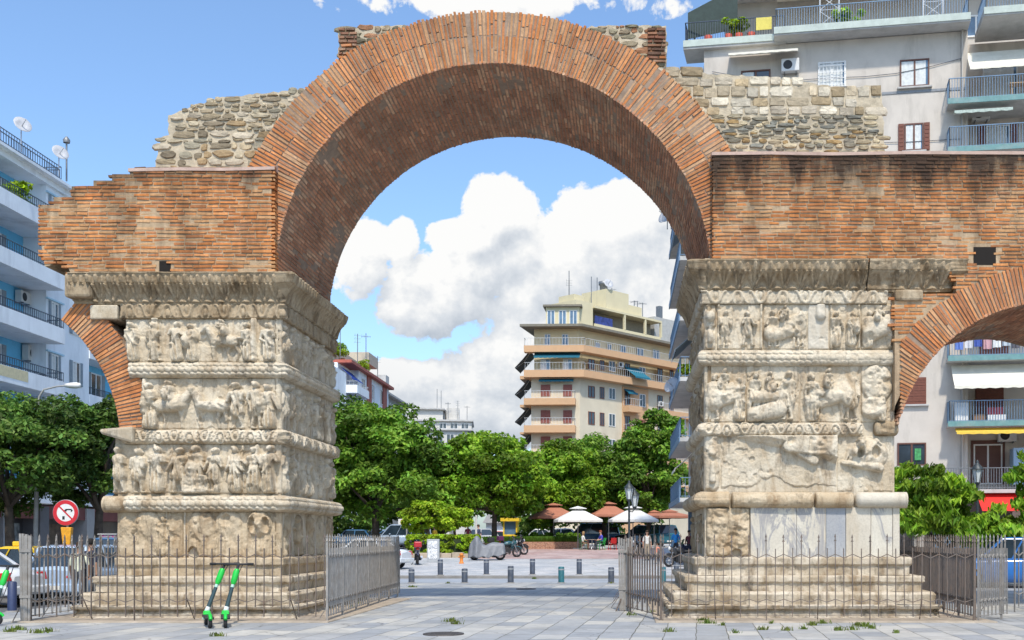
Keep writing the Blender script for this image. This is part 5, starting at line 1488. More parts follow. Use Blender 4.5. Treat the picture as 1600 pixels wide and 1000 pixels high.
# plain block further along the same street, mostly behind the left pier
bp_ = thing('apartment_building', 'plain cream apartment block behind the carved left pier', 'building', (-30, 84, 0))
fp = Fac(-29.6, 69, 0, 1, 1, 0)
mb = MB(); fp.box(mb, 0, 34, -12, 0, 0, 18); mb.build('wall', pm('cream_render', (.55, .51, .43), .9, .08, 1.2, stain=(.4, .36, .3)), bp_)
for k in range(5):
    z = 3.8 + k * 2.9
    for j in range(3):
        balcony(fp, bp_, 1 + j * 11, 9 + j * 11, z, 1.1, .18, .95, M_raild, M_conc, pitch=.3)
        for q in range(3): window(fp, bp_, 0, 0, 0, 0, M_wframe, None, M_glass, False, False, rect=(1.8 + j * 11 + q * 2.5, 3.2 + j * 11 + q * 2.5, z + .1, z + 2.2))
mb = MB(); fp.box(mb, .5, 33.5, .003, .3, 0, 3.3); mb.build('shop_front', pm('shop_dark', (.05, .05, .055)), bp_)
# white and blue block with red roof edge, seen beside the left pier
M_redr = pm('red_brown_edge', (.36, .09, .06), .7, .12, 4)
fm = Fac(-28, 103, 0, 1, 1, 0)
bm = thing('apartment_building', 'white apartment block with red roof edge and blue awnings beside the left pier', 'building', (-28, 122, 0))
zc = 20.0
a1, a2, a3 = fm.at(541), fm.at(607), fm.at(618)
mb = MB(); fm.box(mb, 0, a1, -10, 0, 0, 18.6); fm.box(mb, a1 + .003, a2, -10, -.9, 0, zc - .3); mb.build('wall', M_bw, bm)
mb = MB(); fm.box(mb, a1, a2 + .6, -10, .55, zc - .298, zc); mb.build('roof_slab', M_redr, bm)
mb = MB(); fm.box(mb, a1 - .02, a1 + 5.2, -.898, -.02, 16.6, 16.8); fm.box(mb, a1 - .02, a1 + 5.2, -.898, -.02, 13.6, 13.8); mb.build('loggia_floor', M_bw, bm)
mb = MB(); fm.box(mb, a1 + 5.25, a2, -.898, 0, 0, zc - .3); mb.build('front_wall', M_bw, bm)
for k, z in enumerate((16.9, 13.9, 10.9)):
    b = balcony(fm, bm, a1 - .1, a1 + 5.2, z - .1, 1.2, .2, 1.0, M_railw, M_bw, None, .6, M_bw, n0=-.05, pitch=.3)
    awning(fm, bm, a1 + .3, a1 + 5, z + 2.4, z + 1.4, -.6, .5, pm('royal_blue_awning', (.02, .07, .36), .8, .1, 4), .2, False)
    for q in range(4):
        s_ = a1 + 6.5 + q * 4.6
        if s_ + 1.4 < a2: window(fm, bm, 0, 0, 0, 0, M_wframe, None, M_glassb if q % 2 else M_glass, False, False, rect=(s_, s_ + 1.5, z + .5, z + 2.2))
for s_ in (a1 + 9, a1 + 17):
    mb = MB(); fm.box(mb, s_, s_ + 2.0, .004, .12, 16.2, zc - .31); mb.build('red_panel', M_redr, bm)
window(fm, bm, 0, 0, 0, 0, M_wframe, None, M_glass, False, False, rect=(2.2, 3.6, 15.2, 17)); window(fm, bm, 0, 0, 0, 0, M_wframe, None, M_glass, False, False, rect=(2.2, 3.6, 12.2, 14))
mb = MB(); fm.box(mb, a1 + 1, a2 - 3, -8, -2, zc, zc + 1.9); fm.box(mb, a2 - 6, a2 - 1.5, -6, -1, zc + 1.901, zc + 3.2); mb.build('penthouse', pm('tan_render', (.48, .42, .33), .9, .1, 2), bm)
for i, (s_, h, kd) in enumerate(((a1 + 1.5, 4.2, 0), (a1 + 9, 3.8, 1), (a1 + 13, 4.6, 0), (a1 + 19, 3, 1))): antenna(bm, -29, 103 + s_, zc + .5, h, kd, i)
# grey stepped block beyond it
fm2 = Fac(-28.5, 103 + a2 + 1.2, 0, 1, 1, 0)
bm2 = thing('apartment_building', 'stepped grey block with a railed terrace beyond the red edged block', 'building', (-28.5, 155, 0))
mb = MB(); fm2.box(mb, 0, 26, -10, 0, 0, 16.0); fm2.box(mb, 0, 14, -10, -.4, 16.002, 19.4); mb.build('wall', pm('warm_grey_render', (.42, .40, .37), .9, .1, 1.5, stain=(.28, .26, .23)), bm2)
mb = MB(); fm2.box(mb, -.3, 14.4, -10, .2, 19.402, 19.65); mb.build('roof_slab', M_conc, bm2); railing(fm2, bm2, 0, 26, -.5, .2, 16.05, 1.0, M_railw, .4)
mb = MB(); fm2.box(mb, 9, 11, -4, -2, 19.66, 23); mb.build('chimney', M_conc, bm2)
for q in range(5): window(fm2, bm2, 0, 0, 0, 0, M_wframe, None, M_glass, False, False, rect=(1.5 + q * 4.5, 3.4 + q * 4.5, 12.6, 15)); window(fm2, bm2, 0, 0, 0, 0, M_wframe, None, M_glassb, False, False, rect=(1 + q * 2.6, 2.6 + q * 2.6, 16.4, 18.7), n=-.4)
# far white block
fq = Fac(XX(640, 190), 190, 1, .12, .12, -1)
bq = thing('apartment_building', 'far pale block with rooftop antennas between the tree crowns', 'building', (XX(685, 190), 190, 0))
z1, z2, z3 = ZZ(672, 190), ZZ(657, 190), ZZ(638, 190)
mb = MB(); fq.box(mb, 0, 10, -12, 0, 0, z1); fq.box(mb, .8, 10.6, -11, -.8, z1 + .25, z2); fq.box(mb, .5, 5.6, -9, -1.6, z2 + .3, z3); fq.box(mb, 6.2, 8.4, -6, -3, z2 + .3, z2 + 2.6); mb.build('wall', pm('pale_render', (.55, .53, .49), .9, .08, 1.5, stain=(.38, .36, .33)), bq)
mb = MB(); fq.box(mb, -.4, 10.9, -12, .5, z1 + .002, z1 + .24); fq.box(mb, .4, 10.9, -11, -.3, z2 + .002, z2 + .28); fq.box(mb, .2, 5.9, -9, -1, z3 + .002, z3 + .25); mb.build('roof_slab', M_conc, bq)
for q in range(5):
    window(fq, bq, 0, 0, 0, 0, M_wframe, None, M_glass, False, False, rect=(1.2 + q * 1.9, 2.5 + q * 1.9, z1 + .35, z2 - .2), n=-.8); window(fq, bq, 0, 0, 0, 0, M_wframe, None, M_glass, False, False, rect=(.6 + q * 1.9, 1.9 + q * 1.9, z1 - 2.4, z1 - .6))
railing(fq, bq, -.3, 10.8, -.5, .45, z1 + .25, .9, M_railw, .5)
for i, (a, h, kd) in enumerate(((4.6, 5.5, 2), (5.3, 5.2, 2), (6.5, 3.2, 0), (8.2, 3.5, 1), (9.8, 2.6, 0))): antenna(bq, *fq.p(a, -2, z2 + .3), h, kd, i)
mb = MB(); mb.lathe([(.4, 0), (.4, 2.2), (.3, 2.4), (0, 2.4)], fq.p(6.2, -4, z2), 10); mb.build('chimney', M_ant, bq)

# ---------------------------------------------------------------- the cream corner block with orange balcony bands
M_cream = pm('cream_corner_render', (.60, .53, .40), .9, .06, .8, bump=.1, stain=(.44, .37, .27), stain_amt=.45, stain_scale=.6, streak=True)
M_crt = pm('yellow_cream_render', (.62, .55, .36), .9, .06, .8, bump=.1)
M_oran = pm('orange_band_render', (.58, .36, .20), .85, .08, 1.2, stain=(.42, .2, .09), stain_amt=.4)
fA = Fac(XX(830, 125), 125, 1, -.04, -.04, -1)
LA = fA.at(906)
cx_, cy_, _ = fA.p(LA, 0, 0)
fB = Fac(cx_, cy_, .667, .745, .745, -.667)
LB_ = fB.at(972); LBend = 24.0
by = thing('apartment_building', 'cream corner apartment block with orange balcony bands and rooftop antennas', 'building', (cx_, cy_, 0))
zA = lambda py: fA.at(868, py)[1]
z_t1 = zA(512); z_b = [zA(p) for p in (540, 587, 632, 674, 716, 758)]
def poly2(mb, pts, z0, z1, mi=0): mb.prism([(x, y, 0) for x, y in pts], (0, 0, z0), (0, 0, z1), mi)
c0 = fA.p(0, 0, 0)[:2]; c1 = fA.p(LA, 0, 0)[:2]; c2 = fB.p(LBend, 0, 0)[:2]
body = [c0, c1, c2, (c2[0] - 8, c2[1] + 7), (c0[0] + 1.0, c0[1] + 14)]
mb = MB(); poly2(mb, body, 0, zA(582)); mb.build('wall', M_cream, by)
# inset orange bay on the right facade
mb = MB(); fB.box(mb, fB.at(972), fB.at(1012), .003, .12, 0, z_b[1] - .5); mb.build('orange_bay', M_oran, by)
ins = lambda d: [(c0[0] + d * .3, c0[1] + d), (c1[0] - d * .2, c1[1] + d), (c2[0] - d * .7, c2[1] + d * .3), (c2[0] - 8, c2[1] + 7), (c0[0] + 1.5, c0[1] + 14)]
mb = MB(); poly2(mb, ins(.9), zA(582) + .002, z_t1); mb.build('upper_wall', M_crt, by)
def band(zlo, zhi, out, mat, name, a0=-.7, endB=LBend):
    mb = MB()
    o = out
    P = [fA.p(a0, 0, 0)[:2], fA.p(a0, o, 0)[:2]]
    nx, ny = fA.n[0] + fB.n[0], fA.n[1] + fB.n[1]; k = 1 + fA.n[0] * fB.n[0] + fA.n[1] * fB.n[1]
    P += [(c1[0] + nx / k * o, c1[1] + ny / k * o), fB.p(endB, o, 0)[:2], fB.p(endB, -.2, 0)[:2], (c1[0], c1[1] + .3), ]
    poly2(mb, P, zlo, zhi)
    return mb.build(name, mat, by)
# wrap-round bands at the two upper storeys
for py0, py1, nm in ((542, 552, 'balcony'), (580, 591, 'balcony')):
    b = band(zA(py1), zA(py0), 1.1, M_oran, nm)
    railing(fA, b, -.65, LA + .6, 0, 1.0, zA(py0), .85, M_railw, .35); railing(fB, b, .3, LBend - .3, 0, 1.0, zA(py0), .85, M_railw, .35)
for py0, py1 in ((624, 634), (666, 677), (708, 718), (750, 760)):
    mb = MB(); fA.box(mb, -.7, fA.at(900), .003, 1.15, zA(py1), zA(py0)); b = mb.build('balcony', M_oran, by); railing(fA, b, -.65, fA.at(899), .05, 1.05, zA(py0), .85, M_railw, .35)
    mb = MB(); fB.box(mb, fB.at(972), fB.at(993), .124, 1.1, zA(py1) - .1, zA(py0) - .1); b = mb.build('balcony', M_oran, by); railing(fB, b, fB.at(972.5), fB.at(992.5), .2, 1.05, zA(py0) - .1, .85, M_railw, .35)
    mb = MB(); fB.box(mb, fB.at(1026), LBend, .003, 1.1, zA(py1) - .1, zA(py0) - .1); b = mb.build('balcony', M_oran, by); railing(fB, b, fB.at(1026.5), LBend - .1, .2, 1.05, zA(py0) - .1, .85, M_railw, .35)
# slanted blinds poking out past the left end
fL = Fac(c0[0], c0[1], .07, 1, -1, .07)
for py0 in (555, 597, 640, 684):
    z = zA(py0); awning(fL, by, .3, 4.5, z + .6, z - 1.3, .2, 1.9, pm('dark_blind', (.10, .11, .12), .7, .2, 5), .1, True)
for py0, py1 in ((587, 592), (632, 636), (675, 678), (717, 720)):
    mb = MB(); fL.box(mb, .0, 6, .003, 1.3, zA(py1), zA(py0)); mb.build('balcony', M_oran, by)
# windows, front face
for (p0, p1) in ((845, 860), (880, 894)):
    window(fA, by, p0, p1, 561, 580, M_wframe, None, M_glassb, 1, False, n=0)
    for t, b in ((601, 619), (641, 661), (682, 701), (724, 745)):
        window(fA, by, p0, p1, t, b, M_woodr, 'closed', sill=False)
# right face
for t, b in ((560, 576), (602, 620), (642, 662), (682, 700)):
    for p0, p1, sh, fr in ((919, 929, None, M_wood), (937, 944, None, M_wood), (951, 961, M_wood if t > 630 else None, M_wframe)):
        dz = (p0 - 905) * .17 * .55
        window(fB, by, p0, p1, t + dz, b + dz, fr, None, M_glass, False, False)
    dz = 14
    window(fB, by, 976, 984, t + dz - 6, b + dz + 4, M_bframe, None, M_glass, False, False, n=.125)
    window(fB, by, 999, 1008, t + dz, b + dz + 2, M_wframe if t < 610 else M_woodr, None if t < 610 else 'closed', M_glass, False, False, n=.125)
    window(fB, by, 1027, 1035, t + dz + 2, b + dz + 8, M_bframe, None, M_glass, False, False); window(fB, by, 1046, 1052, t + dz + 4, b + dz + 8, M_bframe, None, M_glass, False, False)
# upper storey windows (set back)
zu0, zu1 = zA(582) + .3, z_t1
for p0, p1 in ((851, 860), (878, 888)): window(fA, by, p0, p1, 522, 540, M_wframe, None, M_glassb, False, False, n=-.88)
for p0, p1 in ((930, 937), (949, 955), (969, 978), (995, 1005), (1020, 1030)):
    dz = (p0 - 905) * .13; window(fB, by, p0, p1, 532 + dz, 548 + dz, M_wframe, None, M_glassb, False, False, n=-.6)
# roof slab over it and penthouse
mb = MB(); P = [fA.p(-1.2, .9, 0)[:2], (c1[0] + .3, c1[1] - .9), fB.p(LBend, .9, 0)[:2], (c2[0] - 8, c2[1] + 7), (c0[0] + 1.5, c0[1] + 14)]
poly2(mb, P, z_t1 + .002, z_t1 + .28); mb.build('roof_slab', pm('dark_roof_edge', (.20, .18, .14), .8, .15, 3), by)
zp = z_t1 + .29; zp1 = zA(478)
q0 = fA.at(852); 
mb = MB(); fA.box(mb, q0, LA - .1, -4.5, -.6, zp, zp1); mb.build('penthouse', M_crt, by)
mb = MB(); fA.box(mb, q0 - .3, LA + .2, -4.8, -.2, zp1 + .002, zp1 + .22); mb.build('penthouse_roof', pm('dark_roof_edge', (.2, .18, .14)), by)
for p0, p1 in ((855, 867), (873, 885), (890, 902)): window(fA, by, p0, p1, 485, 508, M_wframe, None, M_glassb, False, False, n=-.6, mull=1)
mb = MB(); fB.box(mb, .2, 3.0, -5, -.8, zp, zA(466)); fB.box(mb, .6, 2.2, -4, -1.5, zA(466) + .002, zA(455)); mb.build('stair_tower', M_crt, by)
mb = MB(); fB.box(mb, 3.005, 15, -6, -2.2, zp, zp + 2.5); mb.build('penthouse', pm('shaded_cream_render', (.28, .24, .17), .9, .1, 3), by)  # shade under the roof painted in: darker copy of the cream render
mb = MB(); fB.box(mb, 3.005, 15.2, -6, -.5, zp + 2.502, zp + 2.75); fB.box(mb, 5.5, 9.5, -5, -1, zp + 2.752, zp + 5.2); fB.box(mb, 9.505, 12.5, -5, -1.5, zp + 2.752, zp + 4.1); mb.build('penthouse_roof', M_crt, by)
mb = MB(); fB.box(mb, 3.1, 15, -.75, -.55, zp, zp + .7); mb.build('terrace_parapet', M_crt, by)
for a in (8.2, 12, 15): mb = MB(); fB.box(mb, a, a + .25, -.78, -.52, zp + .7, zp + 2.5); mb.build('terrace_column', M_crt, by)
mb = MB(); fB.box(mb, 3.4, 6.4, -.9, -.8, zp + .5, zp + 1.7); mb.build('hanging_cloth', pm('dark_blue_cloth', (.03, .05, .2), .8, .5, 3), by)
mb = MB(); fB.box(mb, 15.5, 21, -7, -2, zp, zp + 3.6); mb.build('stair_tower', pm('grey_tower', (.42, .42, .40), .9, .1, 2, stain=(.28, .28, .27)), by)
mb = MB(); fB.box(mb, 17, 17.6, -3, -2.4, zp + 3.61, zp + 5.2); mb.build('chimney', M_ant, by)
# teal awnings
awning(fA, by, fA.at(834, None, .9), fA.at(906, None, .9), zA(549) - .15, zA(558), .05, .95, M_awt, .25, False)
awning(fA, by, fA.at(842, None, .5), fA.at(896, None, .5), zA(592), zA(595), .1, .7, M_awt, .2, False)
awning(fB, by, fB.at(974), fB.at(998), zA(553) - .55, zA(572) - .5, .1, 1.9, M_awt, .2, True)
awning(fB, by, fB.at(973), fB.at(988), zA(592) - .4, zA(597) - .5, .15, .9, M_awt, .2, False)
ac(fB, by, fB.at(967), zA(560) - .3); ac(fB, by, fB.at(1030), zA(610) - .6)
# rooftop antennas
for i, (px, top, kd) in enumerate(((899, 452, 1), (907, 438, 2), (924, 438, 2), (933, 437, 2), (943, 455, 0), (956, 448, 0), (991, 475, 0), (996, 486, 1), (1004, 490, 0))):
    zz = zA(top); a = fB.at(px, None, -2.5) if px > 908 else .5
    x, y, _ = fB.p(max(a, .8), -2.5, 0)
    base = zA(466) if px < 930 else zp + 3.5
    antenna(by, x, y, base, max(1.6, zz - base + 1.6), kd, i)
dish(by, *fB.p(6, -1.2, zp + 5.2), .6, .5, .6)
mb = MB(); mb.lathe([(.45, 0), (.45, .9), (.6, 1.0), (.6, 1.4), (0, 1.5)], fB.p(7.2, -3, zp + 5.2), 10); mb.build('chimney', M_ant, by)
# ================================================================== TREES AND PLANTS
M_leafd = mat_leaf('dark_elm_leaf', (.075, .16, .032), (.115, .21, .04))
M_leafm = mat_leaf('mid_green_leaf', (.11, .235, .025), (.165, .30, .035))
M_leafb = mat_leaf('bright_green_leaf', (.14, .29, .02), (.22, .37, .03))
M_leafy = mat_leaf('yellow_green_leaf', (.21, .36, .016), (.29, .42, .025))
M_bark = pm('brown_bark', (.085, .065, .05), .95, .35, 5, bump=1.0, stain=(.15, .13, .1))
def leafcloud(centers, radii, n, size, r, droop=0.0, flat=.6, pointy=1.0):
    """leaf quads on the outer shells of many small clumps"""
    K = len(centers)
    w = radii ** 2; w = w / w.sum()
    k = r.choice(K, n, p=w)
    d = r.normal(size=(n, 3)); d[:, 2] = d[:, 2] * .8 + .25
    d /= np.linalg.norm(d, axis=1, keepdims=True)
    rad = radii[k] * r.uniform(.45, 1.08, n) ** .6
    P = centers[k] + d * rad[:, None] * np.array([1, 1, flat])
    nm = d * .6 + r.normal(size=(n, 3)) * .55 + np.array([0, 0, .55]); nm /= np.linalg.norm(nm, axis=1, keepdims=True)
    t = np.cross(nm, r.normal(size=(n, 3))); t /= np.linalg.norm(t, axis=1, keepdims=True)
    t[:, 2] -= droop; t /= np.linalg.norm(t, axis=1, keepdims=True)
    b = np.cross(nm, t); b /= np.linalg.norm(b, axis=1, keepdims=True)
    L = size * r.uniform(.6, 1.35, n)[:, None]; W = L * .3 / pointy
    fold = nm * L * .08
    V = np.stack([P - t * L * .5, P + b * W - t * L * .08 + fold, P + t * L * .55, P - b * W - t * L * .08 + fold], 1)
    ct = r.uniform(.5, 1.55, K)[k] * r.uniform(.65, 1.35, n)
    T = np.stack([ct * r.uniform(.85, 1.25, n), ct, ct * r.uniform(.7, 1.1, n)], 1)
    return V.reshape(-1, 3), np.repeat(T, 4, 0)
def crownclumps(ells, K, r, crad):
    """clump centres scattered in the outer part of the crown ellipsoids"""
    vol = np.array([e[3] * e[4] * e[5] for e in ells]) ** .67; vol /= vol.sum()
    C = []
    for i in range(K):
        e = ells[r.choice(len(ells), p=vol)]
        d = r.normal(size=3); d[2] = d[2] * .9 + .18; d /= np.linalg.norm(d)
        f = r.uniform(.5, 1.0) ** .45 * (1.16 if r.random() < .18 else 1.0)
        C.append([e[0] + d[0] * e[3] * f, e[1] + d[1] * e[4] * f, e[2] + d[2] * e[5] * f])
    return np.array(C), crad * r.uniform(.55, 1.3, K)
def tree(label, base, ells, K, crad, n, size, mat, seed, trunk=.22, group=None, cat='tree', name='broadleaf_tree', droop=0., pointy=1., forks=3, flat=.6):
    r = np.random.default_rng(seed)
    x, y = base; z = gs(x, y)
    t = thing(name, label, cat, (x, y, z), group)
    C, rad = crownclumps(ells, K, r, crad)
    V, T = leafcloud(C, rad, n, size, r, droop, flat, pointy)
    np_mesh('crown', V, np.arange(len(V)).reshape(-1, 4), mat, t, False, T)
    tb = MB(); top = min(e[2] - e[5] * .4 for e in ells)
    rr = random.Random(seed)
    mid = Vector((x + rr.uniform(-.15, .15), y, z + (top - z) * .75))
    tb.tube([(x, y, z - .1), (x + .03, y, z + .3), mid * .5 + Vector((x, y, z)) * .5, mid], [trunk * 1.5, trunk * 1.05, trunk * .9, trunk * .75], 10)
    tb.build('trunk', M_bark, t)
    lb = MB()
    tg = sorted(range(K), key=lambda i: rr.random())[:forks * 4]
    for i in tg:
        c = Vector(C[i]); m = mid.lerp(c, .5) + Vector((rr.uniform(-.3, .3), rr.uniform(-.3, .3), rr.uniform(0, .5)))
        lb.tube([mid, m, c], [trunk * .5, trunk * .28, trunk * .08], 6)
    lb.build('limb', M_bark, t)
    return t
E = lambda px, py, Y, rx, rz, ry=None: (XX(px, Y), Y, ZZ(py, Y), rx * Y / F, (ry or rx) * Y / F, rz * Y / F)
# left street trees
tree('dark leafy street tree at the left edge in front of the blue block', (XX(18, 42), 42), [E(10, 720, 42, 120, 80), E(70, 690, 42.5, 75, 65), E(-70, 700, 43, 90, 90), E(40, 660, 42, 55, 42)], 140, .6, 24000, .2, M_leafd, 1, .2, 'street trees on the left')
tree('dark leafy street tree between the round sign and the left carved pier', (XX(150, 44), 44), [E(135, 715, 44, 80, 80), E(150, 665, 44, 50, 50), E(190, 700, 44, 60, 75), E(100, 740, 44, 60, 55)], 110, .58, 18000, .2, M_leafd, 2, .2, 'street trees on the left')
# behind and beside the left pier
tree('tall dense tree rising just right of the carved left pier', (XX(588, 80), 80), [E(585, 715, 80, 100, 75), E(560, 680, 80, 55, 45), E(632, 728, 81, 58, 48), E(535, 730, 80, 60, 75), E(680, 745, 81, 50, 55), E(600, 765, 79, 100, 40)], 230, 1.05, 40000, .33, M_leafm, 3, .3, 'park trees')
tree('darker tree tucked behind the carved left pier', (XX(480, 84), 84), [E(480, 700, 84, 100, 90), E(540, 740, 83, 50, 60)], 90, 1.0, 9000, .4, M_leafd, 4, .3, 'park trees')
tree('bright rounded tree in the middle of the park with a slim bare trunk', (XX(772, 82), 82), [E(768, 740, 82, 70, 60), E(750, 716, 82, 42, 36), E(720, 755, 81, 42, 50), E(800, 760, 82, 48, 48), E(772, 706, 82, 30, 28)], 190, .9, 34000, .3, M_leafb, 5, .22, 'park trees')
tree('low bright tree behind the brown parasol', (XX(862, 88), 88), [E(860, 755, 88, 52, 50), E(885, 730, 88, 45, 36), E(845, 790, 87, 40, 30), E(905, 770, 88, 45, 38)], 130, .85, 20000, .31, M_leafb, 6, .22, 'park trees')
tree('dense green tree in front of the cream corner block', (XX(945, 92), 92), [E(940, 735, 92, 55, 55), E(920, 720, 92, 40, 38), E(965, 760, 92, 50, 50), E(930, 780, 91, 60, 30)], 130, .95, 20000, .32, M_leafm, 7, .25, 'park trees')
tree('tall green tree against the grey street balconies', (XX(1015, 90), 90), [E(1010, 715, 90, 45, 50), E(1032, 690, 90, 30, 45), E(1000, 760, 90, 50, 50), E(1040, 740, 90, 34, 60)], 140, .9, 21000, .32, M_leafm, 8, .25, 'park trees')
for i, (px, py, Y, rx, rz) in enumerate(((690, 780, 104, 80, 45), (830, 790, 106, 70, 40), (960, 795, 108, 80, 40), (560, 790, 100, 90, 40))):
    tree(['dark low tree deep in the park behind the round clipped trees', 'dark low tree deep in the park behind the brown parasol', 'dark low tree deep in the park behind the white parasols', 'dark low tree deep in the park over the parked blue cars'][i], (XX(px, Y), Y), [E(px, py, Y, rx, rz), E(px + 25, py - 15, Y, rx * .6, rz * .8)], 70, 1.1, 6000, .48, M_leafd, 20 + i, .25, 'dark trees deep in the park')
# clipped round trees
tree('larger clipped round tree with yellow green leaves behind the hedge', (XX(672, 72), 72), [E(668, 808, 72, 32, 24), E(690, 810, 72, 22, 20), E(650, 812, 72, 18, 18)], 90, .42, 9000, .2, M_leafy, 31, .16, 'clipped round trees', cat='small tree', name='clipped_tree')
tree('smaller clipped round tree with yellow green leaves behind the hedge', (XX(713, 73), 73), [E(714, 812, 73, 20, 17)], 45, .4, 4500, .2, M_leafy, 32, .12, 'clipped round trees', cat='small tree', name='clipped_tree')
# leafy tree by the grey block
tree('spreading tree with drooping pointed leaves beside the right pier', (XX(1475, 40), 40), [E(1450, 790, 40, 55, 38), E(1490, 802, 40, 62, 34), E(1430, 755, 40.3, 40, 28), E(1470, 768, 40, 46, 28), E(1560, 832, 40.5, 60, 18), E(1440, 820, 39.6, 50, 24), E(1520, 828, 39.6, 60, 20)], 150, .42, 9000, .36, M_leafb, 41, .1, cat='small tree', name='drooping_leaf_tree', droop=1.1, pointy=1.8, flat=.45)
tree('leafy tree reaching in from the right edge below the red awning', (XX(1665, 40), 40), [E(1660, 760, 40, 60, 60), E(1600, 745, 40, 22, 16), E(1612, 715, 40, 14, 14), E(1620, 800, 40, 50, 30)], 70, .36, 4200, .3, M_leafb, 42, .1, cat='small tree', name='drooping_leaf_tree', droop=1.1, pointy=1.8, flat=.45)
# hedge
def hedge(label, x0, x1, y0, y1, z1, n, mat, seed, size=.12):
    r = np.random.default_rng(seed); z0 = gs((x0 + x1) / 2, y0)
    t = thing('clipped_hedge', label, 'hedge', ((x0 + x1) / 2, (y0 + y1) / 2, z0))
    K = int((x1 - x0) * 48)
    C = np.stack([r.uniform(x0, x1, K), r.choice([y0, y0, y1, (y0 + y1) / 2], K) + r.normal(0, .04, K), r.uniform(z0 + .1, z1, K)], 1)
    top = r.random(K) < .35; C[top, 2] = z1; C[top, 1] = r.uniform(y0, y1, top.sum())
    V, T = leafcloud(C, np.full(K, .2), n, size, r, 0, .8)
    np_mesh('foliage', V, np.arange(len(V)).reshape(-1, 4), mat, t, False, T)
    MB().box(x0 + .1, x1 - .1, y0 + .1, y1 - .1, z0, z1 - .12).build('hedge_core', pm('hedge_twigs', (.03, .045, .015), .95, .3, 6), t)
hedge('clipped green hedge behind the covered motorcycle', -13.0, -8.7, 66.5, 67.8, gz(66) + 1.35, 30000, M_leafy, 51, .13)
# hedge kerb stones
mb = MB(); r = random.Random(9); x = -12.8
while x < -8.2:
    w_ = r.uniform(.4, .8); mb.box(x, x + w_ - .03, 65.5 + r.uniform(-.05, .05), 66.1, gz(66) + .1, gz(66) + .42 + r.uniform(-.08, .05)); x += w_
tag(mb.build('rubble_kerb_wall', pm('dusty_rubble', (.40, .33, .25), .9, .2, 3, bump=.6, stain=(.24, .19, .14)), bevel=.03), 'low dusty stone wall along the foot of the hedge', 'low wall')
# brick planter with grass
yp = 80.0; xa, xb = XX(800, yp), XX(906, yp); z = gs(-4, yp)
t = thing('brick_planter', 'low orange brick planter edge with dark graffiti below the grass', 'planter', ((xa + xb) / 2, yp, z))
mp, g_, b_ = newmat('planter_brick'); co_ = objco(g_)
br = g_.n('ShaderNodeTexBrick', {'Vector': g_.n('ShaderNodeCombineXYZ', {0: g_.n('ShaderNodeSeparateXYZ', {0: co_}).outputs[0], 1: g_.n('ShaderNodeSeparateXYZ', {0: co_}).outputs[2]}).outputs[0], 'Color1': (.46, .2, .1, 1), 'Color2': (.38, .15, .075, 1), 'Mortar': (.4, .33, .26, 1), 'Scale': 1.0, 'Mortar Size': .012, 'Brick Width': .24, 'Row Height': .08})
wv = g_.noise(co_, 2.6, 2, .5, dist=3)
link(g_, g_.mix(g_.ramp(wv, [(.5, 0.0), (.52, .8), (.55, .8), (.57, 0.0)]), br.outputs[0], (.06, .03, .03)), b_.inputs['Base Color']); b_.inputs['Roughness'].default_value = .9
MB().box(xa, xb, yp, yp + .3, z - .05, z + .52).box(xb - .3, xb, yp + .302, yp + 9, z - .05, z + .52).build('planter_wall', mp, t)
MB().box(xa - 2, xb - .302, yp + .302, yp + 9, z, z + .44).build('planter_soil', pm('dark_soil', (.06, .05, .03), .95, .3, 4), t)
r = np.random.default_rng(77); m = 16000
gx = r.uniform(xa - 2, xb - .4, m); gy = yp + .35 + r.random(m) ** 1.6 * 7; gh = r.uniform(.2, .55, m)
a = r.uniform(0, 6.28, m); w_ = .03; lx, ly = np.cos(a) * gh * .5, np.sin(a) * gh * .5
zb_ = np.full(m, z + .42)
V = np.stack([np.stack([gx - w_, gy, zb_], -1), np.stack([gx + w_, gy, zb_], -1), np.stack([gx + lx + w_ * .5, gy + ly, zb_ + gh * .8], -1), np.stack([gx + lx * 1.4, gy + ly * 1.4, zb_ + gh], -1)], 1).reshape(-1, 3)
o = np_mesh('grass', V, np.arange(m * 4).reshape(-1, 4), mat_leaf('lawn_green', (.09, .2, .02), (.13, .24, .03)), None, False, np.repeat(r.uniform(.6, 1.4, (m, 1)) * np.ones((1, 3)), 4, 0)); o['kind'] = 'stuff'
# little flowering bushes in the grass
for i, (px, dy) in enumerate(((815, 4), (838, 5), (860, 4.5), (882, 5.5), (898, 4))):
    Y = yp + dy; x = XX(px, Y)
    rr_ = np.random.default_rng(90 + i); K = 14
    C = np.stack([x + rr_.normal(0, .5, K), Y + rr_.normal(0, .3, K), z + .5 + rr_.uniform(.1, .6, K)], 1)
    t2 = thing('garden_shrub', 'loose green shrub growing in the grass of the brick planter', 'shrub', (x, Y, z + .44), 'shrubs in the brick planter')
    Vv, T = leafcloud(C, np.full(K, .26), 900, .17, rr_); np_mesh('foliage', Vv, np.arange(len(Vv)).reshape(-1, 4), M_leafm, t2, False, T)
    mb = MB(); [mb.tube([(x, Y, z + .4), tuple(C[k])], .015, 5) for k in range(4)]; mb.build('stem', M_bark, t2)
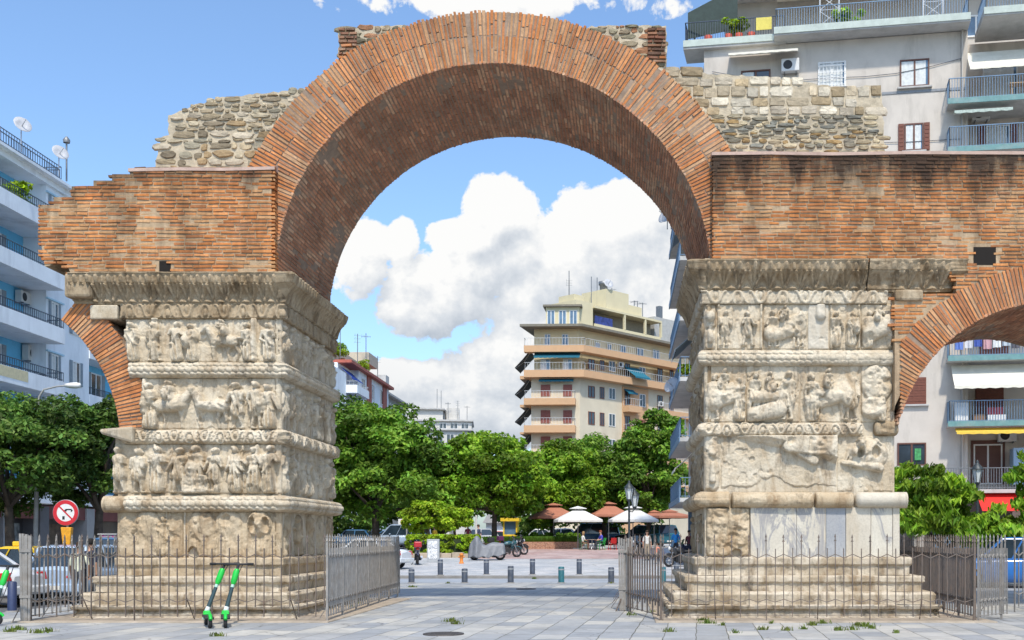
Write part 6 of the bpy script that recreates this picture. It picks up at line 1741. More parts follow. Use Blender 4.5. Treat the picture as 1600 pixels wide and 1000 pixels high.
# balcony plants
def pot_plant(x, y, z, label, k=1.0, seed=0):
    r = np.random.default_rng(seed)
    t = thing('potted_plant', label, 'potted plant', (x, y, z))
    MB().lathe([(.16 * k, 0), (.22 * k, .34 * k), (.18 * k, .34 * k), (0, .3 * k)], (x, y, z), 12).build('pot', pm('terracotta', (.36, .14, .07), .8, .12, 6), t)
    C = np.stack([x + r.normal(0, .3 * k, 14), y + r.normal(0, .3 * k, 14), z + k * r.uniform(.5, 1.3, 14)], 1)
    V, T = leafcloud(C, np.full(14, .3 * k), int(700 * k), .2, r); np_mesh('foliage', V, np.arange(len(V)).reshape(-1, 4), M_leafy, t, False, T)
yy = 44 + fl.at(28, None, .5); pot_plant(-29.5, yy, floors[5] + .13, 'bushy potted plant on the upper balcony of the blue and white block', 1.1, 1)
x_, y_, _z = fg.p(1.6, -.2, 0); pot_plant(x_, y_, zr + .36, 'green potted plant at the left end of the grey block roof terrace', .8, 2)
x_, y_, _z = fg.p(fg.at(1322), .2, 0); pot_plant(x_, y_, zr + .4, 'green potted plant in the middle of the grey block roof terrace', .7, 3)
x_, y_, _z = fs.p(2.2, .7, 0); pot_plant(x_, y_, 9.76, 'potted plant with orange pot on a street side balcony near the right pier', .6, 4)
for i, (s_, k) in enumerate(((a1 + 3, 1.6), (a1 + 12, 1.3))):
    pot_plant(-29.2, 103 + s_, zc + .05, ['large roof plant above the blue awnings of the red edged block', 'roof plant farther back on the red edged block'][i], k, 10 + i)
# ================================================================== VEHICLES
M_tyre = pm('tyre_rubber', (.018, .018, .019), .85, .2, 10)
M_rim = pm('alloy_rim', (.42, .43, .45), .35, .1, 8, metal=.8)
M_carglass = pm('car_glass', (.02, .035, .05), .05, .3, 1.2, spec=.9)
M_plate = pm('number_plate', (.7, .7, .66), .5, .05, 8)
M_tail = pm('tail_light_red', (.55, .015, .012), .25, .1, 8)
M_headl = pm('headlight_glass', (.6, .62, .62), .15, .08, 8)
M_trim = pm('black_plastic', (.02, .02, .022), .6, .15, 8)
M_chrome = pm('chrome_metal', (.5, .5, .5), .2, .1, 8, metal=.9)
def local(t): t['_local'] = 1
def carpaint(name, col): return pm(name, col, .32, .05, 2, spec=.5, coat=.6)
def car(label, loc, rotz, paint, kind='sedan', taxi=False, group='cars in the streets'):
    """local frame: +Y is the front, origin on the road under the middle"""
    t = thing('parked_car', label, 'car', (loc[0], loc[1], gs(*loc) if len(loc) == 2 else loc[2]), group, rotz); t['_local'] = 1
    L, W, H = {'sedan': (4.4, 1.74, 1.45), 'hatch': (3.9, 1.68, 1.5), 'van': (4.8, 1.9, 1.95), 'suv': (4.5, 1.85, 1.72)}[kind]
    h, w = L / 2, W / 2; zb = .92 if kind != 'van' else 1.05
    st = {'sedan': [(-h, .62, .78), (-h + .12, .9, .90), (-h + .9, 1.0, .97), (-.6, 1.0, .94), (.7, 1.0, .92), (h - 1.1, 1.0, .9), (h - .35, .95, .80), (h - .06, .82, .70), (h, .66, .58)],
          'hatch': [(-h, .72, .86), (-h + .1, .93, .95), (-h + .6, 1.0, .96), (.6, 1.0, .92), (h - 1.0, 1.0, .88), (h - .3, .94, .78), (h - .05, .82, .68), (h, .66, .56)],
          'van': [(-h, .85, 1.0), (-h + .08, .97, 1.06), (.8, 1.0, 1.05), (h - .8, 1.0, 1.02), (h - .25, .95, .9), (h, .75, .7)],
          'suv': [(-h, .76, .95), (-h + .1, .94, 1.05), (-h + .6, 1.0, 1.06), (.6, 1.0, 1.02), (h - 1.0, 1.0, .99), (h - .25, .95, .9), (h, .72, .65)]}[kind]
    mb = MB(); n = 9; vs = []
    for y, k, z in st:
        ww = w * k; lo = .2 if abs(y) < h - .2 else .3
        pr = [(ww * .86, lo), (ww * .97, lo + .1), (ww, lo + .3), (ww * .99, z - .14), (ww * .93, z - .02)]
        ring = [(-a, b) for a, b in pr] + [(0, z + .03)] + [(a, b) for a, b in pr[::-1]]
        vs += [(a, y, b) for a, b in ring]
    m = 11; fs = []
    for i in range(len(st) - 1):
        for j in range(m): fs.append((i * m + j, i * m + (j + 1) % m, (i + 1) * m + (j + 1) % m, (i + 1) * m + j))
    mb.add(vs, fs, 0, True); e = (len(st) - 1) * m
    mb.add(vs[:m], [tuple(range(m))]); mb.add(vs[e:], [tuple(range(m))[::-1]])
    body = mb.build('body', paint, t)
    gr = {'sedan': (-h + .75, -h + 1.45, .25, h - 1.35), 'hatch': (-h + .12, -h + .55, .3, h - 1.15), 'van': (-h + .05, -h + .25, h - 1.5, h - .75), 'suv': (-h + .1, -h + .5, .35, h - 1.15)}[kind]
    y0, y1, y2, y3 = gr; wb, wt = w * .92, w * .74; z0 = zb - .02 if kind != 'suv' else 1.0
    if kind == 'van': wt = w * .86
    G = [(-wb, y0, z0), (wb, y0, z0), (wb, y3, z0), (-wb, y3, z0), (-wt, y1, H - .04), (wt, y1, H - .04), (wt, y2, H - .04), (-wt, y2, H - .04)]
    MB().hexa(G).build('window', M_carglass, t)
    rf = MB(); 
    rv = []
    for s_, zz in ((1.0, H - .045), (.97, H - .01), (.8, H + .03)):
        rv += [(-wt * s_ - .01, y1 * s_ + (1 - s_) * y2 * .5 - .02, zz), (wt * s_ + .01, y1 * s_ + (1 - s_) * y2 * .5 - .02, zz), (wt * s_ + .01, y2 * s_ + (1 - s_) * y1 * .5 + .02, zz), (-wt * s_ - .01, y2 * s_ + (1 - s_) * y1 * .5 + .02, zz)]
    rf.add(rv, [(4 * k + i, 4 * k + (i + 1) % 4, 4 * k + 4 + (i + 1) % 4, 4 * k + 4 + i) for k in range(2) for i in range(4)] + [(8, 9, 10, 11)], 0, False)
    for sx in (-1, 1):
        for (ya, yb) in ((y0, y1), (y3, y2)): rf.bar((sx * wb, ya, z0), (sx * wt, yb, H - .04), .09, .07)
        for f in (.36, .68) if kind != 'hatch' else (.5,):
            ya = y0 + (y3 - y0) * f; yb = y1 + (y2 - y1) * f; rf.bar((sx * (wb + .008), ya, z0), (sx * (wt + .008), yb, H - .04), .08, .03)
        rf.bar((sx * wb, y0, z0 + .01), (sx * wb, y3, z0 + .01), .05, .03)
    rf.build('roof', paint, t)
    for sx in (-1, 1):
        for yy in (-h + .78, h - .82):
            whl = MB(); c = (sx * (w - .11), yy, .31)
            whl.lathe([(.17, -.1), (.28, -.1), (.315, -.07), (.315, .07), (.28, .1), (.17, .1)], c, 22, axis='x'); o = whl.build('wheel', M_tyre, t)
            rm = MB(); rm.lathe([(.0, sx * .06), (.08, sx * .085), (.09, sx * .06)], c, 12, axis='x')
            for k in range(5):
                a = 2 * math.pi * k / 5; rm.bar((c[0] + sx * .07, c[1] + .06 * math.cos(a), c[2] + .06 * math.sin(a)), (c[0] + sx * .075, c[1] + .18 * math.cos(a), c[2] + .18 * math.sin(a)), .06, .03, up=(1, 0, 0))
            rm.lathe([(.165, sx * .05), (.2, sx * .09), (.215, sx * .09)], c, 20, axis='x'); rm.build('rim', M_rim, o)
            ar = MB(); pts = [(sx * (w + .004), yy + .37 * math.cos(a), .31 + .37 * math.sin(a)) for a in np.linspace(0, math.pi, 10)]
            ar.tube(pts, .028, 6); ar.build('wheel_arch', M_trim, t)
        hx = sx * w * .68
        MB().hexa([(hx - .17, h - .16, .62), (hx + .17, h - .22, .62), (hx + .17, h - .4, .62), (hx - .17, h - .3, .62), (hx - .16, h - .2, .76), (hx + .14, h - .28, .76), (hx + .14, h - .45, .76), (hx - .16, h - .4, .76)]).build('headlight', M_headl, t, bevel=.02)
        zz = .66 if kind != 'van' else .8
        k = .1 if kind == 'sedan' else .0
        MB().hexa([(hx - .2, -h - .012, zz), (hx + .2, -h + .04, zz), (hx + .22, -h + .3, zz), (hx - .2, -h + .2, zz), (hx - .2, -h + .01 + k * .3, zz + .2), (hx + .2, -h + .06 + k * .3, zz + .2), (hx + .22, -h + .3, zz + .2), (hx - .2, -h + .2, zz + .2)]).build('tail_light', M_tail, t, bevel=.02)
        MB().box(sx * (w + .02) - .08, sx * (w + .02) + .08, h - 1.55, h - 1.42, zb + .02, zb + .15).build('wing_mirror', paint, t, bevel=.03)
    bp = MB(); bp.box(-w * .9, w * .9, -h - .05, -h + .12, .3, .52); o = bp.build('bumper', paint, t, bevel=.04); MB().box(-w * .86, w * .86, h - .12, h + .05, .28, .5).build('bumper', paint, t, bevel=.04)
    MB().box(-.26, .26, -h - .062, -h - .052, .36, .47).build('number_plate', M_plate, t)
    if taxi:
        MB().box(-.3, .3, -.1, .1, H + .03, H + .17).build('taxi_sign', pm('taxi_sign_yellow', (.75, .5, .03), .4), t, bevel=.03)
    return t
y = 27.2
car('white sedan at the left edge with its boot and rear wheel behind the green scooter', (XX(36, y) - 2.2, y + .6), R(82), carpaint('white_car_paint', (.62, .64, .66)), 'sedan')
y = 31.0
car('yellow taxi with a roof sign at the left edge', (XX(-2, y) , y + 1.2), R(84), carpaint('taxi_yellow_paint', (.72, .48, .02)), 'sedan', taxi=True)
y = 29.0
car('pale blue hatchback seen from behind through the left fence', (XX(96, y), y + 1.6), R(-2), carpaint('pale_blue_car_paint', (.36, .47, .62)), 'hatch')
y = 35.5
car('dark blue car with red tail lights partly behind the left pier', (XX(176, y), y + 1.6), R(4), carpaint('dark_blue_car_paint', (.05, .13, .26)), 'suv')
car('white saloon whose tail pokes out right of the left pier fence', (XX(566, 53), 53.6), R(76), carpaint('white_car_paint', (.62, .64, .66)), 'sedan')
c_b = carpaint('mid_blue_car_paint', (.06, .17, .34)); c_g = carpaint('silver_car_paint', (.45, .47, .5)); c_k = carpaint('black_car_paint', (.02, .022, .028))
for px, Y, rz, p, kd, lb in ((548, 96, 88, c_b, 'hatch', 'blue car parked under the dark trees nearest the left pier'), (575, 97, 92, c_g, 'sedan', 'silver car parked second from the left pier under the trees'),
                             (604, 97, 90, c_b, 'sedan', 'blue saloon parked under the trees left of the orange shop sign'), (629, 96, 90, carpaint('pale_blue_car_paint', (.36, .47, .62)), 'van', 'pale blue van parked under the orange shop sign'),
                             (745, 100, 85, c_g, 'hatch', 'silver car parked behind the gap right of the clipped trees'), (840, 97, 92, c_g, 'sedan', 'silver car parked behind the grass planter'), (868, 97, 88, carpaint('white_car_paint', (.62, .64, .66)), 'hatch', 'white car parked behind the left white parasol'),
                             (925, 95, 90, carpaint('blue_van_paint', (.12, .26, .45)), 'van', 'large blue van parked behind the seated people'), (1000, 93, 88, c_k, 'suv', 'black car parked behind the street lamp'), (1030, 90, 20, carpaint('teal_car_paint', (.03, .13, .17)), 'suv', 'dark teal car parked beside the street side building'),
                             (766, 114, 90, carpaint('red_car_paint', (.42, .03, .03)), 'hatch', 'small red car behind the covered motorcycle')):
    car(lb, (XX(px, Y), Y), R(rz), p, kd)
car('bright blue car behind the fence at the right edge', (XX(1585, 38), 38.5), R(80), carpaint('bright_blue_car_paint', (.03, .16, .48)), 'suv')

# ---------------------------------------------------------------- motorcycles
def motorcycle(label, loc, rotz, paint, box=False, shield=True, k=1.0, top=None):
    t = thing('motorcycle', label, 'motorcycle', (loc[0], loc[1], gs(*loc)), 'parked motorcycles', rotz); t['_local'] = 1
    for yy, nm in ((-.68, 0), (.72, 1)):
        w_ = MB(); w_.lathe([(.2, -.05), (.28, -.06), (.31, 0), (.28, .06), (.2, .05)], (0, yy, .31), 24, axis='x'); o = w_.build('wheel', M_tyre, t)
        rm = MB(); rm.lathe([(.0, -.05), (.05, -.05), (.05, .05), (0, .05)], (0, yy, .31), 10, axis='x'); rm.lathe([(.19, -.03), (.215, -.03), (.215, .03), (.19, .03)], (0, yy, .31), 24, axis='x')
        for q in range(6):
            a = q * math.pi / 3; rm.bar((0, yy + .04 * math.cos(a), .31 + .04 * math.sin(a)), (0, yy + .2 * math.cos(a), .31 + .2 * math.sin(a)), .025, .02, up=(1, 0, 0))
        rm.build('rim', M_rim, o)
        MB().tube([(0, yy + .36 * math.cos(a), .31 + .36 * math.sin(a)) for a in np.linspace(.5, 2.6, 8)], .05, 6).build('mudguard', paint, t)
    mb = MB()
    for s in (-1, 1): mb.tube([(s * .09, .72, .31), (s * .1, .5, .82), (s * .1, .42, .98)], .028, 8)
    mb.build('fork', M_chrome, t)
    mb = MB(); mb.tube([(0, .42, .92), (0, .1, .55), (0, -.3, .4), (0, -.68, .32)], [.05, .06, .05, .04], 8); mb.hexa([(-.16, -.28, .22), (.16, -.28, .22), (.16, .3, .22), (-.16, .3, .22), (-.13, -.25, .55), (.13, -.25, .55), (.13, .28, .58), (-.13, .28, .58)])
    mb.build('engine', M_trim, t, bevel=.02)
    def loft(pts, name, mat):
        b = MB(); n = 10; v = []
        for y_, zc_, rx, rz in pts:
            for i in range(n): a = 2 * math.pi * i / n; v.append((rx * math.cos(a), y_, zc_ + rz * math.sin(a)))
        f = [(i * n + j, i * n + (j + 1) % n, (i + 1) * n + (j + 1) % n, (i + 1) * n + j) for i in range(len(pts) - 1) for j in range(n)]
        b.add(v, f, 0, True); b.add(v[:n], [tuple(range(n))[::-1]]); b.add(v[-n:], [tuple(range(n))]); return b.build(name, mat, t)
    loft([(-.12, .78, .08, .08), (.0, .82, .15, .12), (.2, .86, .17, .14), (.38, .86, .1, .1)], 'tank', paint)
    loft([(-.85, .86, .05, .04), (-.7, .84, .12, .06), (-.35, .78, .15, .07), (-.1, .78, .12, .06)], 'seat', M_trim)
    loft([(-.98, .8, .03, .03), (-.8, .74, .1, .1), (-.4, .64, .12, .12), (-.15, .6, .08, .1)], 'tail_fairing', paint)
    loft([(.35, .72, .14, .2), (.5, .85, .17, .2), (.68, .9, .1, .12)], 'front_fairing', paint)
    MB().tube([(.17, .1, .3), (.18, -.3, .26), (.2, -.85, .42)], [.03, .04, .06], 8).build('exhaust', M_chrome, t)
    MB().tube([(-.38, .3, 1.03), (-.15, .42, 1.05), (.15, .42, 1.05), (.38, .3, 1.03)], .02, 8).build('handlebar', M_trim, t)
    mb = MB(); 
    for s in (-1, 1): mb.lathe([(.0, -.02), (.07, -.01), (.07, .01), (0, .02)], (s * .33, .4, 1.2), 10, axis='y'); mb.tube([(s * .3, .36, 1.05), (s * .33, .4, 1.2)], .01, 5)
    mb.build('mirror', M_trim, t)
    MB().lathe([(.09, -.04), (.1, .03), (.0, .05)], (0, .7, .92), 14, axis='y').build('headlight', M_headl, t)
    MB().box(-.08, .08, -1.0, -.95, .78, .86).build('tail_light', M_tail, t, bevel=.01)
    if shield: mb = MB(); mb.add([(-.17, .6, .98), (.17, .6, .98), (.13, .45, 1.3), (-.13, .45, 1.3)], [(0, 1, 2, 3)]); o = mb.build('windscreen', M_carglass, t); o.modifiers.new('thickness', 'SOLIDIFY').thickness = .008
    if box: MB().box(-.2, .2, -1.12, -.76, .9, 1.2).build('top_box', top or M_trim, t, bevel=.05)
    MB().bar((-.1, -.1, .3), (-.3, -.2, .0), .025, .025).build('kickstand', M_trim, t)
    return t
p_nv = carpaint('navy_bike_paint', (.03, .035, .07)); p_bk = carpaint('black_bike_paint', (.02, .02, .022)); p_tl = carpaint('teal_bike_paint', (.03, .1, .12))
motorcycle('dark motorcycle with a red top box parked beside the tail of the white saloon', (XX(652, 57.5), 57.5), R(12), p_nv, True, True, top=pm('red_top_box', (.42, .02, .03), .4))
motorcycle('large black motorcycle with windscreen parked next to the right pier steps', (XX(1066, 55), 55.2), R(112), p_bk, True)
motorcycle('black scooter parked behind the large motorcycle by the right pier', (XX(1082, 58), 58.5), R(108), p_nv, False)
motorcycle('teal motorcycle parked just right of the covered one', (XX(790, 66), 66), R(-62), p_tl, True)
motorcycle('dark motorcycle parked at the corner of the brick planter', (XX(802, 69), 69.3), R(-58), p_bk, True, top=pm('purple_top_box', (.1, .02, .08), .4))
motorcycle('dark motorcycle parked behind the fence corner panel of the right pier', (XX(1000, 66), 66), R(150), p_bk, False)
motorcycle('black motorcycle parked behind the hedge under the clipped trees', (XX(652, 76), 76), R(80), p_nv, False)
# motorcycle under a grey cover
Yc = 62.5; xc = XX(761, Yc); zc_ = gs(xc, Yc)
t = thing('covered_motorcycle', 'motorcycle under a draped grey cover, front wheel showing', 'motorcycle', (xc, Yc, zc_))
nL, nT = 44, 30; V = []
rr_ = np.random.default_rng(4)
for i in range(nL):
    u = i / (nL - 1); x = -1.05 + 2.1 * u
    top = .95 + .42 * math.exp(-((u - .22) / .11) ** 2) - .12 * math.exp(-((u - .45) / .1) ** 2) + .06 * math.exp(-((u - .7) / .15) ** 2)
    endk = min(1, u / .07, (1 - u) / .05); top *= .45 + .55 * max(0, endk) ** .5
    wd = (.16 + .2 * math.sin(math.pi * u)) * (1.0 if endk >= 1 else .5 + .5 * endk)
    if abs(u - .25) < .12: wd += .18 * (1 - abs(u - .25) / .12)
    for j in range(nT):
        v = j / (nT - 1) * 2 - 1; a = abs(v)
        drop = min(1, max(0, (a - .18) / .82)); zz = top * (1 - drop) + (.16 + .16 * max(0, u - .55) * 2 + .05 * math.sin(u * 23 + v * 2)) * drop - .05 * a * (1 - drop)
        yy = math.copysign(1, v) * (wd * min(1, a / .3) + .22 * drop * (.8 + .16 * math.sin(u * 25 + drop * 3)) + .018 * math.sin(u * 40 + 7 * drop) * drop) if a > 0 else 0
        V.append((xc + x, Yc + yy, zc_ + zz))
q = [(i * nT + j, i * nT + j + 1, (i + 1) * nT + j + 1, (i + 1) * nT + j) for i in range(nL - 1) for j in range(nT - 1)]
o = MB().add(V, q, 0, True).build('cover', pm('grey_tarpaulin', (.19, .20, .22), .55, .12, 5, bump=.3), t); o.modifiers.new('thickness', 'SOLIDIFY').thickness = .008
for dx in (-.72, .74):
    w_ = MB(); w_.lathe([(.2, -.05), (.28, -.06), (.31, 0), (.28, .06), (.2, .05)], (xc + dx, Yc, zc_ + .31), 24, axis='y'); wo = w_.build('wheel', M_tyre, t)
    rm = MB(); rm.lathe([(0, -.04), (.06, -.05), (.06, .05), (0, .04)], (xc + dx, Yc, zc_ + .31), 12, axis='y'); rm.lathe([(.18, -.03), (.21, -.03), (.21, .03), (.18, .03)], (xc + dx, Yc, zc_ + .31), 24, axis='y')
    for q_ in range(6):
        a = q_ * math.pi / 3; rm.bar((xc + dx, Yc, zc_ + .31), (xc + dx + .19 * math.cos(a), Yc, zc_ + .31 + .19 * math.sin(a)), .025, .02, up=(0, 1, 0))
    rm.build('rim', M_rim, wo)

# ---------------------------------------------------------------- green kick scooters
M_lime = pm('bright_green_plastic', (.012, .46, .05), .4, .08, 8)
M_mint = pm('pale_mint_plastic', (.42, .62, .52), .45, .08, 8)
def scooter(label, base, head, yaw, steer=0.0):
    """base: front wheel contact point; head: offset of the handlebar from it; yaw: direction the deck runs back"""
    x, y = base; z = gs(x, y)
    t = thing('kick_scooter', label, 'kick scooter', (x, y, z), 'green kick scooters')
    B = Vector((x, y, z)); f = Vector((-math.sin(yaw), -math.cos(yaw), 0)); s = Vector((f.y, -f.x, 0))   # f: forward
    def wheel(c):
        mb = MB(); v = []; n = 20
        prof = [(.06, -.03), (.1, -.035), (.115, 0), (.1, .035), (.06, .03)]
        for r_, h_ in prof:
            for i in range(n): a = 2 * math.pi * i / n; v.append(c + f * (r_ * math.cos(a)) + Vector((0, 0, r_ * math.sin(a))) + s * h_)
        fs_ = [(k * n + i, k * n + (i + 1) % n, (k + 1) * n + (i + 1) % n, (k + 1) * n + i) for k in range(4) for i in range(n)]
        o = mb.add(v, fs_, 0, True).build('wheel', M_tyre, t)
        hb = MB(); hb.tube([c - s * .03, c + s * .03], .062, 14); hb.build('hub', M_rim, o)
    c = B + Vector((0, 0, .115)); wheel(c); cr = B - f * .92 + Vector((0, 0, .115)); wheel(cr)
    H = B + Vector(head); st0 = c - f * .06 + Vector((0, 0, .13)); ax = (H - st0)
    mb = MB(); mb.bar(c - f * .02 + s * .05, st0 + s * .045 + ax * .03, .04, .022); mb.bar(c - f * .02 - s * .05, st0 - s * .045 + ax * .03, .04, .022); mb.tube([st0 - ax * .02, st0 + ax * .06], .05, 10); mb.build('fork', M_mint, t)
    mb = MB(); mb.tube([c + f * .14 * math.cos(a) + Vector((0, 0, .14 * math.sin(a))) for a in np.linspace(.5, 2.4, 7)], .03, 6); mb.build('mudguard', M_lime, t)
    MB().tube([st0 + ax * .06, st0 + ax * .12], .045, 12).build('neck', M_white, t)
    MB().tube([st0 + ax * .12, st0 + ax * .52], [.042, .036], 12).build('stem', pm('dark_teal_stem', (.03, .06, .065), .4, .15, 6), t)
    MB().tube([st0 + ax * .52, st0 + ax * .58], .033, 12).build('stem_collar', M_mint, t)
    MB().tube([st0 + ax * .58, st0 + ax * .64, st0 + ax * .84, st0 + ax * .9], [.036, .058, .06, .04], 12).build('stem_casing', M_lime, t)
    mb = MB(); bx = (s * math.cos(steer) + f * math.sin(steer)).normalized()
    mb.tube([H - bx * .27 - f * .05, H - bx * .1, H + bx * .1, H + bx * .27 - f * .05], .02, 8); mb.tube([st0 + ax * .9, H], .028, 8)
    o = mb.build('handlebar', M_trim, t)
    mb = MB(); [mb.tube([H + bx * (e * .17) - f * .03, H + bx * (e * .28) - f * .05], .027, 8) for e in (-1, 1)]; mb.build('grip', M_tyre, o)
    mb = MB(); mb.tube([H + bx * .08 + f * .03, st0 + ax * .45 + f * .09, st0 + f * .05], .008, 6); mb.build('brake_cable', M_trim, t)
    d0, d1 = st0 - f * .08 - Vector((0, 0, .07)), cr + f * .12 + Vector((0, 0, .04))
    mb = MB(); w_ = s * .085; up = Vector((0, 0, .05))
    mb.hexa([d0 - w_, d0 + w_, d1 + w_, d1 - w_, d0 - w_ + up, d0 + w_ + up, d1 + w_ + up, d1 - w_ + up]); mb.build('deck', M_trim, t, bevel=.015)
    mb = MB(); mb.hexa([d0 - w_ * .9 + up, d0 + w_ * .9 + up, d0 + w_ * .9 + (d1 - d0) * .25 + up, d0 - w_ * .9 + (d1 - d0) * .25 + up, d0 - w_ * .7 + up * 2.4, d0 + w_ * .7 + up * 2.4, d0 + w_ * .8 + (d1 - d0) * .25 + up * 1.4, d0 - w_ * .8 + (d1 - d0) * .25 + up * 1.4]); mb.build('deck_nose', M_lime, t, bevel=.02)
    mb = MB(); mb.tube([cr + f * (.14 * math.cos(a)) + Vector((0, 0, .14 * math.sin(a))) for a in np.linspace(.6, 2.7, 7)], .035, 6); mb.build('rear_mudguard', M_lime, t)
    return t
ys = 21.4
scooter('left one of the pair of green kick scooters leaning together before the left pier', (XX(322, 21.6), 21.6), (XX(341, ys) - XX(322, 21.6), .15, 1.2), R(155), .1)
scooter('right one of the pair of green kick scooters leaning together before the left pier', (XX(352, 21.7), 21.7), (XX(361, ys) - XX(352, 21.7), .12, 1.19), R(160), -.05)
ys = 21.9
scooter('single green kick scooter leaning at the left edge beside the grey post', (XX(-6, 21.4), 21.4), (XX(22, ys) - XX(-6, 21.4), .3, 1.16), R(-118), .9)

# ================================================================== CAFE
M_umw = pm('white_parasol_cloth', (.66, .65, .62), .8, .05, 3, stain=(.5, .48, .44), stain_amt=.3)
M_umb = pm('brown_parasol_cloth', (.38, .15, .09), .8, .08, 3)
def parasol(label, px, Y, ptop, pedge, half, mat, rotz=.2):
    x = XX(px, Y); z = gs(x, Y); zt_, ze = ZZ(ptop, Y), ZZ(pedge, Y)
    t = thing('parasol', label, 'parasol', (x, Y, z), 'cafe parasols')
    def canopy(h0, h1, hf, val, name):
        mb = MB(); n = 8; v = []; rows = 7
        for j in range(rows):
            u = j / (rows - 1)
            for i in range(n * 4):
                a = 2 * math.pi * (i + .5 * 0) / (n * 4) + rotz
                ca, sa = math.cos(a - rotz), math.sin(a - rotz)
                rad = 1 / max(abs(ca), abs(sa)); rad = .8 * rad + .2
                r_ = hf * (.03 + .97 * u) * min(rad, 1.3)
                zz = h0 + (h1 - h0) * u
                v.append((x + r_ * math.cos(a), Y + r_ * math.sin(a), zz))
        m = n * 4
        for i in range(m): p_ = v[(rows - 1) * m + i]; v.append((x + (p_[0] - x) * 1.005, Y + (p_[1] - Y) * 1.005, p_[2] - val))
        f = [(j * m + i, j * m + (i + 1) % m, (j + 1) * m + (i + 1) % m, (j + 1) * m + i) for j in range(rows) for i in range(m)]
        mb.add(v, f, 0, False); o = mb.build(name, mat, t); o.modifiers.new('thickness', 'SOLIDIFY').thickness = .01; return o
    canopy(zt_ - .12, ze + .12, half, .16, 'canopy'); canopy(zt_, zt_ - .17, half * .36, .03, 'vent_cap')
    MB().tube([(x, Y, z), (x, Y, zt_ - .02)], .035, 10).build('pole', M_pole, t)
    mb = MB()
    for i in range(8):
        a = i * math.pi / 4 + rotz; mb.bar((x, Y, zt_ - .36), (x + half * 1.02 * math.cos(a), Y + half * 1.02 * math.sin(a), ze + .1), .025, .03)
    mb.build('rib_frame', M_pole, t)
    MB().box(x - .35, x + .35, Y - .35, Y + .35, z, z + .08).build('base', M_conc, t, bevel=.02)
parasol('left white cafe parasol above the seated people', 903, 80, 791, 815, 1.72, M_umw, .15)
parasol('right white cafe parasol behind the dark street lamp', 989, 80, 790, 815, 1.78, M_umw, .1)
parasol('leftmost brown cafe parasol beside the grass planter', 865, 85, 786, 810, 1.75, M_umb, .3)
parasol('brown cafe parasol showing between the two white ones', 951, 87, 784, 807, 1.6, M_umb, .25)
parasol('brown cafe parasol at the right beside the street side building', 1046, 84, 796, 809, 1.5, M_umb, .35)
parasol('brown cafe parasol half hidden behind the right white one', 1022, 88, 797, 810, 1.3, M_umb, .1)
def chair(label, x, y, rz, mat):
    z = gs(x, y); t = thing('plastic_chair', label, 'chair', (x, y, z), 'cafe chairs', rz); t['_local'] = 1
    MB().box(-.22, .22, -.22, .22, .42, .45).build('seat', mat, t, bevel=.015)
    MB().hexa([(-.22, -.24, .47), (.22, -.24, .47), (.22, -.2, .47), (-.22, -.2, .47), (-.2, -.34, .86), (.2, -.34, .86), (.2, -.3, .86), (-.2, -.3, .86)]).build('backrest', mat, t, bevel=.015)
    for a in (-1, 1):
        for b in (-1, 1): MB().bar((a * .19, b * .19, .42), (a * .22, b * .23, 0), .035, .035).build('leg', mat, t)
        mb = MB(); mb.bar((a * .23, -.26, .64), (a * .24, .15, .64), .04, .03); mb.bar((a * .24, .15, .64), (a * .21, .18, .43), .03, .03); mb.build('armrest', mat, t)
def table(label, x, y):
    z = gs(x, y); t = thing('cafe_table', label, 'table', (x, y, z), 'cafe tables')
    MB().lathe([(0, .72), (.36, .72), (.37, .735), (.36, .75), (0, .75)], (x, y, z), 20).build('table_top', pm('cafe_table_top', (.42, .32, .24), .5, .1, 5), t)
    for k in range(3):
        a = k * 2.09 + .4; MB().tube([(x + .04 * math.cos(a), y + .04 * math.sin(a), z + .72), (x + .03 * math.cos(a), y + .03 * math.sin(a), z + .35), (x + .28 * math.cos(a), y + .28 * math.sin(a), z)], .018, 6).build('leg', M_chrome, t)
yt = 78.0
M_gch = pm('green_plastic', (.03, .32, .06), .45, .08, 5); M_rch = pm('red_plastic', (.5, .02, .02), .45, .08, 5)
table('small round cafe table between the two seated people', XX(925, yt), yt)
chair('green plastic chair under the man in blue', XX(939, yt), yt, R(115), M_gch)
chair('dark green plastic chair under the woman in white', XX(911, yt), yt + .1, R(-70), pm('dark_green_plastic', (.02, .12, .05), .45, .08, 5))
chair('empty red plastic chair left of the fence post', XX(957, yt), yt - .2, R(20), M_rch)
table('cafe table under the right white parasol', XX(985, yt + 2), yt + 2)
chair('red plastic chair under the right white parasol', XX(998, yt + 2), yt + 2, R(90), M_rch)
# kiosk and shop sign in the park
yk = 100.0
t = thing('street_kiosk', 'yellow street kiosk standing behind the slim trunk', 'kiosk', (XX(797, yk), yk, gs(-5, yk)))
x0, x1 = XX(786, yk), XX(808, yk); zk = gs(-5, yk)
M_ky = pm('kiosk_yellow', (.70, .46, .02), .5, .1, 3)
MB().box(x0, x1, yk, yk + 1.5, zk, zk + 1.0).box(x0, x0 + .12, yk, yk + 1.5, zk + 1.002, zk + 2.2).box(x1 - .12, x1, yk, yk + 1.5, zk + 1.002, zk + 2.2).box(x0 - .2, x1 + .2, yk - .4, yk + 1.7, zk + 2.202, zk + 2.5).build('kiosk_body', M_ky, t)
MB().box(x0 + .13, x1 - .13, yk + .1, yk + .2, zk + 1.01, zk + 2.19).build('kiosk_window', M_glassb, t)
t = thing('shop_sign', 'orange and white hanging sign under the dark trees left of the clipped trees', 'sign', (XX(627, 74), 74, gs(-14, 74)))
MB().box(XX(622, 74), XX(634, 74), 74, 74.25, ZZ(820, 74), ZZ(811, 74)).build('sign_box', M_white, t, bevel=.02)
